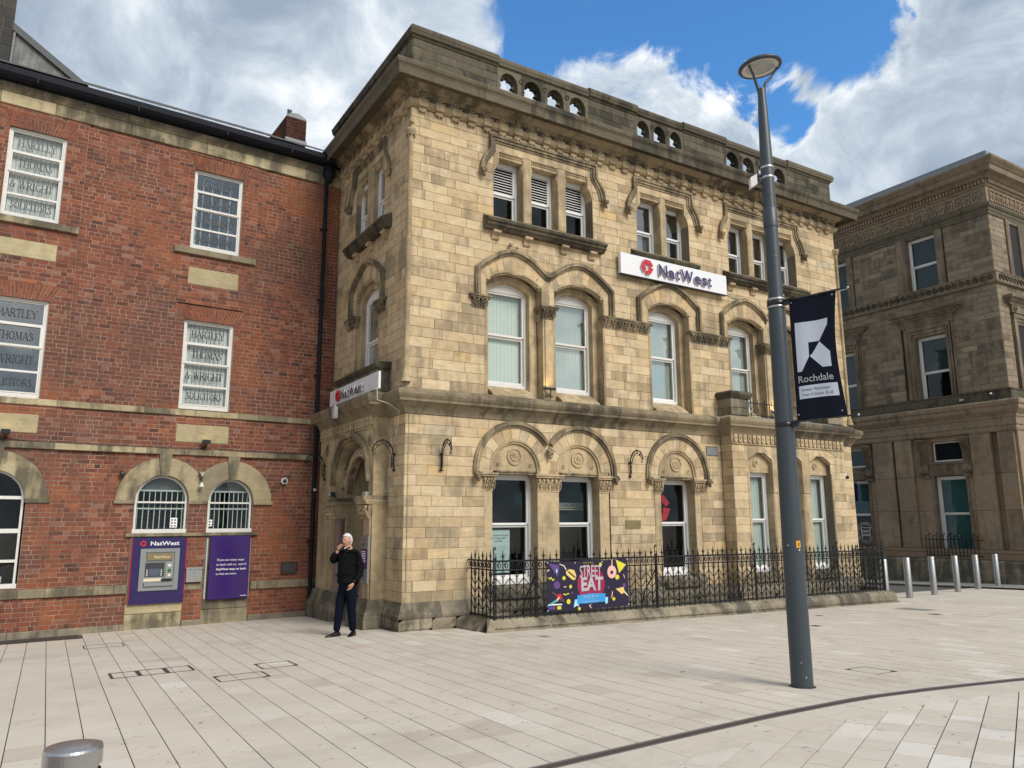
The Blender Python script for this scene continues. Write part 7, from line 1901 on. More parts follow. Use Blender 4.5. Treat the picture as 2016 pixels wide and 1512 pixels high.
mb = MB(); mb.tube([Vector((LX, LY, 6.08))+sx*.075, Vector((LX, LY, 6.08))+sx*.15], .02, 5, raw=True); mb.tube([Vector((LX, LY, 5.98))+sx*.07, Vector((LX, LY, 5.98))+sx*.14], .014, 5, raw=True); mb.build('bracket', 'dark_metal', t)
mb = MB(); mb.tube([Vector((LX, LY, 5.92))+sx*.10, Vector((LX, LY, 5.85))+sx*.12, Vector((LX, LY, 5.75))+sx*.10, Vector((LX, LY, 5.68))+sx*.08], .006, 5, raw=True); mb.build('cable', 'plastic_black', t)
# number tag
def on_pole(zc, ang, w, h, r, name, mat, parent, txt=None):
    """curved label on the pole; ang offset from camera-facing direction"""
    base = atan2(CAM.y-LY, CAM.x-LX)+ang; mb = MB(); V = []; n = 5
    for k in range(n+1):
        a = base-w/2/r+w/r*k/n
        for z in (zc-h/2, zc+h/2): V.append((LX+r*cos(a), LY+r*sin(a), z))
    mb.add(V, [(2*k, 2*k+2, 2*k+3, 2*k+1) for k in range(n)], raw=True); return mb.build(name, mat, parent)
o = on_pole(1.69, .55, .05, .075, .1155, 'number_plate', 'orange_label', sl_)
a_ = atan2(CAM.y-LY, CAM.x-LX)+.55; nf = Frame((LX+.117*cos(a_), LY+.117*sin(a_), 0), (-sin(a_), cos(a_), 0), (cos(a_), sin(a_), 0))
text_mb('1', nf, -.012, 1.668, .045, .0005, 0, bold=.04, parent=o, mat='black_ink')
on_pole(1.63, .62, .016, .016, .1156, 'sticker', 'plastic_white', sl_); on_pole(1.68, -.45, .03, .006, .1156, 'scratch', 'plastic_white', sl_); on_pole(.30, .4, .008, .016, .1166, 'sticker', 'plastic_white', sl_); on_pole(.45, .05, .01, .008, .1166, 'sticker', 'plastic_white', sl_)
mb = MB(); mb.lathe(LX, LY, [(.118, LG+.008), (.14, LG+.004), (.145, LG-.02)], 28); mb.build('base_seal', 'dark_metal', sl_)
# banner on the pole: plane runs towards the camera and right
bd_ = Vector((.231, -.973, 0)).normalized(); bnn = Vector((-bd_.y, bd_.x, 0)); bnn = -bnn if bnn.dot(CAM-Vector((LX, LY, 0))) < 0 else bnn
PF = Frame((LX, LY, 0), bd_, bnn)
pb = thing('lamp_banner', 'black banner with white R logo and town name hung from the lamp post', 'banner', (LX, LY, 3.8))
for (z, zz_) in ((4.455, 1), (3.02, -1)):
    mb = MB()
    for dz in (-.045, .045):
        mb.lathe(LX, LY, [(.100, z+dz-.012), (.103, z+dz-.010), (.103, z+dz+.010), (.100, z+dz+.012)], 26)
    mb.build('clamp_band', 'steel', pb)
    mb = MB(); mb.lathe(LX, LY, [(.100, z-.032), (.106, z-.030), (.106, z+.030), (.100, z+.032)], 26); mb.build('clamp', 'plastic_black', pb)
    mb = MB(PF); mb.box(.09, .17, -.03, .03, z-.035, z+.03); mb.tube([(.10, .03, z+.01), (.26, .05, z+.025)], .011, 5); mb.build('clamp_arm', 'plastic_black', pb)
BL, BR_ = .155, .70
ZT, ZB = 4.475, 3.055
def bx(s, t): return BL+(BR_-BL)*s - .075*sin(pi*t)*max(0, s-.0)**1.2*(.55+.45*t) + .015*(1-t)*s, ZB+(ZT-ZB)*t+.012*sin(pi*s)*(-1 if t > .5 else .6)
def bw(s, t): return .012*sin(3.2*s+2.5*t)+.008*sin(11*s-2*t)*(.4+abs(t-.5))
mb = MB(PF); nx, nz = 22, 40; V = []
for side in (0, -.004):
    for j in range(nz+1):
        for i in range(nx+1):
            s, t = i/nx, j/nz; u, z = bx(s, t); V.append((u, bw(s, t)+side, z))
o_ = (nx+1)*(nz+1); Fq = []
for j in range(nz):
    for i in range(nx):
        a = j*(nx+1)+i; Fq += [(a, a+1, a+nx+2, a+nx+1), (o_+a, o_+a+nx+1, o_+a+nx+2, o_+a+1)]
mb.smooth = True; mb.add(V, Fq); pc = mb.build('cloth', 'banner_cloth', pb)
for z, r_ in ((ZT-.003, .012), (ZB+.003, .011)):
    mb = MB(PF); mb.tube([(.10, .0, z-.004), (BR_+.13, .0, z+.0)], r_, 7); mb.build('rod', 'plastic_black', pb)
    mb = MB(PF); mb.ball((BR_+.13, 0, z), .014, 7, 5); mb.build('rod_end', 'steel', pb)
def onb(P, d, mat, name='print'):      # polygon in (s,t) on the cloth, subdivided in t
    bm = bmesh.new(); vs = [bm.verts.new((s, t, 0)) for s, t in P]; bm.faces.new(vs); bmesh.ops.triangulate(bm, faces=bm.faces[:])
    for _ in range(3): bmesh.ops.subdivide_edges(bm, edges=[e for e in bm.edges if e.calc_length() > .12], cuts=1, use_grid_fill=True)
    bmesh.ops.triangulate(bm, faces=bm.faces[:])
    bm.verts.ensure_lookup_table(); mb = MB(PF); pts = []
    for v in bm.verts:
        s, t = v.co.x, v.co.y; u, z = bx(s, t); pts.append((u, bw(s, t)+d, z))
    mb.add(pts, [tuple(v.index for v in f.verts) for f in bm.faces]); bm.free(); return mb.build(name, mat, pc)
onb([(.10, .795), (.835, .795+.0), (.83, .745), (.63, .625), (.385, .625), (.385, .50), (.20, .385), (.10, .385)], .003, 'banner_white')
onb([(.40, .50), (.635, .62), (.86, .525), (.86, .40), (.66, .40)], .003, 'banner_white')
onb([(.10, .165), (.925, .165), (.925, .268), (.10, .268)], .003, 'banner_white')
def ptext(s, s0, t0, h, w, mat, bold=0.):
    o = text_mb(s, WORLD, s0, t0, h, 0, 0, bold=bold, parent=pc, width=w, mat=mat)
    for v in o.data.vertices:
        ss, tt = v.co.x, v.co.z; u, z = bx(ss, tt); v.co = Vector(PF.p(u, bw(ss, tt)+.0045, z))
ptext('Rochdale', .09, .295, .058, .76, 'white_ink', .01); ptext('Greater Manchester', .15, .225, .022, .62, 'black_ink'); ptext('Town of Culture  25-26', .15, .185, .022, .66, 'black_ink')
for (s, t) in ((.05, .97), (.93, .97), (.05, .045), (.92, .045)):
    u, z = bx(s, t); mb = MB(PF); mb.ring(u, z, .004, .010, bw(s, t)+.002, bw(s, t)+.006, n=10); mb.build('eyelet', 'steel', pc)
# ---------------------------------------------------------------- bank signs
sg = thing('fascia_sign', 'long white bank fascia sign with raised purple letters and red emblem on the front wall', 'sign', FRONT.p(7, .1, 7.9))
mb = MB(FRONT); mb.box(5.30, 8.81, .07, .16, 7.66, 8.17); mb.build('panel', 'sign_white', sg)
mb = MB(FRONT); mb.box(5.29, 8.82, .06, .166, 7.645, 7.662); mb.build('trim', 'dark_metal', sg)
mb = MB(FRONT); mb.box(5.4, 8.7, .0, .07, 7.75, 8.05); mb.build('mounting', 'dark_metal', sg)
def letters3d(txt, fr, u, z, h, width, d0, d1, mat, back, parent):
    ws = {'N': .75, 'a': .60, 't': .38, 'W': 1.08, 'e': .62, 's': .52}; tot = sum(ws[c] for c in txt); x = u
    for i, c in enumerate(txt):
        o = text_mb(c, fr, 0, z, h, d0, d1-d0, bold=.03, name='letter', mat=mat, parent=parent)
        o.data.materials.append(MATS[back])
        us = [(Vector(v.co)-fr.O).dot(fr.U) for v in o.data.vertices]; a, b = min(us), max(us); w = ws[c]/tot*width
        g = .022*h/.3; k = (w-2*g)/(b-a)
        for v in o.data.vertices:
            q = (v.co-fr.O).dot(fr.U); v.co += fr.U*((x+g+(q-a)*k)-q)
        for p in o.data.polygons:
            if abs(p.normal.dot(fr.N)) < .5: p.material_index = 1
        x += w
letters3d('NatWest', FRONT, 6.42, 7.77, .30, 1.82, .175, .215, 'letter_purple', 'plastic_white', sg)
for k in range(3):
    a = pi/2+k*2*pi/3; r = .19; cu_, cz_ = 6.08, 7.925
    def P(x, y):
        c, s = cos(a-pi/2), sin(a-pi/2); return (cu_+r*(x*c-y*s), cz_+r*(x*s+y*c))
    mb = MB(FRONT); q = EMB(P)
    mb.prism(q, .20, .22); mb.build('emblem', 'red', sg); mb = MB(FRONT); mb.prism(q, .175, .198); mb.build('emblem_back', 'plastic_white', sg)
sg = thing('fascia_sign', 'smaller white bank sign with purple letters on the side wall above the doorway', 'sign', SIDE.p(-1.8, .35, 4.6))
mb = MB(SIDE); mb.box(-3.27, -.37, .37, .415, 4.50, 4.84); mb.build('panel', 'sign_white', sg)
letters3d('NatWest', SIDE, -2.42, 4.56, .205, 1.28, .43, .46, 'letter_purple', 'plastic_white', sg)
for k in range(3):
    a = pi/2+k*2*pi/3; r = .13; cu_, cz_ = -2.66, 4.67
    mb = MB(SIDE); q = EMB(P); mb.prism(q, .43, .46); mb.build('emblem', 'red', sg)
PE = PD+.037
db = thing('opening_hours_sign', 'slim grey and purple opening hours board on the doorway pilaster', 'sign', SIDE.p(-.98, .33, 1.2))
mb = MB(SIDE); mb.box(-1.16, -.80, PE, PE+.035, .80, 1.68); mb.build('board', 'grey_metal', db)
mb = MB(SIDE); mb.box(-1.15, -.81, PE+.035, PE+.037, 1.07, 1.44); mb.build('band', 'purple', db)
mb = MB(SIDE)
for i in range(7): mb.box(-1.11, -.90, PE+.037, PE+.038, 1.385-i*.032, 1.40-i*.032)
for i in range(3): mb.box(-1.11, -.95, PE+.037, PE+.038, 1.12-i*.015, 1.126-i*.015)
mb.build('print', 'white_ink', db)
mb = MB(SIDE)
for i in range(4): mb.box(-1.11, -.93, PE+.035, PE+.037, 1.02-i*.05, 1.03-i*.05)
mb.box(-1.12, -.93, PE+.035, PE+.037, 1.53, 1.545); mb.box(-1.12, -.97, PE+.035, PE+.037, 1.50, 1.515); mb.build('print', 'black_ink', db)
emblem(SIDE, -.98, 1.62, .035, PE+.036, PE+.04, db)
# scroll brackets
def scroll(fr, u, z0, label, d0=0., flip=1):
    t = thing('scroll_bracket', label, 'bracket', fr.p(u, d0, z0+.1), 'wrought iron scroll brackets on the bank walls')
    mb = MB(fr); mb.tube([(u, d0+.03, z0), (u, d0+.035, z0+.30), (u, d0+.06, z0+.42), (u, d0+.14, z0+.54), (u, d0+.26, z0+.585), (u, d0+.38, z0+.54), (u, d0+.45, z0+.44), (u, d0+.47, z0+.35)], .014, 6)
    mb.tube([(u, d0+.075, z0+.04), (u, d0+.085, z0+.28), (u, d0+.12, z0+.40), (u, d0+.20, z0+.49), (u, d0+.28, z0+.51), (u, d0+.36, z0+.47), (u, d0+.41, z0+.40)], .009, 5); mb.build('arch_bar', 'black_iron', t)
    for (cd_, cz_, r, s_) in ((.11, .50, .040, 0), (.19, .545, .035, 1), (.28, .555, .035, 2), (.37, .50, .035, 3), (.42, .40, .04, 4), (.055, .34, .03, 1), (.055, .24, .028, 2), (.055, .14, .026, 3), (.44, .33, .035, 2)):
        mb = MB(fr); mb.tube([(u, d0+cd_+r*(1-i/14)*cos(s_+i*.62), z0+cz_-.02+r*(1-i/14)*sin(s_+i*.62)) for i in range(12)], .006, 4); mb.build('scroll', 'black_iron', t)
    mb = MB(fr); mb.box(u-.02, u+.02, d0, d0+.035, z0-.015, z0+.02); mb.box(u-.02, u+.02, d0, d0+.035, z0+.30, z0+.33); mb.box(u-.03, u+.03, d0+.0, d0+.05, z0+.30, z0+.315); mb.tube([(u-.05, d0+.03, z0), (u+.04, d0+.03, z0)], .012, 5); mb.build('fixing', 'black_iron', t)
scroll(FRONT, .76, 2.93, 'black scroll bracket on the front wall nearest the building corner'); scroll(FRONT, 5.50, 2.93, 'black scroll bracket between the paired and single arches')
scroll(SIDE, -.45, 2.93, 'black scroll bracket on the side wall right of the pointed doorway'); scroll(SIDE, -3.75, 2.90, 'black scroll bracket on the side wall next to the drainpipe', d0=PD)
# brass plate, floodlights, cameras, cables
t = thing('brass_plate', 'small brass name plate between the paired and single ground windows', 'plaque', FRONT.p(5.55, 0, 1.87))
mb = MB(FRONT); mb.box(5.33, 5.77, 0, .012, 1.78, 1.965); mb.build('plate', 'brass', t)
for u in (5.36, 5.74):
    mb = MB(FRONT); mb.disc(u, 1.87, .010, .012, .02, 8); mb.build('screw', 'dark_metal', t)
for (u, d, lab) in ((3.22, .18, 'small uplight on the ledge lighting the pilaster between the paired windows'), (10.42, .18, 'small uplight on the balcony lighting the far paired windows')):
    t = thing('uplight', lab, 'uplight', FRONT.p(u, d, 4.5))
    mb = MB(FRONT); mb.box(u-.16, u+.14, d-.04, d+.05, 4.70, 4.735); mb.build('head', 'plastic_black', t)
    mb = MB(FRONT); mb.tube([(u+.02, d, 4.50), (u+.03, d, 4.70)], .012, 5); mb.tube([(u-.13, d+.02, 4.62), (u-.14, d, 4.70)], .008, 5); mb.tube([(u-.13, d+.02, 4.62), (u+.02, d, 4.6)], .008, 5); mb.build('stand', 'plastic_black', t)
    mb = MB(FRONT); mb.add([(u-.13, d-.03, 4.737), (u+.11, d-.03, 4.737), (u+.11, d+.0, 4.737), (u-.13, d+.0, 4.737)], [(0, 1, 2, 3)]); mb.build('lamp_lens', 'lamp_lit', t)
    l = bpy.data.lights.new('uplight_lamp', 'AREA'); l.energy = 2.2; l.size = .12; l.color = (1, .70, .34); lo = bpy.data.objects.new('lamp', l); COL.objects.link(lo); lo.location = FRONT.p(u-.02, .13, 4.76); lo.rotation_euler = (pi+.35, 0, 0); lo.parent = t; lo.matrix_parent_inverse = PINV[t.name]
t = thing('security_camera', 'small white box camera on the far right end of the bank wall', 'camera', FRONT.p(13.25, 0, 3.1))
mb = MB(FRONT); mb.box(13.18, 13.30, 0, .06, 3.06, 3.22); mb.build('mount', 'plastic_white', t); mb = MB(FRONT); mb.ball((13.28, .09, 3.12), .05, 8, 6); mb.build('lens', 'plastic_black', t)
t = thing('wall_box', 'small pale alarm box under the ledge above the side doorway', 'alarm box', SIDE.p(-2.3, .4, 4.2))
mb = MB(SIDE); mb.box(-2.36, -2.20, .58, .66, 4.12, 4.36); mb.build('body', 'lamp_glass', t); mb = MB(SIDE); mb.ball((-2.27, .62, 4.38), .03, 7, 5); mb.build('knob', 'lamp_glass', t)
t = thing('ledge_spotlight', 'tilted spotlight on the left capital of the pointed doorway', 'spotlight', SIDE.p(-3.0, .3, 2.5))
mb = MB(SIDE); mb.box(-3.12, -2.96, .32, .42, 2.50, 2.60); mb.build('head', 'dark_metal', t); mb = MB(SIDE); mb.box(-3.11, -2.97, .42, .424, 2.51, 2.59); mb.build('glass', 'lamp_glass', t)
t = thing('junction_box', 'grey junction box on the right capital of the pointed doorway', 'junction box', SIDE.p(-1.1, .3, 2.5))
mb = MB(SIDE); mb.box(-1.16, -.98, .28, .38, 2.465, 2.54); mb.build('body', 'lamp_glass', t)
mb = MB(SIDE); mb.tube([(-.36, .45, 4.50), (-.30, .46, 4.35), (-.25, .48, 4.25), (-.14, .30, 4.18), (-.12, .08, 4.05), (-.30, .02, 3.7), (-.60, .01, 3.4), (-.74, .01, 2.9), (-.76, .01, 2.55), (-.98, .32, 2.5)], .006, 5); tagged(mb.build('cable', 'plastic_white'), 'loose white cable hanging from the side sign down past the doorway', 'cable')
mb = MB(SIDE); mb.tube([(-4.28, .02, 4.2), (-4.26, .05, 4.0), (-4.22, .04, 3.8), (-4.24, .03, 3.55), (-4.3, .02, 3.5)], .007, 5); tagged(mb.build('cable', 'plastic_black'), 'dark looped cable beside the top of the drainpipe at the porch', 'cable')
mb = MB(FRONT); mb.tube([(8.82, .10, 7.80), (8.95, .05, 7.78), (9.15, .03, 7.70), (9.4, .03, 7.68), (9.65, .09, 7.74)], .010, 5); tagged(mb.build('cable', 'lamp_glass'), 'pale cable running from the front sign to the next hood mould', 'cable')
# grasses on the ledges
gs = MB()
for i in range(150):
    u = random.uniform(-3.4, -.1) if random.random() < .8 else random.uniform(-.1, .2)
    z0 = 4.48 if u > -.36 else 4.84; d = random.uniform(.02, .2) if u > -.36 else random.uniform(.30, .42)
    if random.random() < .4: u = random.uniform(-3.3, -.8); z0 = 5.12; d = random.uniform(.05, .3)
    gs.fr = SIDE; h = random.uniform(.05, .16); gs.tube([(u, d, z0), (u+random.uniform(-.04, .04), d+.01, z0+h*.6), (u+random.uniform(-.09, .09), d+.03, z0+h)], [.003, .002, .0008], 3, cap=False)
tagged(gs.build('ledge_grass', 'dry_grass', kind='stuff'), 'dry weeds growing along the ledge over the side doorway', 'weeds')
ms = MB(RB)
for i in range(260):
    u = random.uniform(-6.2, -.5); d = random.uniform(.06, .44); ms.ball((u, d, 6.27), random.uniform(.01, .035), 5, 3, sc=(1, 1, .4))
tagged(ms.build('ledge_moss', 'moss', kind='stuff'), 'green moss patches on the cornice ledge of the brown building', 'moss')
# things seen through the ground floor windows
nt_ = thing('window_notice', 'pale blue closing notice poster inside the first ground floor window', 'poster', FRONT.p(2.3, -.4, 1.4))
PWF = Frame((0, .40, 0), (1, 0, 0), (0, -1, 0))
mb = MB(PWF); mb.box(2.02, 2.56, -.0, .004, .92, 1.78); pp = mb.build('sheet', 'paper', nt_)
for i, s_ in enumerate(('This branch is closing', 'on 19 June 2025', 'at 12.00')): text_mb(s_, PWF, (2.06, 2.13, 2.21)[i], 1.66-i*.058, .034, .005, 0, bold=.02, parent=pp, mat='black_ink', width=(.46, .33, .17)[i])
mb = MB(PWF)
for i in range(16):
    if i in (5, 11): continue
    mb.box(2.07, 2.07+random.uniform(.12, .19), .004, .005, 1.45-i*.025, 1.455-i*.025); mb.box(2.31, 2.31+random.uniform(.12, .19), .004, .005, 1.45-i*.025, 1.455-i*.025)
mb.build('print', 'grey_metal', pp)
lt = thing('interior_sign', 'grey Lets talk hanging sign inside the second ground floor window', 'sign', FRONT.p(4.2, -.8, 2.2))
IF = Frame((0, .75, 0), (1, 0, 0), (0, -1, 0))
mb = MB(IF); mb.box(3.7, 4.9, -.05, 0, 2.24, 2.36); mb.build('board', 'lamp_glass', lt); mb = MB(IF); mb.box(3.7, 4.85, -.05, 0.01, 2.20, 2.225); mb.build('strip', 'ink_cream', lt)
text_mb("Let's talk", IF, 4.17, 2.28, .05, .002, 0, parent=lt, mat='black_ink', width=.30)
em = thing('window_emblem', 'large red bank emblem hanging inside the third ground floor window', 'emblem', FRONT.p(6.75, -.5, 2.2))
for k in range(3):
    a = pi/2+k*2*pi/3+.1; r = .34; cu_, cz_ = 6.74, 2.25
    EF = Frame((0, .43, 0), (1, 0, 0), (0, -1, 0)); mb = MB(EF); q = EMB(P); mb.prism(q, -.02, .02); mb.build('bar', 'red', em)
mb = MB(EF); mb.tube([(6.74, 0, 2.5), (6.74, 0, 2.95)], .008, 5); mb.build('hanger', 'plastic_white', em)
for (u, w) in ((2.35, .05), (2.62, .05), (4.45, .04), (7.2, .06)):
    pass
# stones lodged above the hood
mb = MB(FRONT); mb.ball((2.33, .07, 7.79), .045, 8, 5); mb.ball((2.50, .06, 7.76), .03, 7, 5); tagged(mb.build('lodged_stone', 'plinth_stone'), 'two small dark stubs on the wall above the first hood mould', 'stub')
# ================================================================ the man
PX, PY = -.985, .10
PG = gz(PX, PY)
man = thing('person', 'white haired man in black jacket and navy trousers raising a hand to his face', 'person', (PX, PY, PG))
# local axes: he walks/faces towards picture left, turned a little to the camera
fw = Vector((-.94, -.34, 0)).normalized(); lf_ = Vector((fw.y*-1, fw.x, 0)); lf_ = Vector((-fw.y, fw.x, 0))     # fw forward, lf_ = his left
def H(f, l, z): return Vector((PX, PY, PG))+fw*f+lf_*l+Vector((0, 0, z))
def skin_body(name, nodes, edges, mat, parent, lvl=2, root=0):
    me = bpy.data.meshes.new(name); me.from_pydata([tuple(n[0]) for n in nodes], edges, []); o = bpy.data.objects.new(name, me); COL.objects.link(o)
    m = o.modifiers.new('skin', 'SKIN'); m.use_smooth_shade = True
    if not me.skin_vertices: bpy.context.view_layer.objects.active = o
    sv = me.skin_vertices[0].data if me.skin_vertices else None
    for i, n in enumerate(nodes):
        sv[i].radius = n[1] if isinstance(n[1], tuple) else (n[1], n[1]); sv[i].use_root = (i == root)
    s = o.modifiers.new('sub', 'SUBSURF'); s.levels = lvl; s.render_levels = lvl
    dg = bpy.context.evaluated_depsgraph_get(); dg.update(); ev = o.evaluated_get(dg); nm = bpy.data.meshes.new_from_object(ev)
    bpy.data.objects.remove(o); bpy.data.meshes.remove(me)
    for p in nm.polygons: p.use_smooth = True
    nm.materials.clear(); nm.materials.append(MATS[mat]); nm.name = name
    nm.attributes.new('tone', 'FLOAT', 'FACE')
    return link(name, nm, parent)
# body (skin): head core, neck, arms hidden mostly; one continuous mesh
hipz = .90
body = skin_body('body', [
    (H(0, 0, .96), (.10, .075)), (H(.0, 0, 1.12), (.09, .07)), (H(.0, 0, 1.30), (.11, .07)), (H(.0, 0, 1.42), (.08, .055)), (H(.012, 0, 1.50), .062), (H(.045, 0, 1.575), .060),
    (H(-.01, .17, 1.40), .04), (H(-.07, .225, 1.13), .036), (H(.03, .20, .93), .030),
    (H(.03, -.17, 1.40), .04), (H(.20, -.225, 1.27), .036), (H(.195, -.08, 1.47), .030),
    (H(-.005, .085, .80), .06), (H(-.005, .095, .45), .045), (H(-.055, .095, .09), .035),
    (H(.02, -.085, .80), .06), (H(.115, -.085, .45), .045), (H(.165, -.085, .09), .035)],
    [(0, 1), (1, 2), (2, 3), (3, 4), (4, 5), (3, 6), (6, 7), (7, 8), (3, 9), (9, 10), (10, 11), (0, 12), (12, 13), (13, 14), (0, 15), (15, 16), (16, 17)], 'skin', man)
# head: shaped ellipsoid with features, turned slightly down and left
def head():
    bm = bmesh.new(); bmesh.ops.create_uvsphere(bm, u_segments=28, v_segments=20, radius=1.0)
    hc = H(.060, 0, 1.640); f_ = (fw*.94+lf_*.16+Vector((0, 0, -.10))).normalized(); r_ = f_.cross(Vector((0, 0, 1))).normalized()*-1; u_ = f_.cross(r_).normalized(); u_ = u_ if u_.z > 0 else -u_
    for v in bm.verts:
        x, y, z = v.co            # x forward, y left, z up
        k = 1.0
        X = x*.098; Y = y*.074; Z = z*.118
        if z < 0: Y *= 1-.28*(-z); X *= 1-.10*(-z)
        if x > .3:
            X += .004*math.exp(-((z+.78)/.2)**2)*math.exp(-(y/.3)**2)*2.2      # chin
            X += .028*math.exp(-((z+.10)/.17)**2)*math.exp(-(y/.16)**2)      # nose
            X -= .010*math.exp(-((z-.12)/.10)**2)*math.exp(-((abs(y)-.36)/.18)**2)   # eye sockets
            X += .008*math.exp(-((z-.30)/.10)**2)*math.exp(-((abs(y)-.3)/.3)**2)     # brow
            X += .006*math.exp(-((z+.42)/.07)**2)*math.exp(-(y/.22)**2)      # lips
        if x < 0: X *= 1.06
        v.co = hc+f_*X+r_*(-Y)+u_*Z
    me = bpy.data.meshes.new('head'); bm.to_mesh(me); bm.free()
    for p in me.polygons: p.use_smooth = True
    me.materials.append(MATS['skin']); me.attributes.new('tone', 'FLOAT', 'FACE'); o = link('head', me, body)
    hr = MB(); V = []
    # hair: cap shell over crown, back and sides with slight roughness
    bm = bmesh.new(); bmesh.ops.create_uvsphere(bm, u_segments=30, v_segments=22, radius=1.0); dele = []
    for v in bm.verts:
        x, y, z = v.co
        keep = (z > .52-.05*x and not (x > .62 and z < .60)) or (x < .10 and z > -.62+.25*max(x, -.4)) 
        if not keep: dele.append(v); continue
        q = 1.0+.03*sin(23*y+3*x)*cos(17*z)+random.uniform(-.012, .02)
        X = x*.106*q; Y = y*.083*q; Z = z*.129*q
        if x < 0: X *= 1.06
        if z < 0: Y *= 1-.20*(-z)
        v.co = hc+f_*X+r_*(-Y)+u_*Z
    bmesh.ops.delete(bm, geom=dele, context='VERTS'); me = bpy.data.meshes.new('hair'); bm.to_mesh(me); bm.free()
    for p in me.polygons: p.use_smooth = True
    me.materials.append(MATS['hair_white']); me.attributes.new('tone', 'FLOAT', 'FACE'); link('hair', me, body)
    for s_ in (-1, 1):
        mb = MB(); mb.ball(hc+f_*-.005+r_*(-s_*.072)+u_*-.005, .026, 9, 6, raw=True, sc=(.7, .45, 1.15)); mb.build('ear', 'skin', body)
        mb = MB(); mb.ball(hc+f_*.086+r_*(-s_*.028)+u_*.012, .008, 8, 5, raw=True); mb.build('eye', 'eye_dark', body)
        mb = MB(); mb.tube([hc+f_*.092+r_*(-s_*.014)+u_*.032, hc+f_*.092+r_*(-s_*.03)+u_*.036, hc+f_*.083+r_*(-s_*.046)+u_*.030], .004, 4, raw=True); mb.build('eyebrow', 'hair_white', body)
    mb = MB(); mb.tube([hc+f_*.088+r_*.02+u_*-.052, hc+f_*.094+u_*-.050, hc+f_*.088+r_*-.02+u_*-.052], .0035, 4, raw=True); mb.build('mouth', 'eye_dark', body)
    return hc, f_, r_, u_
hc, f_, r_, u_ = head()
# jacket: torso + both sleeves grown as one; slightly open hem
jk = skin_body('jacket', [
    (H(.01, 0, .86), (.215, .180)), (H(.01, 0, .93), (.212, .178)), (H(.0, 0, 1.05), (.205, .170)), (H(.0, 0, 1.20), (.215, .172)), (H(.0, 0, 1.33), (.220, .165)), (H(.0, 0, 1.43), (.165, .125)), (H(.012, 0, 1.505), (.085, .085)),
    (H(-.01, .185, 1.405), .088), (H(-.06, .225, 1.25), .082), (H(-.075, .225, 1.13), .075), (H(-.03, .225, 1.00), .064), (H(.03, .20, .93), .058),
    (H(.03, -.185, 1.405), .088), (H(.12, -.225, 1.32), .080), (H(.20, -.225, 1.27), .074), (H(.215, -.16, 1.36), .064), (H(.20, -.10, 1.445), .054)],
    [(0, 1), (1, 2), (2, 3), (3, 4), (4, 5), (5, 6), (4, 7), (7, 8), (8, 9), (9, 10), (10, 11), (4, 12), (12, 13), (13, 14), (14, 15), (15, 16)], 'jacket', body, root=3)
mb = MB(); mb.tube([H(.10, 0, 1.45), H(.135, 0, 1.33), H(.142, 0, 1.1), H(.15, 0, .86)], .004, 4, raw=True); mb.build('zip', 'dark_metal', body)
mb = MB(); c = H(.11, -.09, 1.27); mb.ball(c, .012, 6, 4, raw=True); mb.ball(H(.112, -.09, 1.235), .009, 6, 4, raw=True); mb.build('badge', 'plastic_white', body)
mb = MB(); mb.tube([H(.03, .055, 1.52), H(.085, .03, 1.50), H(.10, 0, 1.475), H(.085, -.03, 1.50), H(.03, -.055, 1.52)], .016, 6, raw=True); mb.build('collar', 'jacket', body)
mb = MB(); mb.tube([H(.045, .04, 1.535), H(.095, .02, 1.515), H(.108, 0, 1.49), H(.095, -.02, 1.515), H(.045, -.04, 1.535)], .010, 6, raw=True); mb.build('shirt_collar', 'plastic_white', body)
mb = MB(); mb.tube([H(.0, 0, 1.50), H(.04, 0, 1.545), H(.05, 0, 1.58)], .052, 12, raw=True); mb.build('neck', 'skin', body)
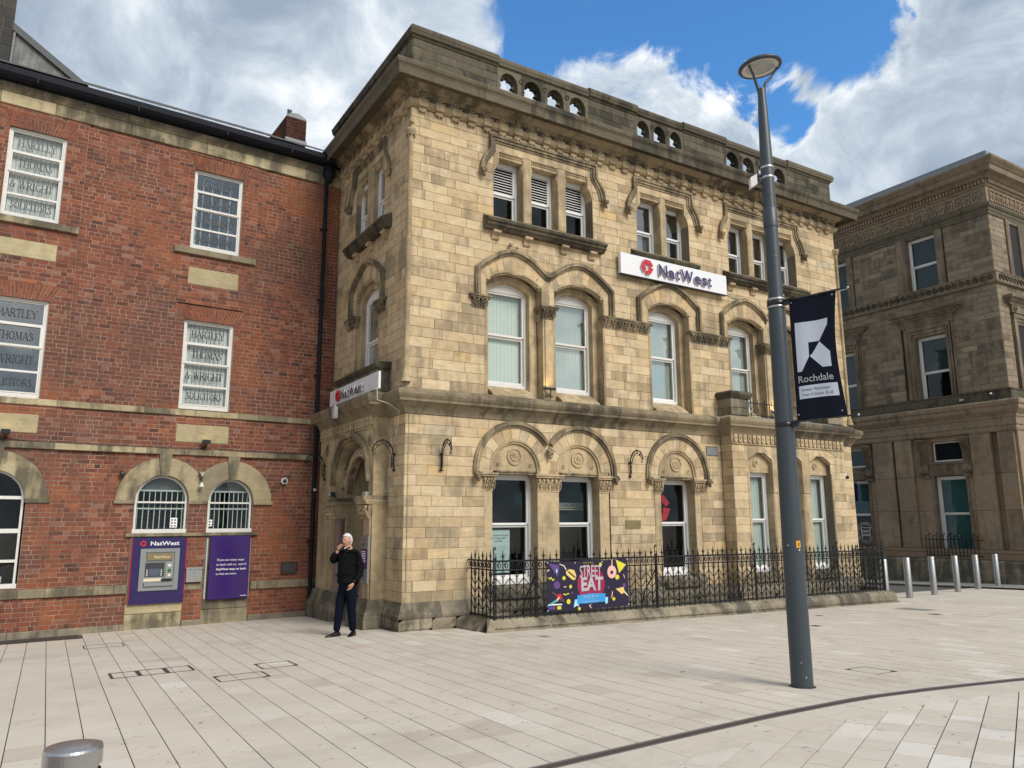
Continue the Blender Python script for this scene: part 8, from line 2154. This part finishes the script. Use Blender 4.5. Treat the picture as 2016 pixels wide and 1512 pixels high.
# trousers: waist + two legs
tr = skin_body('trousers', [
    (H(.0, 0, .98), (.16, .13)), (H(.0, 0, .88), (.165, .14)),
    (H(-.005, .088, .78), .112), (H(.0, .10, .60), .094), (H(-.005, .095, .45), .080), (H(-.035, .095, .25), .070), (H(-.055, .095, .07), .066),
    (H(.02, -.088, .78), .112), (H(.08, -.10, .60), .094), (H(.115, -.085, .45), .080), (H(.135, -.085, .25), .070), (H(.165, -.085, .07), .066)],
    [(0, 1), (1, 2), (2, 3), (3, 4), (4, 5), (5, 6), (1, 7), (7, 8), (8, 9), (9, 10), (10, 11)], 'trousers', body, root=1)
def shoe(f0, l0, z0, ang, tilt=0.):
    c = H(f0, l0, 0); d = (fw*cos(ang)+lf_*sin(ang)).normalized(); s = Vector((-d.y, d.x, 0)); mb = MB(); n = 14; V = []
    prof = [(-.085, .034, .062), (-.06, .040, .085), (-.01, .040, .088), (.04, .040, .072), (.09, .046, .050), (.14, .044, .038), (.185, .030, .028), (.215, .012, .018)]
    for x, w, h in prof:
        for k in range(n):
            a = 2*pi*k/n; zz_ = h*.5+h*.5*sin(a); V.append(c+d*x+s*w*cos(a)+Vector((0, 0, max(.006, zz_)+z0)))
    m = len(prof); mb.add(V, [(i*n+k, i*n+(k+1) % n, (i+1)*n+(k+1) % n, (i+1)*n+k) for i in range(m-1) for k in range(n)]+[tuple(range(n)), tuple((m-1)*n+k for k in range(n))[::-1]], raw=True, smooth=True)
    sh = mb.build('shoe', 'leather', body)
    mb = MB(); Q = [(x, w*1.06) for x, w, h in prof]; P_ = [c+d*x+s*w for x, w in Q]+[c+d*x-s*w for x, w in Q[::-1]]
    k = len(P_); mb.add([p+Vector((0, 0, z0)) for p in P_]+[p+Vector((0, 0, z0+.014)) for p in P_], [tuple(range(k)), tuple(range(k, 2*k))]+[(i, (i+1) % k, k+(i+1) % k, k+i) for i in range(k)], raw=True); mb.build('sole', 'plastic_black', sh)
shoe(-.05, .10, .0, .55); shoe(.175, -.09, .0, -.05)
# hands: five separate fingers each
def hand(w0, dirn, palm, up, name, curl, parent, sc=1.0):
    """w0 wrist, dirn towards fingers, palm = palm normal, up = thumb side"""
    d = dirn.normalized(); t = up.normalized(); p = palm.normalized()
    nodes = [(w0, .024*sc), (w0+d*.035*sc, (.030*sc, .018*sc)), (w0+d*.075*sc, (.036*sc, .016*sc))]; edges = [(0, 1), (1, 2)]
    for i, (o, L) in enumerate(((.030, .074), (.010, .082), (-.010, .076), (-.029, .060))):
        b = w0+d*.080*sc+t*o*sc; k = len(nodes); c1 = (d*cos(curl*.4)+p*sin(curl*.4)); c2 = (d*cos(curl)+p*sin(curl)); c3 = (d*cos(curl*1.5)+p*sin(curl*1.5))
        nodes += [(b, .010*sc), (b+c1*L*.42*sc, .0092*sc), (b+c1*L*.42*sc+c2*L*.32*sc, .0085*sc), (b+c1*L*.42*sc+c2*L*.32*sc+c3*L*.24*sc, .0072*sc)]; edges += [(2, k), (k, k+1), (k+1, k+2), (k+2, k+3)]
    k = len(nodes); b = w0+d*.028*sc+t*.030*sc
    nodes += [(b, .012*sc), (b+(d*.6+t*.75+p*.2)*.034*sc, .011*sc), (b+(d*.6+t*.75+p*.2)*.034*sc+(d*.85+t*.3+p*.35)*.030*sc, .009*sc)]; edges += [(1, k), (k, k+1), (k+1, k+2)]
    return skin_body(name, nodes, edges, 'skin', parent, 2, root=1)
wr = H(.195, -.075, 1.475)
hand(wr, (hc+f_*.10+u_*-.045)-wr+fw*.03+Vector((0, 0, .01)), -fw*.6+Vector((0, 0, -.8)), Vector((0, 0, .4))+fw*.9, 'hand', .5, body)
wl_ = H(.035, .185, .91)
hand(wl_, fw*.5-lf_*.15+Vector((0, 0, -.8)), -lf_, fw, 'hand', .5, body)
